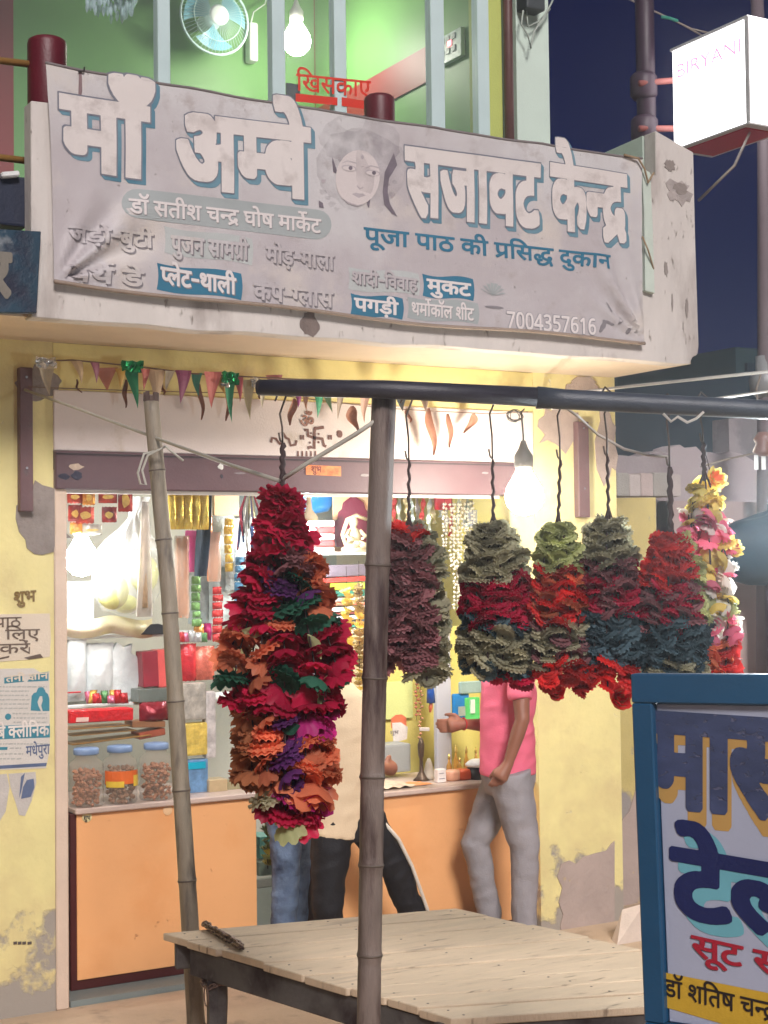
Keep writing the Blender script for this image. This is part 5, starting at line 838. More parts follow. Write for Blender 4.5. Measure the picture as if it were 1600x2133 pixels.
# ------------------------------------------------------------------ wooden table
wood = mat('bleached_plank', (214, 192, 164), .75, .10, 3, .35, 40, stretch=(1, 7, 1), patch=[((150, 128, 108), 8, .66, .05, None, 0), ((120, 104, 92), 1.2, .68, .08, None, 0), ((96, 82, 74), 30, .74, .04, None, 0)])
woodd = mat('weathered_beam', (92, 88, 86), .85, .25, 6, .4, 40, patch=[((44, 30, 34), 5, .55, .1, None, 0), ((120, 122, 120), 9, .68, .06, None, 0)])
ZT = .75
A, B_, D_ = P(334, 1944, 'Z', ZT), P(944, 1892, 'Z', ZT), P(945, 2121, 'Z', ZT)
C_ = B_+(D_-A)*1.0; C_ = P(1763, 2069, 'Z', ZT)
tab = thing('wooden_table', 'low wooden plank table standing in the street in front of the shop', 'table', (A+C_)/2-Vector((0, 0, ZT)))
cuts = [0, .11, .235, .40, .545, .69, .80, .90, 1]
for i in range(len(cuts)-1):
    s0, s1 = cuts[i]+.0045, cuts[i+1]-.0045; R = random.Random(i)
    a, b, c, d = A.lerp(D_, s0), B_.lerp(C_, s0), B_.lerp(C_, s1), A.lerp(D_, s1); o_ = R.uniform(-.008, .008)
    e1 = (b-a).normalized()*o_; dz = Vector((0, 0, -.026)); zz = Vector((0, 0, R.uniform(-.003, .002)))
    T = [a+e1+zz, b+e1+zz, c+e1+zz, d+e1+zz]; mb = M(); mb.add(T+[p+dz for p in T], [(0, 1, 2, 3), (7, 6, 5, 4), (0, 4, 5, 1), (1, 5, 6, 2), (2, 6, 7, 3), (3, 7, 4, 0)])
    mb.build('plank', wood, tab, bevel=.003)
    for u_ in (.05, .52, .95):
        for w_ in (.25, .75):
            p = a.lerp(b, u_).lerp(d.lerp(c, u_), w_)+zz+e1; M().lathe(p+Vector((R.uniform(-.006, .006), R.uniform(-.006, .006), -.0005)), [(.0042, 0), (.0042, .0012)], 8).build('nail_head', mat('rusty_nail', (70, 52, 46), .6), tab)
def beam(p, q, w, h, name='rail', m=woodd):
    d = (q-p); l = d.length; d.normalize(); s = Vector((-d.y, d.x, 0)).normalized()
    M().obox((p+q)/2, d*(l/2), s*(w/2), Vector((0, 0, h/2))).build(name, m, tab, bevel=.005)
dn = Vector((0, 0, -.026-.05)); inn = lambda p: p.lerp((A+C_)/2, .05)
ia, ib, ic, idd = [inn(p)+dn for p in (A, B_, C_, D_)]
e_ = (B_-A).normalized(); a2 = A.lerp(D_, .10)+e_*.03+dn; d2 = A.lerp(D_, .995)+e_*.03+dn
beam(a2, d2, .03, .10, 'side_rail'); beam(ib, ic, .03, .10, 'side_rail'); beam(idd, ic, .03, .10, 'side_rail'); beam(ia, ib, .03, .1, 'side_rail')
lp = P(392, 2060, 'Z', .55)
for k, p in enumerate((A.lerp(D_, .16)+e_*.06, ib, ic, d2-(D_-A).normalized()*.06)):
    p = Vector((p.x, p.y, 0)); R = random.Random(k); pts = [p+Vector((R.uniform(-.006, .006), R.uniform(-.006, .006), z)) for z in (0, .2, .4, .55, .66, .722)]
    M().tube(pts, [.036, .037, .036, .039, .042, .043], 7).build('leg', woodd, tab, bevel=0)
lg = A.lerp(D_, .16)+e_*.06
chm = mat('rusty_chain', (130, 108, 98), .45, .25, 30, .3, metal=.6)
def chain(label, pts, step, r, tr, n):
    t = thing('chain', label, 'chain', pts[0]); L_ = [(pts[i+1]-pts[i]).length for i in range(len(pts)-1)]; tot = sum(L_); k = 0; s = 0
    link_me = M().tube([Vector((math.cos(a)*r, math.sin(a)*r*.6, 0)) for a in [2*math.pi*i/12 for i in range(13)]], tr, 6, caps=False).mesh('chain_link', chm, smooth=True)
    while s < tot:
        d = s; i = 0
        while i < len(L_)-1 and d > L_[i]: d -= L_[i]; i += 1
        p = pts[i].lerp(pts[i+1], d/L_[i]); t_ = (pts[i+1]-pts[i]).normalized()
        o = link('chain_link', link_me, t); q = t_.to_track_quat('X', 'Z').to_matrix().to_4x4(); R = random.Random(k)
        o.matrix_local = Matrix.Translation(p-pts[0]+Vector((0, 0, R.uniform(-.002, .004)))) @ q @ Matrix.Rotation(math.pi/2*(k % 2)+R.uniform(.2, .7), 4, 'X'); s += step; k += 1
    return t
chain('rusty twisted chain lying on the left corner of the wooden table', [P(x, y, 'Z', ZT+.014) for x, y in ((427, 1926), (443, 1936), (458, 1944), (475, 1955), (490, 1962), (503, 1974))], .017, .0165, .005, 0)
c = lg+Vector((0, 0, -.14)); rg = [c+Vector((math.cos(a)*.05, math.sin(a)*.05, .008*math.sin(3*a))) for a in [2*math.pi*i/16 for i in range(17)]]
chain('chain wrapped round the left leg of the wooden table', rg, .014, .012, .003, 0)
tag(M().tube([c+Vector((-.05, -.02, 0))+Vector((0, math.cos(a)*.018-.005, math.sin(a)*.035-.035)) for a in [2*math.pi*i/14 for i in range(15)]], .0028, 6, caps=False).build('ring', chm, smooth=True), 'loose metal ring hanging from the chain on the left table leg', 'ring')
# ------------------------------------------------------------------ blue signboard at the right
O_ = PD(1313, 1404, 3.3); rh = Vector((RT.x, RT.y, 0)).normalized(); fh = Vector((FW.x, FW.y, 0)).normalized(); ang = math.radians(33)
e0 = rh*math.cos(ang)-fh*math.sin(ang); v0 = Vector((0, 0, -1)); th = .024
eu = e0*math.cos(th)-v0*math.sin(th); ev = v0*math.cos(th)+e0*math.sin(th); en = eu.cross(ev).normalized()
if en.dot(FW) > 0: en = -en
def SB(px, py, lift=0):                       # where a sight line meets the board's face
    d = ray(px, py); n = en; o = O_+en*lift; return CAM+d*((o-CAM).dot(n)/d.dot(n))
sb = thing('tailor_signboard', 'blue framed tailor signboard with big dark Hindi letters standing at the lower right', 'signboard', O_+ev*1.2+eu*.4)
bf = mat('blue_frame_paint', (28, 78, 114), .4, .1, 4, .1); pan = mat('pale_sign_panel', (172, 178, 198), .5, .05, 2, .05)
Wb, Hb, ft = .98, .80, .062
frt = -en*.035
def bd(u0, u1, v0, v1, n0, n1, m, name):
    c = O_+eu*((u0+u1)/2)+ev*((v0+v1)/2)+en*((n0+n1)/2); M().obox(c, eu*((u1-u0)/2), ev*((v1-v0)/2), en*((n1-n0)/2)).build(name, m, sb, bevel=.003)
bd(0, Wb, 0, ft, -.04, 0, bf, 'frame_rail'); bd(0, Wb, Hb-ft, Hb, -.04, 0, bf, 'frame_rail')
bd(0, ft*.75, ft+.001, Hb-ft-.001, -.04, 0, bf, 'frame_stile'); bd(Wb-ft, Wb, ft+.001, Hb-ft-.001, -.04, 0, bf, 'frame_stile')
bd(ft*.75+.001, Wb-ft-.001, ft+.001, Hb-ft-.001, -.036, -.020, pan, 'panel')
for u0 in (.02, Wb-.06): bd(u0, u0+.04, Hb+.001, Hb+.55, -.038, -.004, bf, 'leg')
PL = -.020
def sbt(word, x0, y0, x1, y1, hp, m, off, lift, name='lettering', sh=(0, 0), wide=1):
    a, b = SB(x0, y0, PL), SB(x1, y1, PL); t_ = SB(x0, y0-hp, PL); up_ = (t_-a); h = up_.length
    text(word, a, b, h, en, m, name, sb, off, lift, None, sh, up=up_.normalized(), cut=None)
navy = mat('navy_letter_paint', (62, 72, 106), .5, .25, 5, .1, stretch=(1, 2, 4), patch=[((96, 98, 126), 22, .62, .03, None, 0)]); navy2 = mat('deep_navy_paint', (26, 36, 88), .45, .1, 5)
ochre = mat('ochre_shadow_paint', (190, 150, 84), .55, .08, 5, 0); aqua = mat('aqua_shadow_paint', (110, 176, 190), .55, .08, 5, 0); crim = mat('crimson_letter_paint', (170, 30, 52), .55, .1, 5); bandm = mat('yellow_band_paint', (206, 166, 52), .55, .06, 5); inkk = mat('dark_brush_ink', (40, 30, 26), .6)
sbt('mas', 1356, 1680, 1800, 1722, 190, ochre, .062, .0006, 'letter_shade', (.006, -.018)); sbt('mas', 1356, 1668, 1800, 1712, 176, navy, .048, .0018)
sbt('tel', 1408, 1908, 1800, 1985, 132, aqua, .048, .0012, 'letter_shade', (.018, -.014)); sbt('tel', 1404, 1902, 1796, 1978, 132, navy2, .038, .0024)
sbt('suit', 1442, 1990, 1660, 2040, 42, crim, .022, .0030)
q = [SB(1366, 2020, PL+.0012), SB(1800, 2108, PL+.0012), SB(1800, 2220, PL+.0012), SB(1372, 2094, PL+.0012)]
q[0] = SB(1366, 2022, PL+.0012); M().add(q, [(0, 1, 2, 3)]).build('yellow_band', bandm, sb)
sbt('shatish', 1384, 2072, 1700, 2146, 34, inkk, .012, .0030)
# ------------------------------------------------------------------ lit box sign, pipe and rods
YPp = YU+.35
pa = PY(1345, 150, YPp)
dp = mat('dark_purple_pipe', (58, 42, 56), .5, .2, 6)
t = thing('drain_pipe', 'dark vertical pipe with clamps rising beyond the parapet end', 'pipe', pa)
M().tube([(pa.x, YPp, 4.25), (pa.x, YPp, 6.8)], .066, 14).build('pipe_body', dp, t, smooth=True)
for y in (178, 268): z = PY(1330, y, YPp).z; M().lathe((pa.x-.02, YPp, z-.09), [(.07, 0), (.095, .03), (.095, .15), (.07, .18)], 14).build('clamp', dp, t, smooth=True)
XS = pa.x+.12
def PX(x, y): return P(x, y, 'X', XS)
q1, q2, q3, q4 = PX(1400, 99), PX(1556, 48), PX(1557, 268), PX(1397, 302)
lb = thing('lit_box_sign', 'bright white illuminated box sign with a red underside on rods at the upper right', 'lit sign', (q1+q3)/2)
yA, yB_2 = q1.y, q2.y; zt0, zb0 = (q1.z+q2.z)/2, (q3.z+q4.z)/2
lit = glow('lit_white_panel', (1, .98, .98), 2.3); redf = mat('red_sign_frame', (190, 36, 60), .4, .05)
M().box(XS, XS+.34, yB_2, yA, zb0, zt0).build('lit_panel', lit, lb, bevel=.004)
whf = mat('white_sign_frame', (215, 215, 215), .4)
M().box(XS-.008, XS+.348, yB_2-.012, yB_2-.0005, zb0, zt0+.02).build('front_edge', glow('lit_front_panel', (1, .97, .97), 1.9), lb)
M().box(XS-.012, XS-.002, yB_2-.02, yB_2+.012, zb0, zt0+.01).build('corner_strip', whf, lb)
M().box(XS-.01, XS+.35, yB_2-.012, yA+.01, zb0-.012, zb0-.001).build('bottom_frame', whf, lb)
M().box(XS+.03, XS+.31, yB_2+.06, yA-.05, zb0-.02, zb0-.013).build('red_bottom', redf, lb)
M().box(XS-.01, XS+.35, yB_2-.012, yA+.01, zt0+.001, zt0+.02).build('top_frame', whf, lb)
f = bpy.data.curves.new('sign_letters', 'FONT'); f.body = 'BIRYANI'; f.size = .17; f.align_x = 'LEFT'
fo = bpy.data.objects.new('sign_letters', f); COL.objects.link(fo)
me = bpy.data.meshes.new_from_object(fo.evaluated_get(bpy.context.evaluated_depsgraph_get())); bpy.data.objects.remove(fo)
wx = max(v.co.x for v in me.vertices); s_ = (yA-yB_2-.1)/wx
for v in me.vertices: v.co = Vector((XS-.004, yA-.04-v.co.x*s_, zt0-.2+v.co.y*.8))
me.materials.clear(); me.materials.append(mat('faint_pink_letters', (150, 70, 90), .5, emit=5)); link('sign_letters', me, lb)
rodm = mat('rust_red_rod', (150, 84, 78), .5, .15, 10)
for k, (x0_, y0_) in enumerate(((1332, 174), (1332, 268))):
    a = PY(x0_, y0_, YPp-.06); b = PX(1396, y0_-14 if k == 0 else y0_-6); b.x = XS+.1
    tag(M().tube([a, b+Vector((0, .02, 0))], .022, 10).build('sign_rod', rodm, smooth=True), '%s rust red rod joining the dark pipe to the lit box sign' % ('upper', 'lower')[k], 'rod', 'sign rods')
rope('thin cable from the lit box sign down to the right of the parapet end', [Vector((XS+.1, yB_2+.1, zb0-.03)), PD(1530, 345, 9.2), PD(1455, 418, 9.4)], .009, mat('grey_cable', (140, 130, 120), .6), 'cable', 'cable')
rope('thin cable crossing the night sky towards the lit box sign', [PD(1290, -12, 12), PD(1330, 8, 12), PD(1390, 36, 12), PD(1440, 60, 12), PD(1500, 74, 12)], .008, mat('grey_cable'), 'cable', 'cable')
rope('second thin cable meeting the top of the lit box sign', [PD(1400, 40, 12), PD(1470, 78, 12)], .007, mat('grey_cable'), 'cable', 'cable')
tag(M().tube([PD(1378, 35, 12), PD(1395, 38, 11.98), PD(1412, 44, 12)], .013, 6).build('green_tape', mat('green_tape', (60, 150, 130), .5)), 'scrap of green tape on the thin cable in the night sky', 'tape')
# utility pole at the right edge
up_ = [PD(1575, -40, 11), PD(1592, 300, 11), PD(1594, 760, 11), PD(1596, 1960, 11)]; up_[-1].z = 0
t = thing('utility_pole', 'thin grey street pole at the right edge of the view behind the lit sign', 'street pole', up_[-1])
M().tube(up_, [.045, .05, .055, .065], 12).build('shaft', mat('grey_purple_pole', (104, 92, 98), .6, .1, 6), t, smooth=True)
M().lathe(PD(1592, 800, 11)-Vector((0, 0, .1)), [(.05, 0), (.1, .04), (.11, .14), (.06, .2), (.06, .3)], 14).build('insulator', mat('grey_insulator', (130, 132, 134), .4), t, smooth=True)
M().tube([PD(1585, 780, 10.9), PD(1576, 810, 10.9), PD(1578, 835, 10.9)], .008, 6).build('wire_end', mat('grey_cable'), t)
# little hanging clamp at the right edge
c = PD(1590, 925, 6.3); t = thing('cable_clamp', 'small metal cable clamp with rags hanging at the right edge below the pole', 'clamp', c)
M().lathe(c, [(.02, -.05), (.045, -.03), (.03, 0), (.04, .02), (.02, .05)], 10).build('clamp_body', mat('brown_clamp', (120, 84, 74), .5), t, smooth=True)
for k in range(3): M().obox(c+RT*(-.03+.03*k)+Vector((0, 0, -.075)), RT*.008, FW*.003, Vector((0, 0, .03))).build('rag', mat('white_plastic'), t)
M().tube([c+Vector((0, 0, -.03)), PD(1520, 955, 6.5), PD(1460, 972, 6.8)], .004, 5).build('wire_end', mat('grey_cable'), t)
# ------------------------------------------------------------------ ground beyond, neighbours on the right
def wallpoly(name, label, pxs, Y, m, thick=.2, cat='wall', group=None, ground=True):
    pts = [PY(x, y, Y) for x, y in pxs]; P2 = [(p.x, p.z) for p in pts]
    if ground: P2 += [(P2[-1][0], 0), (P2[0][0], 0)]
    o = M().poly(P2, Y, Y+thick).build(name, m); return tag(o, label, cat, group)
wallpoly('neighbour_wall', 'low yellow wall continuing to the right of the shop corner behind the garlands', [(1283, 1037), (1366, 1036)], YW+.3, mat('dull_yellow_paint', (200, 184, 120), .8, .1, 3, .3, patch=[((150, 144, 140), 2.5, .5, .03, -.3, 1.3), ((150, 144, 140), 4, .66, .02, None, 0)]))
gw = mat('grey_ruin_plaster', (150, 140, 142), .9, .12, 2.5, .6, 20, patch=[((120, 114, 116), 2, .58, .05, None, 0)])
wallpoly('ruined_wall', 'pale ragged broken wall under the dark gap right of the shop', [(1384, 952), (1398, 932), (1416, 926), (1428, 934), (1450, 930), (1462, 942), (1480, 942), (1500, 946), (1520, 940), (1545, 945), (1570, 960), (1640, 990), (1900, 1010)], YW+1.6, mat('pale_lilac_plaster', (176, 164, 166), .85, .06, 2, .3))
wallpoly('ruined_wall', 'grey broken masonry block between the shop corner and the pale ragged wall', [(1262, 955), (1290, 948), (1330, 952), (1372, 938), (1392, 946), (1394, 1010)], YW+1.2, gw)
t = thing('ledge', 'rough stone ledge with loose blocks under the grey broken masonry', 'ledge', PY(1320, 1020, YW+.9))
R = random.Random(4); xs = [1262, 1286, 1312, 1336, 1362, 1395, 1420]
for i in range(6):
    a = PY(xs[i], 1034, YW+.85); b = PY(xs[i+1]-1, 988+R.uniform(-4, 6), YW+.85); M().box(a.x, b.x, YW+.85, YW+1.18, a.z, b.z).build('stone_block', mat('pale_stone_%d' % (i % 3), ((186, 170, 166), (160, 156, 150), (190, 180, 176))[i % 3], .9, .1, 6, .5), t, bevel=.012)
wallpoly('back_wall', 'flat pinkish grey wall low down at the right edge behind the bright garland', [(1368, 1044), (1480, 1042), (1640, 1050), (1900, 1060)], YW+1.2, mat('pinkish_grey_wall', (180, 160, 156), .85, .05, 2, .15))
wallpoly('brick_pier', 'grey pier standing beside the dark opening at the right edge', [(1518, 872), (1570, 868), (1620, 866)], YW+2.4, gw)
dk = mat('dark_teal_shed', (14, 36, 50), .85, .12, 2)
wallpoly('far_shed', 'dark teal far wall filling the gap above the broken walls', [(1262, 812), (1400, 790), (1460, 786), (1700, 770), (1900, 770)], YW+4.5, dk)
t = thing('far_building', 'dim greenish building with a window frame far off at the right edge', 'building', PY(1570, 800, YW+6))
a, b = PY(1535, 860, YW+6), PY(1700, 736, YW+6); M().box(a.x, b.x, YW+6, YW+9, 0, b.z).build('wall', mat('dim_green_wall', (30, 54, 60), .8), t)
a, b = PY(1552, 830, YW+6), PY(1578, 758, YW+6); M().box(a.x, b.x, YW+5.95, YW+5.999, a.z, b.z).build('window', dk, t, bevel=.01)
M().poly([(PY(x, y, YW+.3).x, PY(x, y, YW+.3).z) for x, y in ((1286, 1742), (1296, 1706), (1310, 1690), (1322, 1650), (1340, 1636), (1364, 1640), (1364, 1930), (1286, 1935))], YW+.292, YW+.2995).build('plaster_patch', mat('lilac_bare_plaster'), bpy.data.objects['neighbour_wall'])
# teal round parasol
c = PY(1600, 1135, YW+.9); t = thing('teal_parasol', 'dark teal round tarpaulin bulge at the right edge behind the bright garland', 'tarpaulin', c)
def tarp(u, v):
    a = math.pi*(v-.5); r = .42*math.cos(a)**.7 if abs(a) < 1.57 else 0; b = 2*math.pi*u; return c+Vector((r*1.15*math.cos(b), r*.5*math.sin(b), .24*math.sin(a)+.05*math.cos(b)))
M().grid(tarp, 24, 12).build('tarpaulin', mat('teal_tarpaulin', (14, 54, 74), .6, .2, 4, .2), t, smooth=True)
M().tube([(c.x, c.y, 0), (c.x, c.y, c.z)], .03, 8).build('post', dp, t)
# white rubble at wall foot
c = P(1315, 1935, 'Z', .06); tag(M().add([c+Vector(v) for v in ((-.14, -.05, -.06), (.12, -.05, -.06), (.12, .06, -.06), (.1, .0, .13), (-.02, .05, .1), (-.1, .05, -.06))], [(0, 1, 3), (1, 2, 3), (0, 3, 4), (3, 2, 4), (0, 4, 5), (5, 4, 2), (0, 5, 2, 1)]).build('plaster_lump', mat('white_plaster_lump', (206, 190, 176), .9, .1, 10, .4)), 'pale broken plaster lump at the foot of the wall beside the blue signboard', 'rubble')
# ------------------------------------------------------------------ shop room and step
room = thing('shop_room', 'pale plastered inside of the shop behind the counters', 'room', (XL, YW+1, 0))
inw = mat('pale_inner_wall', (206, 204, 190), .7, .05, 2, .15); iny = mat('yellow_inner_wall', (220, 206, 120), .7, .05, 2, .15)
YI = 9.3
M().box(XL-.3, XR+.3, YI, YI+.1, 0, 2.9).build('back_wall', inw, room)
M().box(XL-.3, XL-.2, YW+.30, YI-.002, 0, 2.9).build('left_wall', inw, room)
M().box(XR+.2, XR+.3, YW+.26, YI-.002, 0, 2.9).build('right_wall', iny, room)
M().box(XL-.3, XR+.3, YW+.27, YI+.1, 2.78, 2.9).build('ceiling', inw, room)
M().box(XL+.01, XR+.19, YW+.005, YI-.003, .001, .03).build('shop_floor', mat('grey_tile_floor', (128, 138, 136), .35, .08, 3, .05), room)
ZSTEP = .08
M().box(PY(800, 1900, 6.5).x, PY(1128, 1900, 6.9).x, 6.55, YW-.002, 0.001, ZSTEP).build('shop_step', mat('worn_step_cement', (170, 156, 140), .9, .1, 4, .4), kind='structure')
# counters
lam = mat('orange_laminate', (238, 176, 120), .38, .03, 2, .06, 30, patch=[((230, 160, 102), 2.6, .64, .12, None, 0), ((196, 130, 86), 14, .72, .03, None, 0), ((170, 116, 80), 3.5, .66, .08, -.35, .32), ((246, 196, 150), 34, .74, .02, None, 0)]); lamd = mat('dark_maroon_edge', (74, 26, 24), .5, .1); topm = mat('pale_counter_top', (196, 176, 164), .35, .08, 14, .05)
def counter(label, x0, x1, y, zt, zb, dl=.03, dr=0):
    t = thing('counter', label, 'counter', (x0, y, 0))
    M().box(x0, x1, y+.012, y+.55, zb, zt-.03).build('carcass', lamd, t, bevel=.003)
    M().box(x0+dl, x1-dr, y, y+.0118, zb+.05, zt-.032).build('front_panel', lam, t, bevel=.003)
    M().box(x0+.015, x1+.01, y-.03, y+.57, zt-.029, zt).build('counter_top', topm, t, bevel=.006)
    return t
YC = YW+.16
zc = PY(330, 1668, YC).z
cl = counter('left shop counter with a plain orange front, jars and boxes stacked on it', PY(148, 1800, YC).x, PY(535, 1800, YC).x, YC, zc, .03)
for px_, s_, c_ in ((181, 1, (226, 214, 160)), (349, 0, (236, 196, 150))):
    p = PY(px_, 1702 if s_ else 1688, YC); M().lathe((0, 0, 0), [(.026, 0), (.024, .004), (0.012, .006)], 18).build('round_sticker', mat('sticker_%d' % s_, c_, .4, .3 if s_ else .02, 60), cl).matrix_local = Matrix.Translation(p-Vector(cl['wp'])+Vector((0, -.001, 0))) @ Matrix.Rotation(math.pi/2, 4, 'X')
text('shubh', PY(174, 1709, YC-.008), PY(188, 1708, YC-.008), .02, (0, -1, 0), mat('dark_line'), 'sticker_mark', cl, off=.02)
YC2 = YW+.06
zc2 = PY(890, 1640, YC2).z
cr = counter('right shop counter with an orange front behind the man in the pink shirt', PY(706, 1800, YC2).x, PY(1122, 1800, YC2).x, YC2, zc2, .03, 0)
# ------------------------------------------------------------------ goods
ORD = 'first second third fourth fifth sixth seventh eighth ninth tenth eleventh twelfth thirteenth fourteenth fifteenth'.split()
def P3(px, py, y): return PY(px, py, y)
def foilm(c, met=.5, r=.25): return mat('foil_%d_%d_%d' % c, c, r, .35, 22, .6, 45, metal=met)
def plas(c, r=.3, v=.12): return mat('plastic_%d_%d_%d' % c, c, r, v, 14, .25, 40)
def clear(c, a=.55): return mat('clear_%d_%d_%d' % c, c, .12, .1, 14, .4, 40, trans=a)
def pouch(mb, c, w, h, t, seed=0, lean=0):
    R = random.Random(seed); k = [R.uniform(-1, 1) for _ in range(6)]
    for sgn in (1, -1):
        mb.grid(lambda u, v: Vector(c)+Vector(((u-.5)*w+lean*(v-.5)*h, sgn*-t*(math.sin(math.pi*u)*math.sin(math.pi*v))**.5*(1+.15*math.sin(u*9+k[0]*5)*math.sin(v*7+k[1]*5))+.006*math.sin(v*30)*(abs(v-.5) > .42), (v-.5)*h+.004*math.sin(u*25+k[2]))), 8, 10)
    return mb
def box_px(name, label, cat, x0, y0, x1, y1, Y, depth, m, rot=0, parent=None, bev=.004, group=None):
    a, b = P3(x0, y1, Y), P3(x1, y0, Y); c = (a+b)/2+Vector((0, depth/2, 0)); w, h = (b.x-a.x)/2, (b.z-a.z)/2
    mb = M().obox(c, Vector((math.cos(rot), 0, math.sin(rot)))*w, Vector((0, depth/2, 0)), Vector((-math.sin(rot), 0, math.cos(rot)))*h)
    o = mb.build(name, m, parent, bevel=bev)
    return tag(o, label, cat, group) if parent is None else o
def pouch_px(name, label, cat, x0, y0, x1, y1, Y, m, t=.02, lean=0, parent=None, seed=0, group=None):
    a, b = P3(x0, y1, Y), P3(x1, y0, Y); c = (a+b)/2
    o = pouch(M(), c, b.x-a.x, b.z-a.z, t, seed, lean).build(name, m, parent, smooth=True)
    return tag(o, label, cat, group) if parent is None else o
# hanging strips of snack packets
for label, cells in (
    ('strip of red and gold snack packets hanging at the far left of the opening', [(140, 1020, 172, 1048, 0), (142, 1052, 170, 1086, 2), (146, 1088, 172, 1112, 1)]),
    ('second strip of shiny red and gold packets from the left, hanging over the white bulb', [(172, 1020, 198, 1052, 1), (158, 1056, 196, 1090, 0), (170, 1092, 212, 1114, 3)]),
    ('strip of two red packets with white borders hanging left of the white knotted bag', [(205, 1020, 244, 1048, 0), (212, 1056, 243, 1088, 2)]),
    ('single dark red packet with a gold picture next to the leaning bamboo pole', [(246, 1018, 276, 1066, 2)])):
    Y = YW+.20; t = thing('packet_strip', label, 'snack packets', P3(cells[0][0], cells[0][1], Y), 'packet strips hanging in the opening')
    for k, (x0, y0, x1, y1, c) in enumerate(cells):
        pouch_px('packet', '', '', x0, y0, x1, y1, Y+.02*k, foilm(((176, 62, 44), (214, 150, 60), (150, 44, 36), (206, 206, 196))[c]), .014, parent=t, seed=x0)
        a, b = P3(x0+7, y1-8, Y-.02+.02*k), P3(x1-7, y0+10, Y-.02+.02*k); M().poly(blob((a.x+b.x)/2, (a.z+b.z)/2, (b.x-a.x)/2, (b.z-a.z)/2, 10, x0, .2), Y-.024+.02*k, Y-.021+.02*k).build('picture', foilm((236, 190, 90), .3), t)
# white knotted bag with yellow rounds
Yb2 = YW+.42
t = thing('knotted_bag', 'big see-through white plastic bag knotted at the top, full of pale yellow rounds', 'plastic bag', P3(262, 1180, Yb2))
a = P3(262, 1280, Yb2); top = P3(284, 1062, Yb2); cx = P3(262, 1180, Yb2).x
prof = [(.03, 0), (.13, .02), (.19, .10), (.20, .20), (.18, .30), (.12, .38), (.06, .44), (.02, .49), (.018, .52), (.05, .57), (.06, .60)]
mb = M(); V = []; n = 36
for i, (r, h) in enumerate(prof):
    for k in range(n):
        an = 2*math.pi*k/n; cr_ = 1+.10*math.sin(an*9+h*6)*(1 if h > .28 else .25); V.append((cx+(top.x-cx)*(h/.52)**2*.8+r*cr_*math.cos(an)*.92, Yb2+r*cr_*.75*math.sin(an), a.z+h*1.02))
mb.add(V, [(i*n+k, i*n+(k+1) % n, (i+1)*n+(k+1) % n, (i+1)*n+k) for i in range(len(prof)-1) for k in range(n)]+[tuple(range(n))[::-1]])
mb.build('bag_skin', clear((226, 228, 222), .72), t, smooth=True)
mb = M(); M_ = mat('white_bag_gather', (226, 230, 228), .35, .06, 20, .4)
V = []
for i, (r, h) in enumerate([(.145, .335), (.115, .385), (.062, .44), (.026, .49), (.024, .515), (.055, .565), (.062, .60)]):
    for k in range(n):
        an = 2*math.pi*k/n; cr_ = 1.04+.13*math.sin(an*9+h*6); V.append((cx+(top.x-cx)*(h/.52)**2*.8+r*cr_*math.cos(an), Yb2+r*cr_*.8*math.sin(an), a.z+h*1.02))
mb.add(V, [(i*n+k, i*n+(k+1) % n, (i+1)*n+(k+1) % n, (i+1)*n+k) for i in range(6) for k in range(n)]); mb.build('gathered_neck', M_, t, smooth=True)
ym = mat('pale_yellow_rind', (222, 222, 150), .45, .12, 4, .1, c2=(196, 200, 120), stretch=(9, 9, 1))
for k, (x, y, rx, rz, pos) in enumerate(((235, 1232, .085, .095, 'lowest, nearest the front'), (300, 1195, .08, .10, 'right, behind the clear tube'), (282, 1150, .075, .06, 'top'), (262, 1258, .07, .05, 'bottom right'))):
    c = P3(x, y, Yb2-.05+.06*k); tag(M().lathe(c, [(rx*math.sin(math.pi*i/12)*(1-.04*(i % 2)), -rz*math.cos(math.pi*i/12)) for i in range(13)], 28, .85).build('yellow_round', ym, smooth=True), 'pale yellow ribbed round inside the knotted bag, the %s one' % pos, 'round fruit', 'yellow rounds in the bag')
# long clear tube
c0, c1 = P3(303, 1045, YW+.14), P3(301, 1285, YW+.14)
t = thing('clear_tube_packet', 'long clear plastic sleeve hanging just left of the leaning bamboo pole', 'plastic sleeve', c0)
M().tube([c0, c0.lerp(c1, .3), c0.lerp(c1, .6), c1], [.018, .030, .038, .044], 10, ry=[.01, .014, .016, .006]).build('sleeve', clear((200, 190, 176), .35), t, smooth=True)
M().tube([c0.lerp(c1, .15), c0.lerp(c1, .5), c0.lerp(c1, .92)], [.010, .014, .018], 8).build('contents', mat('tan_contents', (190, 164, 130), .5, .3, 40, .3), t, smooth=True)
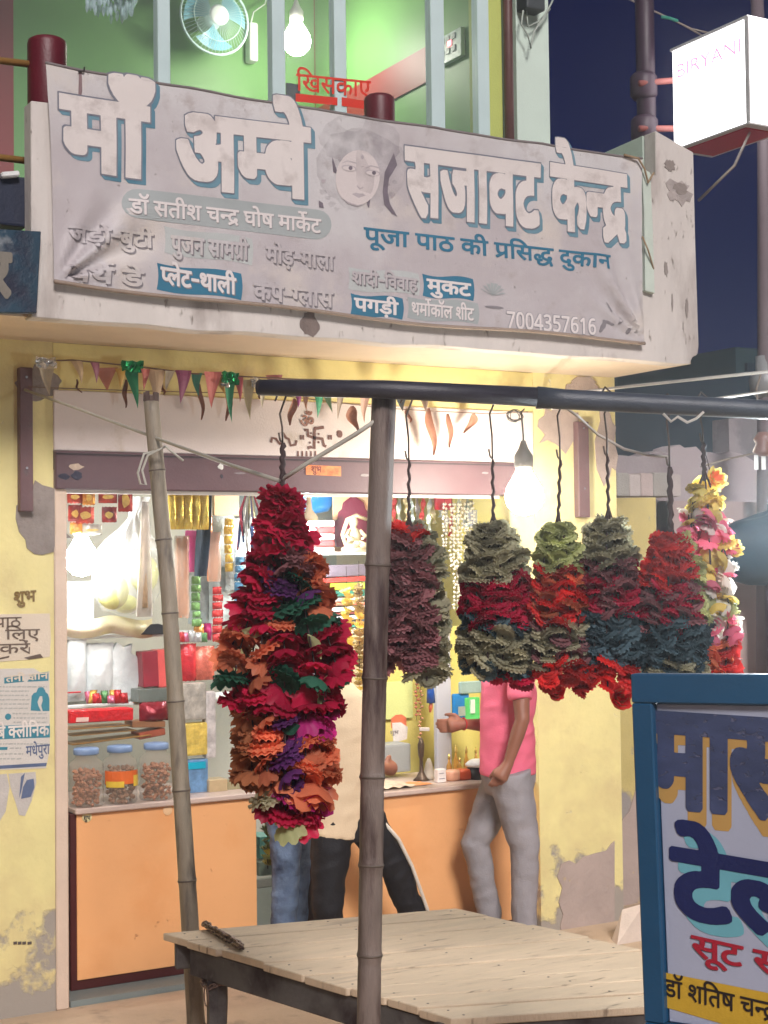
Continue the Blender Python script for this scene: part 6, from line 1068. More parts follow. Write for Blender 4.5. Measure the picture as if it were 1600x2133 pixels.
# gold packets
for k in range(5):
    x0 = 350+17*k; pouch_px('gold_packet', '%s gold packet from the left in the row right of the leaning pole' % ('first', 'second', 'third', 'fourth', 'fifth')[k], 'packet', x0, 1020, x0+17, 1103, YW+.22+.01*(k % 2), foilm((226, 196, 90), .55, .22), .02, seed=k, group='gold packets in a row')
Yk = YW+.32
tag(M().grid(lambda u, v: P3(431+(u-.5)*24-14*v, 1020+180*v, Yk)+Vector((0, .02*math.sin(u*9+v*3), 0)), 8, 14).build('dark_cloth', mat('dark_navy_cloth', (20, 40, 56), .6, .3, 10, .4), smooth=True), 'dark navy cloth strip hanging between the gold packets and the tan sticks', 'cloth')
for k, (x0, y0, x1, y1, lb_) in enumerate(((364, 1116, 394, 1288, 'long bundle of tan incense sticks hanging right of the leaning pole'), (432, 1108, 460, 1212, 'short bundle of tan incense sticks right of the dark navy cloth'))):
    t = thing('incense_bundle', lb_, 'incense sticks', P3((x0+x1)/2, y1, YW+.4)); R = random.Random(k)
    for j in range(9):
        xx = x0+(x1-x0)*(.15+.7*j/8); M().tube([P3(xx+R.uniform(-2, 2), y0+R.uniform(0, 8), YW+.4+.01*(j % 3)), P3(xx+R.uniform(-2, 2)-4*(k), y1-R.uniform(0, 8), YW+.4+.01*(j % 3))], .0052, 6).build('stick', mat('tan_stick_%d' % (j % 2), ((206, 140, 96), (190, 120, 80))[j % 2], .7, .15, 20), t)
    pouch_px('wrapper', '', '', x0, y0, x1, y1, YW+.4, clear((226, 200, 176), .6), .03, parent=t)
pouch_px('pink_packet', 'bright pink folded cloth packet behind the dark navy strip', 'packet', 386, 1105, 426, 1192, YW+.46, plas((214, 90, 160)), .012)
box_px('cardboard_panel', 'plain brown cardboard panel at the top between the navy cloth and the big garland', 'cardboard', 446, 1015, 498, 1074, YW+.9, .03, mat('cardboard', (190, 160, 120), .8, .06, 8))
for k, (x0, y0, x1, y1) in enumerate(((440, 1074, 486, 1180), (470, 1080, 525, 1230), (436, 1180, 500, 1300), (392, 1192, 440, 1300))):
    pouch_px('clear_packet', ('crumpled clear packet behind the tan sticks at the top', 'large crumpled silver packet beside the big garland', 'crumpled clear packet low beside the big garland', 'grey clear packet below the pink one')[k], 'packet', x0, y0, x1, y1, YW+.7+.05*k, mat('crumpled_silver', (176, 186, 184), .25, .2, 20, .9, 30), .03, seed=k+4)
# small hanging dolls / tinsel bottles
t = thing('tinsel_bunch', 'bunch of clear, red and blue shiny streamers hanging left of the big garland top', 'streamers', P3(520, 1030, YW+.3))
R = random.Random(9)
for j in range(14):
    x = 500+R.uniform(0, 46); c = [(196, 200, 196), (190, 60, 90), (60, 90, 150), (200, 196, 150)][j % 4]; y0 = 1030+R.uniform(0, 70); M().tube([P3(520+(x-520)*.4, 1030, YW+.3), P3(x, y0+30, YW+.3+R.uniform(-.03, .03)), P3(x+R.uniform(-6, 6), y0+80, YW+.3)], [.003, .009, .005], 6).build('streamer', foilm(c, .5, .2), t, smooth=True)
box_px('silver_cover', 'large grey reflective sheet on the back wall of the shop behind the streamers', 'sheet', 500, 1024, 700, 1220, YI-.06, .02, mat('grey_sheet', (160, 174, 176), .35, .1, 2))
tag(M().lathe(P3(655, 1036, YW+1.1), [(0.001, -.10), (.09, -.085), (.135, -.03), (.14, .04), (.10, .10), (.001, .12)], 24, .6).build('blue_balloon', mat('blue_rubber', (16, 110, 176), .3, .08), smooth=True), 'big blue balloon bulging at the top of the opening behind the hanging bulb', 'balloon')
# shelves on the back wall, left
shm = mat('white_shelf', (214, 216, 214), .5, .05)
def shelf(label, x0, x1, y, Y, d=.3):
    a, b = P3(x0, y, Y), P3(x1, y, Y); return tag(M().box(a.x, b.x, Y, Y+d, a.z-.018, a.z).build('shelf', shm, bevel=.003), label, 'shelf')
Ys = YW+.62
shelf('white shelf under the knotted bag and the yellow cloth', 136, 500, 1326, Ys)
shelf('low white shelf behind the jars on the left counter', 136, 520, 1470, Ys)
tag(M().box(P3(128, 1400, Ys).x, P3(134, 1400, Ys).x+.01, Ys-.02, Ys+.32, zc, 2.5).build('upright_partition', shm), 'white upright side panel of the shelves at the left jamb', 'panel')
box_px('white_board', 'flat white board standing on the shelf at the far left under the bright bulb', 'board', 137, 1210, 196, 1300, Ys+.1, .02, mat('white_board', (232, 234, 234), .5, .02))
tag(M().grid(lambda u, v: P3(138+182*u, 1287+38*v+5*math.sin(u*9), Ys-.02-.05*math.sin(math.pi*v))+Vector((0, .02*math.sin(u*14), 0)), 30, 8).build('yellow_cloth', mat('pale_yellow_satin', (226, 216, 140), .4, .2, 5, .3, c2=(214, 200, 190)), smooth=True), 'pale yellow satin cloth folded along the upper shelf', 'cloth')
tag(M().add([P3(x, y, Ys-.07-(.04 if k > 4 else 0)) for k, (x, y) in enumerate(((293, 1322), (340, 1322), (340, 1302), (330, 1299), (314, 1300)))]+[P3(x, y, Ys-.02) for x, y in ((293, 1322), (340, 1322), (340, 1302), (330, 1299), (314, 1300))], [(0, 1, 2, 3, 4), (9, 8, 7, 6, 5), (0, 5, 6, 1), (1, 6, 7, 2), (2, 7, 8, 3), (3, 8, 9, 4), (4, 9, 5, 0)]).build('black_stapler', mat('black_plastic', (24, 24, 28), .4), bevel=.003), 'small black tool lying at the right end of the yellow satin cloth', 'tool')
# white polystyrene cut-outs
wh = mat('white_foam', (200, 206, 206), .4, .12, 9, .8, 24)
pouch_px('white_bundle', 'white plastic wrapped bundle on the lower shelf at the far left', 'bundle', 138, 1332, 180, 1462, Ys+.02, wh, .05, seed=1)
pouch_px('white_bundle', 'white plastic wrapped bundle on the lower shelf, second from the left', 'bundle', 178, 1338, 236, 1462, Ys+.04, wh, .06, seed=2)
a = P3(262, 1400, Ys)
tag(M().poly([(a.x+dx, a.z+dz) for dx, dz in ((-.08, -.16), (.02, -.16), (.07, -.10), (.10, -.02), (.085, .03), (.075, .08), (.04, .10), (.05, .15), (.0, .13), (-.04, .16), (-.07, .1), (-.06, .04), (-.09, 0))], Ys+.02, Ys+.06).build('foam_cutout', wh, bevel=.008), 'white foam cut-out shaped like a crowned profile on the lower shelf', 'cut-out')
box_px('red_strip', 'thin red strip at the front of the lower shelf by the left jamb', 'strip', 139, 1440, 170, 1445, Ys-.05, .01, plas((170, 36, 40)))
box_px('gift_box', 'maroon and pink gift box leaning on the lower shelf left of the pole', 'box', 298, 1356, 330, 1432, Ys-.05, .10, plas((140, 40, 54)), .04)
box_px('gift_box', 'pale red gift box partly hidden by the leaning pole', 'box', 328, 1352, 372, 1432, Ys-.04, .10, plas((214, 92, 88)), .02)
for k, (x0, y0, x1, y1, c, lb_) in enumerate(((374, 1340, 408, 1420, (206, 50, 60), 'red cellophane packet right of the leaning pole, upper row'), (400, 1345, 446, 1418, (226, 120, 100), 'orange red cellophane packet beside the garland, upper row'), (404, 1300, 424, 1332, (214, 150, 70), 'small gold packet standing above the red cellophane packets'), (424, 1298, 440, 1334, (176, 40, 110), 'purple red ball shaped packet above the red cellophane packets'))):
    pouch_px('cellophane_packet', lb_, 'packet', x0, y0, x1, y1, Ys-.06+.02*k, foilm(c, .25, .2), .035, seed=k+20)
box_px('grey_box', 'flat grey green box behind the red cellophane bundle', 'box', 289, 1432, 368, 1464, Ys-.1, .12, plas((104, 112, 106)), 0)
YT = YC+.12
box_px('red_long_box', 'long shiny red box on top of the gold incense boxes on the left counter', 'box', 144, 1474, 278, 1508, YT, .10, foilm((206, 34, 40), .1, .25), -.01)
M().poly([(p.x, p.z) for p in (P3(158, 1504, YT-.004), P3(184, 1503, YT-.004), P3(185, 1494, YT-.004), P3(159, 1495, YT-.004))], YT-.006, YT-.003).build('label', plas((226, 190, 180)), bpy.data.objects['red_long_box'])
for k, (x0, y0, x1, y1, r) in enumerate(((146, 1510, 272, 1521, .0), (150, 1522, 286, 1533, .02), (150, 1534, 316, 1549, .05))):
    box_px('incense_box', 'flat gold incense box in the pile above the jars, %s one' % ('top', 'middle', 'lowest and longest')[k], 'box', x0, y0, x1, y1, YT+.005*k, .14, foilm((168, 128, 70), .35, .35), r, bev=.003, group='gold incense boxes')
box_px('brown_box', 'brown flat box piled right of the gold incense boxes', 'box', 276, 1500, 345, 1518, YT+.02, .12, plas((150, 104, 70)), -.06)
box_px('brown_box', 'brown flat box under the red cellophane bundle', 'box', 290, 1520, 345, 1538, YT+.02, .12, plas((160, 84, 60)), .12)
pouch_px('cellophane_bundle', 'dark red cellophane bundle above the third jar', 'bundle', 290, 1460, 350, 1504, YT+.03, foilm((130, 26, 40), .3, .22), .05, seed=31)
# loose shiny packets heaped on the shelves
R = random.Random(5)
for k in range(16):
    x = 184+9*k+R.uniform(-3, 3) if k < 9 else 352+12*(k-9); y = 1466 if k < 9 else 1338; h_ = R.uniform(16, 30); cn, c_ = R.choice((('gold', (206, 166, 80)), ('red', (190, 50, 56)), ('silver', (190, 194, 196)), ('green', (90, 140, 90)), ('pink', (214, 120, 150))))
    pouch_px('loose_packet', 'small %s packet on the %s shelf, %s in its row from the left' % (cn, 'lower' if k < 9 else 'upper', ORD[k if k < 9 else k-9]), 'packet', x-7, y-h_, x+8, y, Ys-.10-.015*(k % 3), foilm(c_, .35, .25), .014, lean=R.uniform(-.2, .2), seed=k+90, group='loose packets heaped on the shelves')
# jars
cj = clear((206, 190, 170), .80)
for k, (xc, lb_, fill) in enumerate(((180, 'clear plastic jar of brown sweets at the left jamb, its lid pale blue', (176, 116, 84)), (250, 'clear plastic jar with an orange and yellow label, between the two other jars', (150, 110, 84)), (326, 'clear ribbed plastic jar of brown nuts beside the leaning pole', (170, 112, 80)))):
    base = P3(xc, 1668-2*k, YC+.06); base.z = zc+.001; t = thing('sweet_jar', lb_, 'jar', base, 'sweet jars on the left counter')
    w = .088; pr = [(w*.92, .0), (w, .012)]+[(w*(1 if i % 2 else .955), .03+.016*i) for i in range(9)]+[(w, .19), (w*.93, .215), (w*.62, .235), (w*.6, .252)]
    M().lathe(base, pr, 28).build('jar_body', cj, t, smooth=True)
    M().lathe(base+Vector((0, 0, .253)), [(w*.70, 0), (w*.72, .004), (w*.72, .026), (w*.66, .031)], 28).build('lid', mat('pale_blue_lid', (112, 136, 172), .4, .05), t, smooth=True)
    R = random.Random(k+60); mb = M()
    for j in range(230):
        rr = w*.8*math.sqrt(R.random()); an = R.uniform(0, 6.28); s = R.uniform(.009, .014); mb.lathe(base+Vector((rr*math.cos(an), rr*math.sin(an), .008+R.uniform(0, .17))), [(s*.3, -s*.8), (s, 0), (s*.3, s*.8)], 6)
    mb.build('sweets', mat('sweets_%d' % k, fill, .5, .3, 25, .2), t, kind='stuff')
    if k == 1:
        for (c_, a0, a1, h0, h1) in (((226, 110, 50), 3.4, 6.0, .10, .165), ((230, 196, 70), 3.5, 4.6, .085, .115), ((232, 200, 80), 5.2, 5.9, .085, .14)):
            mb = M(); N_ = 8; q = w*1.012 if c_[1] == 110 else w*1.025; mb.grid(lambda u, v: base+Vector((q*math.cos(a0+(a1-a0)*u), q*math.sin(a0+(a1-a0)*u), h0+(h1-h0)*v)), 10, 1); mb.build('label', plas(c_), t)
# packets right of the pole
for k, (x0, y0, x1, y1, c, lb_) in enumerate(((378, 1422, 430, 1502, (186, 180, 168), 'silver grey packet standing behind the jars just right of the leaning pole'), (384, 1504, 434, 1576, (226, 196, 96), 'yellow picture packet right of the leaning pole, under the silver grey one'), (388, 1580, 434, 1656, (110, 150, 190), 'blue topped packet standing on the left counter right of the leaning pole'), (430, 1440, 450, 1580, (206, 200, 196), 'narrow white packet behind the orange garland strand'))):
    box_px('goods_packet', lb_, 'packet', x0, y0, x1, y1, YT+.03, .06, foilm(c, .15, .3), 0, bev=.01)
a = P3(392, 1603, YT+.025); b = P3(428, 1586, YT+.025); M().box(a.x, b.x, YT+.022, YT+.028, a.z, b.z).build('label', plas((20, 170, 200)), bpy.data.objects['goods_packet.002'])
box_px('small_carton', 'small tan carton on the left counter near the garland', 'carton', 436, 1622, 474, 1658, YT, .1, plas((190, 168, 130)), 0)
box_px('small_carton', 'small olive carton on the left counter at the garland edge', 'carton', 474, 1626, 504, 1657, YT+.02, .1, plas((160, 150, 116)), 0)
# middle of the shop: orange board with maroon cutout and idol on a glass shelf
Yo = YW+1.0
box_px('orange_board', 'pale orange board with a maroon arch shape behind the upright pole', 'board', 696, 1020, 820, 1150, Yo, .02, mat('pale_orange_board', (232, 186, 140), .6, .04))
a = P3(735, 1095, Yo); AR = [(-.12, -.13), (-.14, -.08), (-.135, .03), (-.11, .035), (-.105, .08), (-.08, .10), (-.07, .14), (-.03, .165), (0, .19), (.03, .165), (.07, .14), (.08, .10), (.105, .08), (.11, .035), (.135, .03), (.14, -.08), (.12, -.13)]
tag(M().poly([(a.x+x, a.z+z) for x, z in AR], Yo-.02, Yo-.004).build('arch_cutout', mat('maroon_velvet', (120, 24, 54), .8, .08), bevel=.003), 'maroon velvet arch shaped like a temple top fixed on the orange board', 'cut-out')
sh2 = shelf('glass grey shelf carrying the small cream idol', 684, 800, 1150, YW+.72, .22)
c = P3(737, 1149, YW+.8); t = thing('idol_figurine', 'small cream seated figurine with a raised arch of trumpets on the grey shelf', 'figurine', c)
im = mat('cream_resin', (206, 190, 150), .5, .2, 20, .4)
M().lathe(c, [(.075, 0), (.08, .02), (.06, .03), (.055, .05), (.04, .07), (.045, .10), (.035, .13), (.016, .145), (.026, .16), (.03, .178), (.02, .20), (.008, .215)], 18, .8).build('seated_body', im, t, smooth=True)
M().tube([c+Vector((-.05, 0, .03)), c+Vector((-.075, 0, .10)), c+Vector((-.04, 0, .19)), c+Vector((.02, 0, .215)), c+Vector((.09, 0, .19))], [.012, .012, .014, .013, .01], 8).build('arch', im, t, smooth=True)
for sx in (-1, 1): M().tube([c+Vector((sx*.035, -.01, .125)), c+Vector((sx*.065, -.03, .09)), c+Vector((sx*.03, -.05, .075))], [.013, .011, .009], 8).build('arm', im, t, smooth=True); M().tube([c+Vector((sx*.02, -.02, .05)), c+Vector((sx*.07, -.04, .035)), c+Vector((sx*.01, -.06, .03))], [.02, .017, .01], 8).build('folded_leg', im, t, smooth=True)
# piles of coloured sheets
R = random.Random(21); y = 1176
for k, (c, h, lb_) in enumerate((((110, 100, 110), 26, 'dark grey folded bag'), ((226, 70, 60), 12, 'red folded sheet'), ((190, 226, 60), 16, 'lime green folded sheet'), ((60, 130, 110), 14, 'dark green folded sheet'), ((236, 236, 230), 10, 'white folded sheet'), ((226, 140, 110), 9, 'salmon folded sheet'), ((236, 236, 236), 12, 'second white folded sheet'), ((140, 60, 60), 7, 'maroon folded sheet'), ((236, 240, 240), 12, 'third white folded sheet'), ((70, 90, 120), 8, 'slate blue folded sheet'), ((40, 170, 150), 7, 'turquoise folded sheet'), ((235, 235, 225), 14, 'fourth white folded sheet'), ((200, 190, 150), 20, 'cream folded sheet'))):
    box_px('folded_sheet', lb_+' in the pile behind the upright pole', 'folded sheet', 680+R.uniform(-4, 4), y, 765+R.uniform(-5, 5), y+h-1, YW+.75, .2, plas(c), .03*R.uniform(-1, 1)+.02, bev=.003, group='coloured sheets in a pile'); y += h
tag(M().box(P3(676, 1300, YW+.74).x, P3(800, 1300, YW+.74).x, YW+.74, YW+1.0, .03, P3(680, y, YW+.74).z-.003).build('back_cupboard', mat('cream_cupboard', (206, 190, 150), .6, .08, 3), bevel=.004), 'cream cupboard under the pile of coloured sheets', 'cupboard')
# red and white printed boxes beside the bulb
for k in range(5): box_px('printed_box', 'printed box in the stack right of the hanging white bulb, %s' % ('top', 'second from top', 'middle', 'second from bottom', 'bottom')[k], 'box', 662, 1084+14*k, 697, 1096+14*k, YW+.85, .1, plas(((226, 220, 216), (176, 60, 60))[k % 2]), 0, bev=.003, group='printed boxes in a stack')
# yellow flower strings inside the shop
for k, (x, y0, y1, c_) in enumerate(((722, 1236, 1440, YL), (748, 1225, 1446, (.62, .46, .2, 1)), (556, 1700, 1810, LG))):
    Y = YW+.35 if k < 2 else YC+.05; a, b = P3(x, y0, Y), P3(x+2, y1, Y); t = thing('flower_string', ('pale yellow flower string between the big garland and the upright pole', 'golden yellow flower string touching the left edge of the upright pole', 'green and yellow flower string hanging low behind the orange counter corner')[k], 'flower string', a)
    th = M().tube([a+Vector((0, 0, .15)), a, b], .002, 4).build('thread', twistm, t); n_ = int((a.z-b.z)/.024); R = random.Random(k)
    for i in range(n_):
        o = bpy.data.objects.new('flower', R.choice(DISC)); COL.objects.link(o); o.parent = th; f_ = .034*R.uniform(.8, 1.2); o.matrix_local = Matrix.Translation(a.lerp(b, i/n_)) @ Matrix.Rotation(R.uniform(-.5, .5), 4, 'X') @ Matrix.Rotation(R.uniform(-.5, .5), 4, 'Y') @ Matrix.Diagonal((f_, f_, f_, 1)); o.color = c_ if R.random() < .8 else YL
# streamers and bead strings on the right of the opening
R = random.Random(33); Yt = YW+.5
for k in range(15):
    x = 808+12*k+R.uniform(-3, 3); c = [(206, 210, 208), (190, 60, 60), (196, 210, 204), (200, 190, 150), (170, 190, 190)][k % 5]; y1 = 1075+R.uniform(0, 50)
    tag(M().grid(lambda u, v: P3(x-4+8*u+2*math.sin(v*6+k), 1018+(y1-1018)*v, Yt+.03*(k % 3))+Vector((0, .01*math.sin(v*20+u*3), 0)), 2, 14).build('foil_streamer', foilm(c, .5, .25), smooth=True), 'shiny thin foil streamer inside the top of the opening, %s from the upright pole' % ORD[k], 'streamer', 'foil streamers inside the opening')
box_px('red_packet', 'red square packet hanging among the silver streamers', 'packet', 908, 1018, 940, 1062, Yt-.03, .02, plas((190, 34, 56)), 0)
for k, x in enumerate((926, 942, 958, 972, 984, 950)):
    tag_t = thing('bead_string', 'clear crystal bead string between the second and third garlands, %s from the left' % ORD[(0, 1, 3, 4, 5, 2)[k]], 'bead string', P3(x, 1050, Yt-.08), 'crystal bead strings'); R = random.Random(k); y1 = (1150, 1190, 1255, 1170, 1140, 1280)[k]
    bm_me = M().lathe((0, 0, 0), [(.001, -.010), (.008, -.003), (.008, .003), (.001, .010)], 6).mesh('bead', foilm((226, 220, 206), .2, .12))
    n_ = int((y1-1050)/8)
    M().tube([P3(x, 1020, Yt-.08), P3(x, y1, Yt-.08)], .0012, 4).build('thread', twistm, tag_t)
    for i in range(n_):
        for s in (-1, 1): o = link('bead', bm_me, tag_t); o.matrix_local = Matrix.Translation(P3(x+s*3+R.uniform(-2, 2), 1050+8*i+R.uniform(-2, 2), Yt-.08)-P3(x, 1050, Yt-.08)) @ Matrix.Rotation(R.uniform(-1, 1), 4, 'Y')
box_px('grey_case', 'grey plastic case high on the right inner wall of the shop', 'case', 985, 1062, 1028, 1096, YW+.9, .12, plas((176, 180, 186)), .04)
box_px('dark_box', 'dark grey box under the grey case inside the shop', 'box', 975, 1042, 1040, 1060, YW+.95, .1, plas((130, 134, 120)), .04)
# things seen between the garland bottoms and the right counter
Yr2 = YC2+.30
box_px('yellow_partition', 'yellow painted partition behind the right counter', 'partition', 800, 1300, 1060, 1640, YW+.9, .04, iny)
box_px('lime_panel_board', 'pale yellow green panel fixed on the partition beside the pole', 'board', 800, 1418, 860, 1500, YW+.87, .02, mat('pale_lime_board', (214, 222, 150), .5, .04))  # plain pale lime board
t = thing('wall_calendar', 'small orange and white wall calendar with torn corner hanging beside the pole', 'calendar', P3(828, 1515, YW+.6))
a = P3(828, 1515, YW+.62)
M().poly([(a.x-.05, a.z), (a.x-.052, a.z+.055), (a.x-.02, a.z+.075), (a.x+.02, a.z+.075), (a.x+.05, a.z+.055), (a.x+.05, a.z)], YW+.6, YW+.606).build('orange_top', plas((220, 120, 84)), t)
M().poly([(a.x-.048, a.z+.03), (a.x-.042, a.z-.085), (a.x+.05, a.z-.07), (a.x+.056, a.z), (a.x+.01, a.z+.03)], YW+.596, YW+.5995).build('white_page', plas((226, 220, 214)), t)
text('shubh', P3(812, 1530, YW+.594), P3(830, 1529, YW+.594), .02, (0, -1, 0), mat('grey_print_ink', (130, 120, 120)), 'printing', t, off=.01)
box_px('grey_bin', 'grey metal bin standing on the right counter under the calendar', 'bin', 802, 1548, 856, 1612, YC2+.4, .15, mat('grey_metal_bin', (150, 154, 152), .4, .1), 0, bev=.012)
for k, (x, y0, y1, c) in enumerate(((868, 1425, 1500, (190, 120, 90)), (876, 1440, 1560, (200, 150, 110)))):
    t = thing('copper_bead_string', 'copper coloured bead string hanging left of the blue tassel, %s' % ('shorter one', 'longer one')[k], 'bead string', P3(x, y0, Yr2)); bme = M().lathe((0, 0, 0), [(.002, -.009), (.012, 0), (.002, .009)], 8).mesh('bead', foilm(c, .4, .2))
    for i in range(int((y1-y0)/8)): o = link('bead', bme, t); o.matrix_local = Matrix.Translation(P3(x+3*math.sin(i*2), y0+8*i, Yr2)-P3(x, y0, Yr2))
    M().tube([P3(x, y0-60, Yr2), P3(x, y1, Yr2)], .0012, 4).build('thread', twistm, t)
t = thing('blue_tassel', 'blue cloth tassel with an orange tip hanging over the right counter', 'tassel', P3(896, 1420, Yr2))
M().tube([P3(897, 1380, Yr2), P3(897, 1418, Yr2), P3(897, 1440, Yr2), P3(898, 1464, Yr2)], [.003, .012, .022, .026], 10).build('tassel_body', plas((30, 80, 160)), t, smooth=True); M().tube([P3(898, 1464, Yr2), P3(897, 1474, Yr2), P3(896, 1484, Yr2)], [.010, .013, .006], 8).build('tassel_tip', plas((196, 100, 60)), t, smooth=True)
box_px('grey_post', 'pale grey ribbed upright inside the shop right of the blue tassel', 'post', 912, 1300, 938, 1610, Yr2+.12, .04, mat('pale_grey_upright', (190, 192, 200), .5, .06, 30, stretch=(20, 1, 1)))
for k, (x0, y0, x1, y1, c, lb_) in enumerate(((946, 1444, 978, 1500, (30, 130, 200), 'blue packet hanging behind the outstretched hand'), (970, 1452, 1000, 1502, (90, 200, 110), 'green packet with a white bottle picture behind the pink shirt'), (960, 1418, 1004, 1446, (150, 176, 170), 'grey green box above the blue and green packets'))): box_px('shelf_packet', lb_, 'packet', x0, y0, x1, y1, Yr2+.1-.01*k, .03, plas(c), 0, bev=.006)
a = P3(956, 1492, Yr2+.09); M().box(a.x, a.x+.045, Yr2+.088, Yr2+.099, a.z, a.z+.055).build('label', plas((170, 180, 170)), bpy.data.objects['shelf_packet'])
a = P3(985, 1475, Yr2+.08); M().box(a.x-.015, a.x+.015, Yr2+.078, Yr2+.089, a.z-.03, a.z+.05).build('label', plas((226, 236, 226)), bpy.data.objects['shelf_packet.001'])
tag(M().box(P3(940, 1503, Yr2+.05).x, P3(1030, 1503, Yr2+.05).x, Yr2+.04, Yr2+.2, P3(940, 1506, Yr2+.05).z, P3(940, 1503, Yr2+.05).z).build('small_shelf', shm), 'thin white shelf carrying the blue and green packets', 'shelf')
def onc(px, dy=.15): p = PY(px, 1620, YC2+dy); p.z = zc2+.001; return p
# items on the right counter
c = onc(921, .1); t = thing('white_carton', 'small white carton standing on the right counter', 'carton', c); M().box(c.x-.028, c.x+.028, c.y, c.y+.04, c.z, c.z+.075).build('carton_body', plas((232, 226, 222)), t, bevel=.003)
M().box(c.x-.02, c.x+.018, c.y-.002, c.y-.0005, c.z+.02, c.z+.024).build('printing', plas((120, 116, 130)), t); M().box(c.x-.02, c.x+.012, c.y-.002, c.y-.0005, c.z+.05, c.z+.053).build('printing', plas((120, 116, 130)), t)
for k, (px_, w_, h_, c_, lb_) in enumerate(((944, .05, .06, (226, 170, 140), 'pale orange packet right of the white carton on the counter'), (966, .06, .06, (206, 90, 50), 'deep orange jar shaped packet on the right counter'))):
    c = onc(px_, .14); tag(M().lathe(c, [(w_*.8, 0), (w_, .01), (w_, h_*.8), (w_*.8, h_)], 14, .7).build('orange_packet', plas(c_), smooth=True), lb_, 'packet')
for k, (px_, dy, h_) in enumerate(((936, .3, .13), (950, .34, .17), (958, .26, .11), (972, .34, .16), (992, .34, .15))):
    c = onc(px_, dy); t = thing('attar_bottle', 'slim golden glass bottle with a pointed top, %s from the left behind the cartons' % ('first', 'second', 'third', 'fourth', 'fifth')[k], 'bottle', c, 'golden bottles on the right counter')
    M().lathe(c, [(.016, 0), (.018, .01), (.016, h_*.45), (.007, h_*.62), (.006, h_*.75)], 12).build('glass', mat('amber_glass', (214, 160, 70), .15, .1, 8, 0, trans=.3), t, smooth=True); M().lathe(c+Vector((0, 0, h_*.751)), [(.008, 0), (.008, h_*.1), (.002, h_*.25)], 10).build('cap', foilm((226, 196, 110), .7, .25), t, smooth=True)
c = onc(994, .12); t = thing('black_tub', 'black tub with a white cover beside the pink shirt', 'tub', c); M().lathe(c, [(.05, 0), (.055, .01), (.058, .07)], 18).build('tub_body', plas((40, 42, 46)), t, smooth=True); M().lathe(c+Vector((0, 0, .071)), [(.066, 0), (.068, .012), (.05, .03), (.03, .04)], 18).build('cover', plas((226, 228, 228)), t, smooth=True)
c0 = onc(822, .05)
tag(M().grid(lambda u, v: c0+Vector((-.12+.24*u, -.03+.2*v, .012+.035*math.sin(math.pi*min(1, u*1.1))*math.sin(math.pi*v)*(1-u*.6)+.005*math.sin(u*20+v*9))), 20, 10).build('cream_cloth', mat('cream_cotton', (226, 210, 186), .8, .06, 8, .3), smooth=True), 'cream cloth heaped on the right counter next to the upright pole', 'cloth')
c1 = onc(862, .1)
tag(M().grid(lambda u, v: c1+Vector((-.06+.16*u, -.04+.14*v, .004+.006*math.sin(u*9)*math.sin(v*6))), 12, 8).build('orange_paper', mat('orange_paper', (226, 150, 96), .7, .1, 8), smooth=True), 'orange paper lying beside the cream cloth on the right counter', 'paper')
# brass rack with dark bottle left of the hand
c = onc(878, .25); t = thing('incense_stand', 'tall dark and brass incense stand on the right counter', 'stand', c)
M().lathe(c, [(.05, 0), (.03, .02), (.012, .05), (.01, .12), (.016, .14), (.02, .2), (.008, .24)], 14).build('stand_body', foilm((90, 74, 60), .5, .3), t, smooth=True); M().lathe(c+Vector((.05, 0, 0)), [(.03, 0), (.034, .02), (.02, .09), (.008, .12)], 14).build('glass_cup', clear((220, 214, 200), .4), t, smooth=True)
for k, (x0, y0, x1, y1) in enumerate(((540, 1740, 556, 1790), (540, 1792, 558, 1826))): box_px('low_carton', ('teal and white carton low behind the orange counter corner', 'pale green carton on the floor behind the orange counter corner')[k], 'carton', x0, y0, x1+14, y1, YC+.45, .15, plas(((120, 190, 180), (180, 206, 190))[k]), 0, bev=.004)
box_px('low_rack', 'dark low rack seen in the gap between the two counters', 'rack', 538, 1830, 700, 1850, YC+.5, .2, plas((50, 50, 50)))
# rows of small sachets filling the back of the shop
R = random.Random(77)
for k, (x0, y0, y1, c_, cn) in enumerate(((442, 1222, 1330, (206, 60, 60), 'red'), (466, 1080, 1190, (226, 190, 80), 'gold'), (488, 1160, 1320, (80, 140, 180), 'blue'), (512, 1150, 1250, (214, 120, 160), 'pink'), (398, 1200, 1290, (120, 170, 100), 'green'), (420, 1040, 1100, (200, 120, 60), 'copper'))):
    Y_ = YW+.60-.01*k; t = thing('sachet_strip', 'hanging strip of small %s sachets inside the shop, left of the big garland' % cn, 'sachets', PY(x0, y0, Y_), 'sachet strips inside the shop'); y = y0
    while y < y1:
        h_ = R.randint(15, 20); pouch_px('sachet', '', '', x0+R.uniform(0, 3), y, x0+21+R.uniform(-3, 2), y+h_-1, Y_+R.uniform(0, .02), foilm(c_, .3, .25), .012, parent=t, seed=y); y += h_
# ------------------------------------------------------------------ lamps
def bulb(name, label, c, r, col, s, wire_pts, sock=(60, 56, 50)):
    t = thing(name, label, 'light bulb', c)
    M().lathe(c, [(r*.02, -r), (r*.5, -r*.87), (r*.87, -r*.5), (r, 0), (r*.9, r*.45), (r*.62, r*.9), (r*.42, r*1.25), (r*.38, r*1.4)], 20).build('globe', glow(name+'_glow', col, s*BULB), t, smooth=True)
    M().lathe(c+Vector((0, 0, r*1.41)), [(r*.44, 0), (r*.5, r*.2), (r*.5, r*.7), (r*.25, r*1.1), (r*.12, r*1.5)], 14).build('socket', mat('socket_%d' % sock[0], sock, .5), t, smooth=True)
    if wire_pts: M().tube([c+Vector((0, 0, r*2.8))]+wire_pts, .005, 6).build('wire', mat('black_wire', (40, 36, 36), .6), t, smooth=True)
    return t
cw = PY(1092, 1034, 6.55)
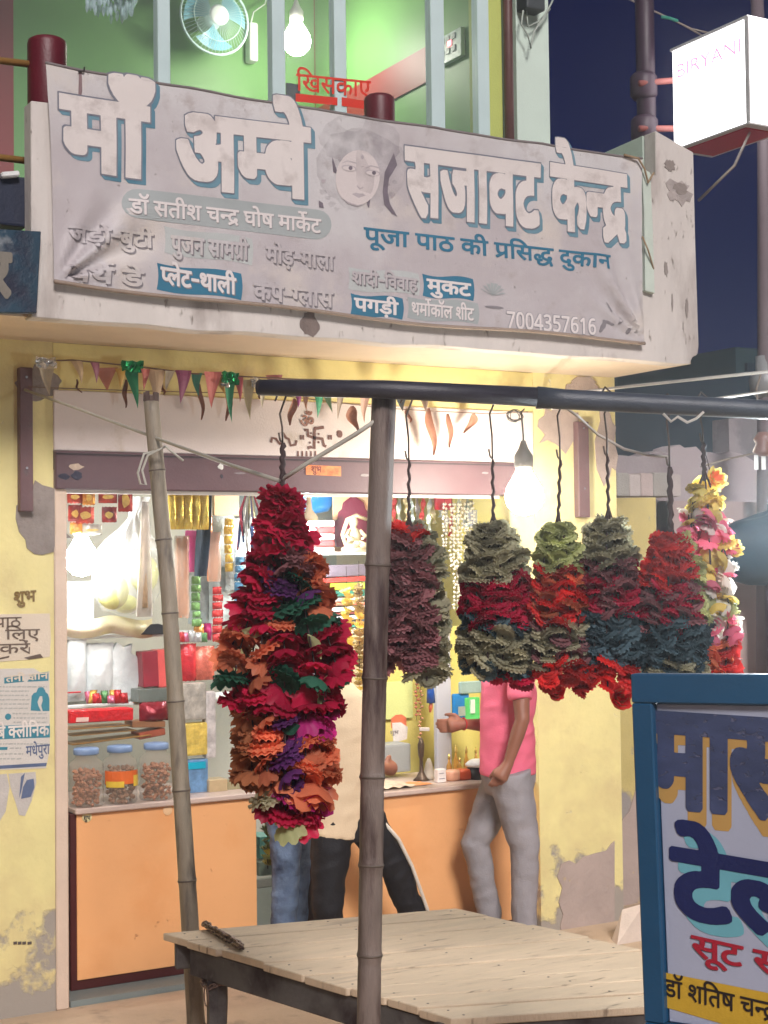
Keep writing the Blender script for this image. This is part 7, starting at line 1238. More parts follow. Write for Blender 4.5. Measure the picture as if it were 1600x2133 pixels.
bulb('warm_bulb', 'glaring warm bulb hanging on a wire between the third and fourth garlands', cw, .10, (1, .91, .77), 110, [PY(1090, 905, 6.55), PY(1086, 858, 6.6), PY(1092, 852, 7.1)])  # globe oversized to imitate its glare
bulb('white_bulb', 'glaring white bulb inside the shop at the left jamb', PY(170, 1166, YW+.30), .085, (.96, .98, 1), 58, [PY(170, 1020, YW+.30)], (200, 200, 200))  # globe widened so its shape takes in the glare
bulb('white_bulb', 'white bulb with a pale holder hanging behind the right edge of the big garland', PY(644, 1106, YW+.55), .034, (.97, .98, 1), 600, None, (206, 180, 150))
bpy.data.objects['white_bulb.001'].children[1].scale = (1, 1, 1)
t = bpy.data.objects['white_bulb.001']; c = PY(644, 1106, YW+.55)
M().lathe(c+Vector((0, 0, .05)), [(.052, 0), (.05, .03), (.02, .07), (.014, .12), (.012, .22)], 16).build('holder', mat('tan_holder', (206, 186, 150), .5), t, smooth=True)
# cold bulb out of view past the right edge, and the upper room's bulb
c = PY(1640, 1066, 5.0)
bulb('street_bulb', 'cold white bulb just beyond the right edge of the view beside the bright garland', PD(1650, 1062, 4.7), .06, (.84, .95, 1), 230, [PD(1650, 900, 4.7), PD(1648, 872, 4.3)])
bulb('upper_bulb', 'glaring yellowish bulb in front of the green wall of the upper room', PY(618, 86, Yr-.8), .10, (1, .97, .80), 70, None, (220, 220, 210))  # globe enlarged for glare, set off the wall to light the fan
# coil of wire above the warm bulb
cl_ = PY(1072, 862, YW-.18); pts = []
for i in range(70):
    a = i*.55; pts.append(cl_+Vector((.045*math.cos(a)*(1+.25*math.sin(i*.3)), .01*math.sin(i), .03*math.sin(a)*(1+.2*math.cos(i*.4))-.01)))
tag(M().tube(pts, .0022, 5).build('wire_coil', mat('black_wire'), smooth=True), 'tangled coil of thin wire above the warm bulb', 'wire')
# ------------------------------------------------------------------ upper room fittings
cf = PY(447, 38, Yr-.28); t = thing('wall_fan', 'pale blue wall fan with a round wire guard on the green wall', 'wall fan', cf)
def ring(c, r, tr, n=36, y=0): return M().tube([c+Vector((r*math.cos(a), y, r*math.sin(a))) for a in [2*math.pi*i/n for i in range(n+1)]], tr, 6, caps=False)
wm = mat('pale_blue_plastic', (190, 214, 214), .35, .03); fr = .262
ring(cf, fr, .010).build('guard_rim', wm, t, smooth=True); ring(cf, fr*.7, .003, y=-.06).build('guard_ring', wm, t, smooth=True)
mb = M()
for i in range(56): a = 2*math.pi*i/56; d = Vector((math.cos(a), 0, math.sin(a))); mb.tube([cf+d*.07+Vector((0, -.085, 0)), cf+d*fr*.7+Vector((0, -.06, 0)), cf+d*fr], .0016, 4)
mb.build('guard_wires', wm, t, kind='stuff')
M().lathe((0, 0, 0), [(.075, 0), (.075, .008), (.06, .018), (.001, .02)], 24).build('hub_cap', mat('white_hub', (226, 230, 230), .35), t, smooth=True).matrix_local = Matrix.Translation((0, -.075, 0)) @ Matrix.Rotation(math.pi/2, 4, 'X')
blm = mat('blue_fan_blade', (120, 176, 196), .3, .04)
for i in range(3):
    a0 = 2*math.pi*i/3+.5; M().grid(lambda u, v: cf+Vector(((.05+.18*v)*math.cos(a0+(u-.5)*1.5*(.5+.5*v)), .03*(u-.5)*2, (.05+.18*v)*math.sin(a0+(u-.5)*1.5*(.5+.5*v)))), 8, 6).build('blade', blm, t, smooth=True)
M().lathe((0, 0, 0), [(.06, 0), (.07, .03), (.07, .14), (.04, .2)], 18).build('motor', wm, t, smooth=True).matrix_local = Matrix.Translation((0, .02, 0)) @ Matrix.Rotation(-math.pi/2, 4, 'X')
c = PY(523, 95, Yr-.06); M().box(c.x-.035, c.x+.035, Yr-.12, Yr-.02, c.z-.13, c.z+.16).build('wall_bracket', mat('white_hub'), t, bevel=.02)
M().tube([PY(520, 60, Yr-.1), PY(528, 25, Yr-.1), PY(552, 8, Yr-.08), PY(560, -20, Yr-.05)], .006, 6).build('cord', mat('white_hub'), t, smooth=True)
# chandelier
cc = PY(232, -20, Yu_ if False else YU+1.2); t = thing('crystal_lamp', 'hanging lamp of clear crystal drops at the top left behind the glass', 'chandelier', cc)
R = random.Random(2); cme = M().lathe((0, 0, 0), [(.003, -.035), (.012, -.01), (.012, .012), (.003, .03)], 6).mesh('crystal_drop', mat('crystal', (206, 226, 226), .08, .2, 20, 0, trans=.45))
M().lathe(cc+Vector((0, 0, .02)), [(.16, 0), (.17, .015), (.03, .04), (.02, .5)], 20).build('lamp_plate', mat('chrome', (190, 196, 200), .2, metal=.8), t, smooth=True)
for i in range(70):
    an = R.uniform(0, 6.28); rr = .16*math.sqrt(R.random()); o = link('crystal_drop', cme, t); o.matrix_local = Matrix.Translation((rr*math.cos(an), rr*.7*math.sin(an), -.02-R.uniform(0, .11)-.03*math.cos(rr*8))) @ Matrix.Rotation(R.uniform(-.3, .3), 4, 'X')
# switch boards on the side wall of the upper room
swm = mat('white_switch_plate', (190, 208, 200), .4, .03)
for k, (x0, x1, ya, yb_, lb_) in enumerate(((923, 970, 82, 160, 'white switch board with a small red lamp on the upper green wall'), (918, 966, -30, 22, 'second white switch board at the top edge of the upper green wall'))):
    a, b = P(x0, (ya+yb_)/2, 'X', XC-.352), P(x1, (ya+yb_)/2, 'X', XC-.352); z0 = P(x0, yb_, 'X', XC-.352).z+.06; z1 = P(x0, ya, 'X', XC-.352).z
    t = thing('switch_board', lb_, 'switch board', (a+b)/2); M().box(XC-.385, XC-.352, b.y, a.y, z0, z1).build('plate', swm, t, bevel=.004)
    if k == 0:
        ym_ = (a.y+b.y)/2; M().box(XC-.392, XC-.3855, ym_-.02, ym_+.02, z1-.09, z1-.055).build('red_lamp', glow('red_indicator', (1, .12, .15), 3), t)
        for i in range(3):
            for j in range(2): M().box(XC-.391, XC-.3855, ym_-.07+.07*i, ym_-.03+.07*i, z0+.05+.08*j, z0+.09+.08*j).build('switch', mat('grey_switch', (150, 160, 156), .4), t, bevel=.002)
# meter box and cable on the corner
c = PY(1100, 14, YU-.1); t = thing('cable_box', 'dark cable junction hanging with loose loops on the mint white corner', 'junction box', c)
M().box(c.x-.05, c.x+.09, YU-.16, YU-.045, c.z-.03, c.z+.2).build('box_body', mat('dark_grey_box', (70, 76, 78), .5, .15), t, bevel=.012)
for k, pts in enumerate(([(1090, 22), (1086, 50), (1100, 74), (1106, 100), (1112, 66), (1130, 40), (1148, 8), (1160, -20)], [(1096, 22), (1100, 55), (1124, 44), (1146, 18)])): M().tube([PY(x, y, YU-.12+.02*k) for x, y in pts], .006, 6).build('cable_loop', mat('pale_cable', (170, 180, 170), .5), t, smooth=True)
# small picture and dark stand behind banner top
box_px('small_picture', 'small dark picture frame behind the glass left of the red lettering', 'picture frame', 598, 176, 626, 206, YU+.5, .02, mat('dark_frame', (60, 66, 70), .4, .3, 30))
# ------------------------------------------------------------------ papers and writing on the left wall
pp = mat('pale_notice_paper', (214, 200, 180), .75, .05, 4, .15); ink = mat('faded_black_ink', (104, 88, 76), .8, .25, 20, 0); tl = mat('teal_poster_ink', (58, 132, 150), .7, .12, 14, 0); gi = mat('grey_blue_ink', (90, 104, 134), .8, .2, 20, 0)
def wz(x, y, o=.004): return PY(x, y, YW-o)
text('shubh', wz(28, 1256), wz(74, 1252), .05, (0, -1, 0), mat('graffiti_brown', (128, 104, 60), .9), 'wall_writing', bld, off=.03)
def sheet(name, label, cat, pts, m, y=.003):
    t = thing(name, label, cat, wz(*pts[0])); M().poly([(wz(*q).x, wz(*q).z) for q in pts], YW-y, YW-.0005).build('paper', m, t); return t
t = sheet('wall_notice', 'cream paper notice with black Hindi writing on the left yellow wall', 'notice', [(-180, 1282), (104, 1278), (106, 1330), (104, 1368), (60, 1374), (-180, 1392)], pp)
for wd, x0, y0, x1, y1, h in (('path', -92, 1309, 44, 1305, .045), ('liye', -170, 1337, 82, 1330, .045), ('karen', -150, 1366, 62, 1360, .045)): text(wd, wz(x0, y0), wz(x1, y1), h, (0, -1, 0), ink, 'lettering', t, off=.006)
M().poly([(wz(*q).x, wz(*q).z) for q in [(60, 1348), (62.5, 1348), (62, 1362), (59.5, 1362)]], YW-.0045, YW-.0032).build('stop_bar', ink, t)
M().poly([(wz(*q).x, wz(*q).z) for q in [(50, 1370), (84, 1362), (90, 1370), (60, 1374)]], YW-.0045, YW-.0032).build('pen_stroke', ink, t); M().poly([(wz(*q).x, wz(*q).z) for q in [(-30, 1376), (20, 1366), (18, 1370), (-30, 1380)]], YW-.0045, YW-.0032).build('pen_stroke', ink, t)
def bars(t, m, rows, h=3):
    for x0, x1, y in rows:
        R = random.Random(int(y)); x = x0; mb = M()
        while x < x1:
            w_ = R.uniform(3, 10); c, d = wz(x, y), wz(min(x+w_, x1), y-h); mb.box(c.x, d.x, YW-.0045, YW-.0034, c.z, d.z); x += w_+R.uniform(1.5, 3)
        mb.build('print_lines', m, t, kind='stuff')
t = sheet('clinic_poster', 'white and teal clinic poster with two kissing silhouettes on the left wall', 'poster', [(-160, 1396), (70, 1392), (90, 1404), (103, 1398), (104, 1560), (96, 1600), (-160, 1610)], mat('white_poster_paper', (206, 200, 192), .7, .04, 4, .1))
for pts in ([(9, 1412), (48, 1408), (50, 1420), (9, 1424)], [(57, 1420), (68, 1404), (101, 1399), (101, 1418)], [(-160, 1518), (104, 1508), (104, 1536), (-160, 1546)], [(-160, 1604), (98, 1589), (96, 1596), (-160, 1611)], [(-160, 1558), (16, 1556), (15, 1562), (-160, 1564)]):
    M().poly([(wz(*q).x, wz(*q).z) for q in pts], YW-.0042, YW-.0032).build('colour_panel', tl if pts[0][1] != 1604 else gi, t)
M().poly([(wz(*q).x, wz(*q).z) for q in ((64, 1480), (66, 1450), (70, 1444), (76, 1442), (79, 1434), (84, 1431), (90, 1432), (94, 1438), (95, 1442), (100, 1446), (103, 1456), (103, 1481), (89, 1481), (86, 1470), (89, 1460), (88, 1450), (83, 1450), (78, 1462), (80, 1470), (85, 1481))], YW-.0044, YW-.0032).build('silhouette', tl, t)
M().poly(ell(wz(17, 1493).x, wz(17, 1493).z, .015, .015, 0, 14), YW-.0044, YW-.0032).build('silhouette', tl, t)
text('tani', wz(12, 1421, .0046), wz(100, 1413, .0046), .028, (0, -1, 0), pp, 'lettering', t, off=.02); text('clinic', wz(-34, 1540, .0046), wz(102, 1531, .0046), .052, (0, -1, 0), mat('white_poster_letters', (220, 212, 204), .7), 'lettering', t, off=.025); text('madh', wz(54, 1575, .0036), wz(103, 1570, .0036), .045, (0, -1, 0), gi, 'lettering', t, off=.014)
lg_ = mat('faint_print_ink', (176, 176, 170), .8, .1, 20, 0)
bars(t, lg_, [(-40, 98, 1432), (0, 60, 1441), (0, 58, 1450), (-10, 62, 1459), (-10, 60, 1468), (-10, 60, 1477), (26, 98, 1488), (28, 98, 1497), (28, 98, 1506), (-20, 100, 1551), (20, 44, 1560), (0, 48, 1572), (0, 46, 1582)])
t = sheet('torn_poster', 'torn grey blue poster scraps under the clinic poster on the left wall', 'poster', [(18, 1612), (74, 1608), (76, 1630), (66, 1668), (52, 1700), (40, 1698), (34, 1676), (22, 1640)], mat('torn_poster_paper', (190, 184, 178), .8, .1, 12, .3))
for pts in ([(44, 1618), (52, 1610), (44, 1650), (40, 1662)], [(56, 1625), (70, 1622), (72, 1640), (64, 1660), (44, 1664), (48, 1640)]): M().poly([(wz(*q).x, wz(*q).z) for q in pts], YW-.0045, YW-.0032).build('dark_print', gi, t)
sheet('torn_poster', 'torn pale poster scrap at the left edge under the clinic poster', 'poster', [(-60, 1620), (14, 1612), (20, 1640), (12, 1690), (0, 1710), (-60, 1705)], mat('torn_poster_paper'))
bars(bld, mat('stencil_ink', (90, 80, 74), .9), [(28, 66, 1968)], 7)
# ------------------------------------------------------------------ people
def organic(name, mb, m, parent, voxel=.012, smooth=6, wrinkle=0, wscale=(14, 14, 5), seed=0, label=None):
    me = mb.mesh(name, m); o = bpy.data.objects.new(name, me); COL.objects.link(o)
    md = o.modifiers.new('r', 'REMESH'); md.mode = 'VOXEL'; md.voxel_size = voxel
    ms = o.modifiers.new('s', 'SMOOTH'); ms.factor = .5; ms.iterations = smooth
    m2 = bpy.data.meshes.new_from_object(o.evaluated_get(bpy.context.evaluated_depsgraph_get())); bpy.data.objects.remove(o); bpy.data.meshes.remove(me); m2.name = name
    if wrinkle:
        from mathutils import noise
        N_ = [v.normal.copy() for v in m2.vertices]
        for v, n in zip(m2.vertices, N_):
            q = Vector((v.co.x*wscale[0]+seed, v.co.y*wscale[1], v.co.z*wscale[2])); w = noise.noise(q)+.5*noise.noise(q*2.3)+(.9-2.6*abs(noise.noise(Vector((v.co.x*4+v.co.z*5+seed, v.co.y*4, v.co.z*11-v.co.x*7)))))*.9+noise.noise(Vector((v.co.x*5+v.co.z*16, v.co.y*6, v.co.z*9-v.co.x*12+seed)))*.8
            v.co += n*(w*wrinkle)
    m2.materials.clear(); m2.materials.append(m)
    for p in m2.polygons: p.use_smooth = True
    return link(name, m2, parent, label)
skinm = mat('brown_skin', (150, 98, 76), .5, .08, 10, .1, 80); hairm = mat('black_hair', (18, 15, 14), .6, .3, 40, .5)
def chain_(mb, pts, r, n=12, ry=None): return mb.tube(pts, r, n, True, ry)
def hand(mb, w, d, side, up, L=.18, curl=.5, spread=.012):
    """palm from wrist w along d; side = towards the thumb; up = back of the hand"""
    d, side, up = d.normalized(), side.normalized(), up.normalized(); pc = w+d*L*.42
    mb.tube([w-d*.02, w+d*.02, pc, w+d*L*.52], [.026, .032, .042, .036], 12)
    for i in range(4):
        o = side*(.03-.0205*i); k = w+d*L*.48+o; l = L*(.46, .52, .48, .37)[i]
        c1, c2 = curl*.9, curl*1.9
        p1 = k+(d*math.cos(c1*.5)-up*math.sin(c1*.5))*l*.45; p2 = p1+(d*math.cos(c1)-up*math.sin(c1))*l*.3; p3 = p2+(d*math.cos(c2)-up*math.sin(c2))*l*.25
        mb.tube([k-d*.02, p1, p2, p3], [.0095, .009, .0082, .0065], 8)
    t0 = w+d*L*.12+side*.022; t1 = t0+(side*.75+d*.65).normalized()*.042; t2 = t1+(d*.9-up*curl*.6+side*.1).normalized()*.034; t3 = t2+(d*.8-up*curl*.9-side*.2).normalized()*.026
    mb.tube([t0, t1, t2, t3], [.015, .0125, .0105, .008], 8)
def head(mb, c, f, s):
    """c centre of head, f facing direction"""
    f = f.normalized(); r = f.cross(Vector((0, 0, 1))).normalized()
    P_ = [(-.115, .045, .050), (-.09, .060, .072), (-.05, .068, .088), (0, .074, .098), (.04, .074, .098), (.08, .062, .082), (.105, .034, .045)]
    V = []; n = 20
    for h, a, b in P_:
        for k in range(n):
            t = 2*math.pi*k/n; V.append(c+r*(a*math.cos(t))+f*(b*math.sin(t)+(.012 if h < -.06 else 0))+Vector((0, 0, h)))
    mb.add(V, [(i*n+k, i*n+(k+1) % n, (i+1)*n+(k+1) % n, (i+1)*n+k) for i in range(6) for k in range(n)]+[tuple(range(n))[::-1], tuple(6*n+k for k in range(n))])
    mb.tube([c+f*.085+Vector((0, 0, .012)), c+f*.104+Vector((0, 0, -.012)), c+f*.116+Vector((0, 0, -.032)), c+f*.09+Vector((0, 0, -.042))], [.010, .012, .016, .010], 8)
    for q in (-1, 1): mb.tube([c+r*(q*.070)+Vector((0, 0, .022))-f*.01, c+r*(q*.082)-f*.015, c+r*(q*.072)+Vector((0, 0, -.03))-f*.004], [.010, .014, .008], 8)
    mb.tube([c+f*.088+r*-.022+Vector((0, 0, -.066)), c+f*.098+Vector((0, 0, -.064)), c+f*.088+r*.022+Vector((0, 0, -.066))], [.005, .009, .005], 8)
def face_parts(t, c, f):
    f = f.normalized(); r = f.cross(Vector((0, 0, 1))).normalized()
    for q in (-1, 1):
        e = c+f*.083+r*(q*.030)+Vector((0, 0, .004)); M().lathe(e, [(.001, -.011), (.009, -.006), (.012, 0), (.009, .006), (.001, .011)], 12).build('eye', mat('eye_white', (220, 214, 206), .2), t, smooth=True)
        M().obox(e+f*.012, r*.004, f*.002, Vector((0, 0, .004))).build('iris', mat('dark_iris', (30, 20, 16), .2), t)
        M().tube([e+f*.010-r*.016+Vector((0, 0, .017)), e+f*.014+Vector((0, 0, .023)), e+f*.008+r*.016+Vector((0, 0, .018))], .003, 6).build('eyebrow', hairm, t)
    mb = M(); V = []; n = 20
    for h, a, b in ((-.03, .074, .05), (0, .082, .075), (.04, .085, .1), (.08, .073, .095), (.112, .045, .06), (.122, .01, .01)):
        for k in range(n):
            an = 2*math.pi*k/n; y = b*math.sin(an); y = y*1.03-.012
            if h < .05 and y > .02: y = .02+(h+.03)*.7
            V.append(c+r*(a*math.cos(an))+f*y+Vector((0, 0, h)))
    mb.add(V, [(i*n+k, i*n+(k+1) % n, (i+1)*n+(k+1) % n, (i+1)*n+k) for i in range(5) for k in range(n)]+[tuple(range(n))[::-1], tuple(5*n+k for k in range(n))])
    organic('hair', mb, hairm, t, .009, 2, .002, (60, 60, 60))
def W(px, py, d): return PD(px, py, d)
# --- man in the pink shirt, seen from his left side, facing left towards the counter
d0 = 8.12
L_foot, R_foot = W(1092, 1948, d0-.02), W(1022, 1940, d0+.22); L_foot.z = ZSTEP; R_foot.z = ZSTEP
pk = thing('person', 'man in a pink shirt and grey jeans holding his hand out over the right counter', 'person', (L_foot+R_foot)/2)
f = Vector((-RT.x, -RT.y, 0)).normalized(); lf = Vector((-FW.x, -FW.y, 0)).normalized()
hipc = W(1060, 1600, d0+.06); hl, hr = hipc+lf*.09-Vector((0, 0, .03)), hipc-lf*.09-Vector((0, 0, .03))
kl, kr = W(1094, 1772, d0-.02), W(990, 1756, d0+.16)
al, ar = L_foot+Vector((0, 0, .09)), R_foot+Vector((0, 0, .09))
chest = W(1062, 1440, d0+.05); neck = W(1056, 1372, d0+.05); hd = W(1046, 1318, d0+.05)
sl_, sr = W(1082, 1392, d0-.14), W(1040, 1396, d0+.24); el, wl = W(1088, 1500, d0-.22), W(1058, 1592, d0-.24)
er, wr = W(1030, 1512, d0+.30), W(966, 1508, d0+.22)
b = M(); chain_(b, [hipc-Vector((0, 0, .1)), hipc, chest, neck-Vector((0, 0, .03))], [.12, .12, .13, .09], 16, [.095, .10, .105, .08]); chain_(b, [chest+Vector((0, 0, .05)), neck, hd-Vector((0, 0, .05))], [.08, .055, .05]); head(b, hd, f, 1)
for s_, e_2, w_2 in ((sl_, el, wl), (sr, er, wr)): chain_(b, [chest.lerp(s_, .6), s_, s_.lerp(e_2, .5), e_2, e_2.lerp(w_2, .35), w_2], [.06, .055, .047, .039, .038, .026])
for h_, k_2, a_ in ((hl, kl, al), (hr, kr, ar)): chain_(b, [h_, h_.lerp(k_2, .5), k_2, k_2.lerp(a_, .35), a_], [.085, .07, .05, .048, .035])
for a_ in (al, ar): chain_(b, [a_+Vector((0, 0, -.03))-f*.03, a_+Vector((0, 0, -.055))+f*.06, a_+Vector((0, 0, -.065))+f*.15], [.035, .036, .025])
hand(b, wl, (W(1030, 1640, d0-.25)-wl), f*.6-lf*.3, lf, .17, .9); hand(b, wr, (W(905, 1515, d0+.2)-wr), Vector((0, 0, 1)), lf*.2-Vector((0, 0, .2))+lf, .17, .55)
organic('body', b, skinm, pk, .0068, 3)
face_parts(pk, hd, f)
s = M(); pinkm = mat('pink_cotton', (240, 112, 138), .8, .05, 3, .2, 120)
waist = W(1058, 1612, d0+.05)
chain_(s, [waist, W(1058, 1560, d0+.05), W(1056, 1500, d0+.05), chest, W(1058, 1400, d0+.05), neck-Vector((0, 0, .025))], [.162, .155, .150, .150, .12, .07], 24, [.138, .134, .132, .138, .17, .075])
for s_, e_2 in ((sl_, el), (sr, er)): chain_(s, [chest.lerp(s_, .5)+Vector((0, 0, .02)), s_, s_.lerp(e_2, .62)], [.08, .075, .066], 14)
organic('shirt', s, pinkm, pk, .011, 8, .006, (9, 9, 5), 3)
tr_ = M(); gj = mat('grey_jeans', (156, 152, 156), .8, .12, 7, .3, 120)
chain_(tr_, [waist+Vector((0, 0, .05)), hipc-Vector((0, 0, .03)), hipc-Vector((0, 0, .13))], [.145, .152, .12], 20, [.13, .14, .13])
for h_, k_2, a_, o_ in ((hl, kl, al, 0), (hr, kr, ar, 0)): chain_(tr_, [h_+Vector((0, 0, .02)), h_.lerp(k_2, .3), h_.lerp(k_2, .7), k_2, k_2.lerp(a_, .4), a_+Vector((0, 0, -.01))], [.112, .105, .090, .078, .070, .066], 16)
organic('jeans', tr_, gj, pk, .010, 5, .004, (16, 16, 11), 7)
sho = mat('dark_shoe', (36, 32, 34), .5)
for a_ in (al, ar):
    q = M(); chain_(q, [a_+Vector((0, 0, -.045))-f*.06, a_+Vector((0, 0, -.05))+f*.03, a_+Vector((0, 0, -.06))+f*.13, a_+Vector((0, 0, -.068))+f*.185], [.040, .045, .034, .02]); organic('shoe', q, sho, pk, .009, 3)
M().tube([wr+(Vector((0, .032*math.cos(a), .032*math.sin(a)))) for a in [2*math.pi*i/16 for i in range(17)]], .004, 6, caps=False).build('wrist_thread', mat('red_thread', (200, 60, 60), .7), pk)
M().tube([hipc+Vector((.14*math.cos(a), .13*math.sin(a), .0)) for a in [2*math.pi*i/24 for i in range(25)]], .008, 6, caps=False).build('belt', sho, pk)
note = W(884, 1519, d0+.2); tag(M().obox(note, RT*.028, FW*.012, Vector((0, 0, .009))).build('folded_note', mat('pale_note', (206, 196, 186), .7), bevel=.002), 'small pale folded note held out in the fingers of the man in pink', 'note')
# --- customer in a cream shirt with black track pants, back to the camera, leaning
d1 = 7.62; f1 = Vector((FW.x*.95+RT.x*.2, FW.y*.95+RT.y*.2, 0)).normalized(); r1 = f1.cross(Vector((0, 0, 1))).normalized()
lF, rF = W(690, 2075, d1), W(890, 1990, d1+.28); lF.z = 0.03; rF.z = 0.03
cm = thing('person', 'person in a loose cream shirt and black track pants with a white side stripe', 'person', (lF+rF)/2)
hp = W(716, 1690, d1+.05); h1, h2 = W(692, 1712, d1), W(752, 1700, d1+.08); k1_, k2_ = W(682, 1880, d1-.05), W(822, 1808, d1+.16); a1_, a2_ = lF+Vector((0, 0, .09)), rF+Vector((0, 0, .09))
ch = W(712, 1500, d1+.06); nk = W(702, 1424, d1+.10); hd1 = W(688, 1372, d1+.16)
s1, s2 = W(664, 1462, d1+.05), W(762, 1462, d1+.1); e1_, w1_ = W(655, 1560, d1+.12), W(668, 1610, d1+.28); e2_, w2_ = W(760, 1600, d1+.02), W(800, 1600, d1+.2)
b = M(); chain_(b, [hp-Vector((0, 0, .1)), hp, ch, nk-Vector((0, 0, .03))], [.115, .12, .13, .08], 16, [.09, .095, .10, .07]); chain_(b, [ch+Vector((0, 0, .05)), nk, hd1-Vector((0, 0, .05))], [.08, .055, .05]); head(b, hd1, f1, 1)
for s_, e_2, w_2 in ((s1, e1_, w1_), (s2, e2_, w2_)): chain_(b, [ch.lerp(s_, .6), s_, s_.lerp(e_2, .5), e_2, e_2.lerp(w_2, .35), w_2], [.06, .055, .047, .039, .038, .027]); hand(b, w_2, (w_2-e_2), Vector((0, 0, 1)), r1, .17, .4)
for h_, k_2, a_ in ((h1, k1_, a1_), (h2, k2_, a2_)): chain_(b, [h_, h_.lerp(k_2, .5), k_2, k_2.lerp(a_, .35), a_], [.085, .07, .05, .048, .035]); chain_(b, [a_+Vector((0, 0, -.03))-f1*.03, a_+Vector((0, 0, -.055))+f1*.06, a_+Vector((0, 0, -.065))+f1*.15], [.035, .036, .025])
organic('body', b, skinm, cm, .0075, 3); face_parts(cm, hd1, f1)
s = M(); chain_(s, [W(696, 1742, d1+.03), W(702, 1690, d1+.04), W(712, 1600, d1+.05), ch, W(712, 1458, d1+.07), nk-Vector((0, 0, .02))], [.150, .160, .165, .165, .14, .07], 24, [.14, .14, .14, .14, .12, .07])
for s_, e_2 in ((s1, e1_), (s2, e2_)): chain_(s, [ch.lerp(s_, .5)+Vector((0, 0, .02)), s_, s_.lerp(e_2, .9)], [.085, .08, .07], 14)
organic('shirt', s, mat('cream_shirt', (226, 202, 168), .85, .03, 3, .15, 120), cm, .011, 8, .004, (8, 8, 4), 11)
tr_ = M(); bk = mat('black_track_cloth', (20, 18, 24), .7, .2, 6, .2)
chain_(tr_, [W(704, 1680, d1+.05), hp-Vector((0, 0, .05)), hp-Vector((0, 0, .14))], [.13, .145, .11], 20, [.12, .13, .12])
for h_, k_2, a_ in ((h1, k1_, a1_), (h2, k2_, a2_)): chain_(tr_, [h_+Vector((0, 0, .02)), h_.lerp(k_2, .3), h_.lerp(k_2, .7), k_2, k_2.lerp(a_, .4), a_], [.105, .10, .085, .078, .072, .068], 16)
organic('track_pants', tr_, bk, cm, .011, 6, .005, (14, 14, 9), 5)
st_ = [h2+r1*.108+Vector((0, 0, -.02)), h2.lerp(k2_, .5)+r1*.096+Vector((0, -.02, .02)), k2_+r1*.080+Vector((0, -.02, .014)), k2_.lerp(a2_, .5)+r1*.072+Vector((0, -.02, .01)), a2_+r1*.066]
M().tube(st_, [.010]*5, 8).build('side_stripe', mat('white_stripe_cloth', (214, 204, 190), .7), cm, smooth=True)
for a_ in (a1_, a2_):
    q = M(); chain_(q, [a_+Vector((0, 0, -.045))-f1*.06, a_+Vector((0, 0, -.05))+f1*.03, a_+Vector((0, 0, -.06))+f1*.13, a_+Vector((0, 0, -.068))+f1*.185], [.040, .045, .034, .02]); organic('shoe', q, sho, cm, .009, 3)
# --- third man in blue jeans further in, mostly hidden behind the big garland
d2 = 7.95; f2 = f1; lF, rF = W(590, 2020, d2), W(612, 2012, d2+.12); lF.z = rF.z = .03
jm = thing('person', 'person in faded blue jeans standing in the gap between the counters behind the big garland', 'person', (lF+rF)/2)
hp = W(600, 1630, d2+.05); h1, h2 = W(590, 1650, d2), W(614, 1650, d2+.12); k1_, k2_ = W(596, 1800, d2-.02), W(618, 1800, d2+.12); a1_, a2_ = lF+Vector((0, 0, .09)), rF+Vector((0, 0, .09))
ch = W(602, 1470, d2+.06); nk = W(600, 1394, d2+.08); hd2 = W(600, 1340, d2+.1); s1, s2 = W(560, 1416, d2), W(640, 1416, d2+.14); e1_, w1_ = W(556, 1510, d2), W(566, 1570, d2+.15); e2_, w2_ = W(646, 1510, d2+.14), W(640, 1570, d2+.3)
b = M(); chain_(b, [hp-Vector((0, 0, .1)), hp, ch, nk-Vector((0, 0, .03))], [.115, .12, .13, .08], 16, [.09, .095, .10, .07]); chain_(b, [ch+Vector((0, 0, .05)), nk, hd2-Vector((0, 0, .05))], [.08, .055, .05]); head(b, hd2, f2, 1)
for s_, e_2, w_2 in ((s1, e1_, w1_), (s2, e2_, w2_)): chain_(b, [ch.lerp(s_, .6), s_, s_.lerp(e_2, .5), e_2, e_2.lerp(w_2, .35), w_2], [.06, .055, .047, .039, .038, .027]); hand(b, w_2, (w_2-e_2), Vector((0, 0, 1)), r1, .17, .4)
for h_, k_2, a_ in ((h1, k1_, a1_), (h2, k2_, a2_)): chain_(b, [h_, h_.lerp(k_2, .5), k_2, k_2.lerp(a_, .35), a_], [.08, .07, .05, .048, .035]); chain_(b, [a_+Vector((0, 0, -.03))-f1*.03, a_+Vector((0, 0, -.055))+f1*.06, a_+Vector((0, 0, -.065))+f1*.15], [.035, .036, .025])
organic('body', b, skinm, jm, .0075, 3); face_parts(jm, hd2, f2)
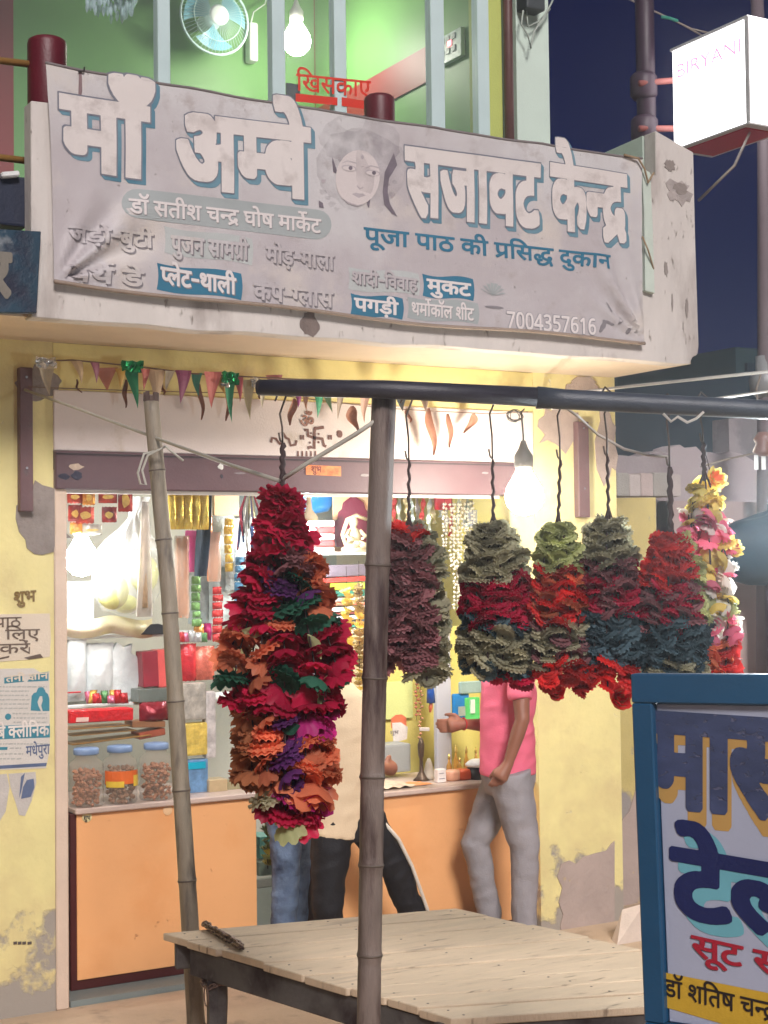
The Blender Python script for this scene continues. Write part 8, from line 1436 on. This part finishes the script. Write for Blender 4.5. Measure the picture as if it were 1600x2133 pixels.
s = M(); chain_(s, [W(600, 1622, d2+.05), ch, W(600, 1425, d2+.07), nk-Vector((0, 0, .02))], [.14, .15, .13, .07], 20, [.12, .125, .12, .07])
for s_, e_2 in ((s1, e1_), (s2, e2_)): chain_(s, [ch.lerp(s_, .5)+Vector((0, 0, .02)), s_, s_.lerp(e_2, .7)], [.08, .075, .066], 14)
organic('shirt', s, mat('dark_grey_shirt', (70, 72, 84), .8, .1), jm, .012, 6, .004)
tr_ = M(); chain_(tr_, [W(600, 1622, d2+.05)+Vector((0, 0, .03)), hp-Vector((0, 0, .03)), hp-Vector((0, 0, .13))], [.13, .138, .11], 20, [.115, .12, .115])
for h_, k_2, a_ in ((h1, k1_, a1_), (h2, k2_, a2_)): chain_(tr_, [h_+Vector((0, 0, .02)), h_.lerp(k_2, .3), h_.lerp(k_2, .7), k_2, k_2.lerp(a_, .4), a_], [.10, .095, .082, .076, .070, .066], 16)
organic('jeans', tr_, mat('faded_blue_denim', (74, 92, 122), .8, .3, 14, .3, c2=(110, 130, 156), patch=[((40, 52, 76), 6, .58, .08, None, 0)]), jm, .010, 5, .0045, (18, 18, 13), 9)
for a_ in (a1_, a2_):
    q = M(); chain_(q, [a_+Vector((0, 0, -.045))-f1*.06, a_+Vector((0, 0, -.05))+f1*.03, a_+Vector((0, 0, -.06))+f1*.13, a_+Vector((0, 0, -.068))+f1*.185], [.040, .045, .034, .02]); organic('shoe', q, sho, jm, .009, 3)
# ------------------------------------------------------------------ haze volume added to imitate camera bloom round the lamps
hm = bpy.data.materials.new('bloom_haze'); hm.use_nodes = True; hn = hm.node_tree; hn.nodes.remove(hn.nodes['Principled BSDF'])
pv = hn.nodes.new('ShaderNodeVolumePrincipled'); pv.inputs['Color'].default_value = (.9, .92, .95, 1); pv.inputs['Density'].default_value = .0085; pv.inputs['Anisotropy'].default_value = .8
hn.links.new(pv.outputs[0], hn.nodes['Material Output'].inputs['Volume'])
M().box(-15, 35, -8, 41, -1.4, 8.6).build('haze', hm, kind='stuff')
SC.cycles.volume_bounces = 0
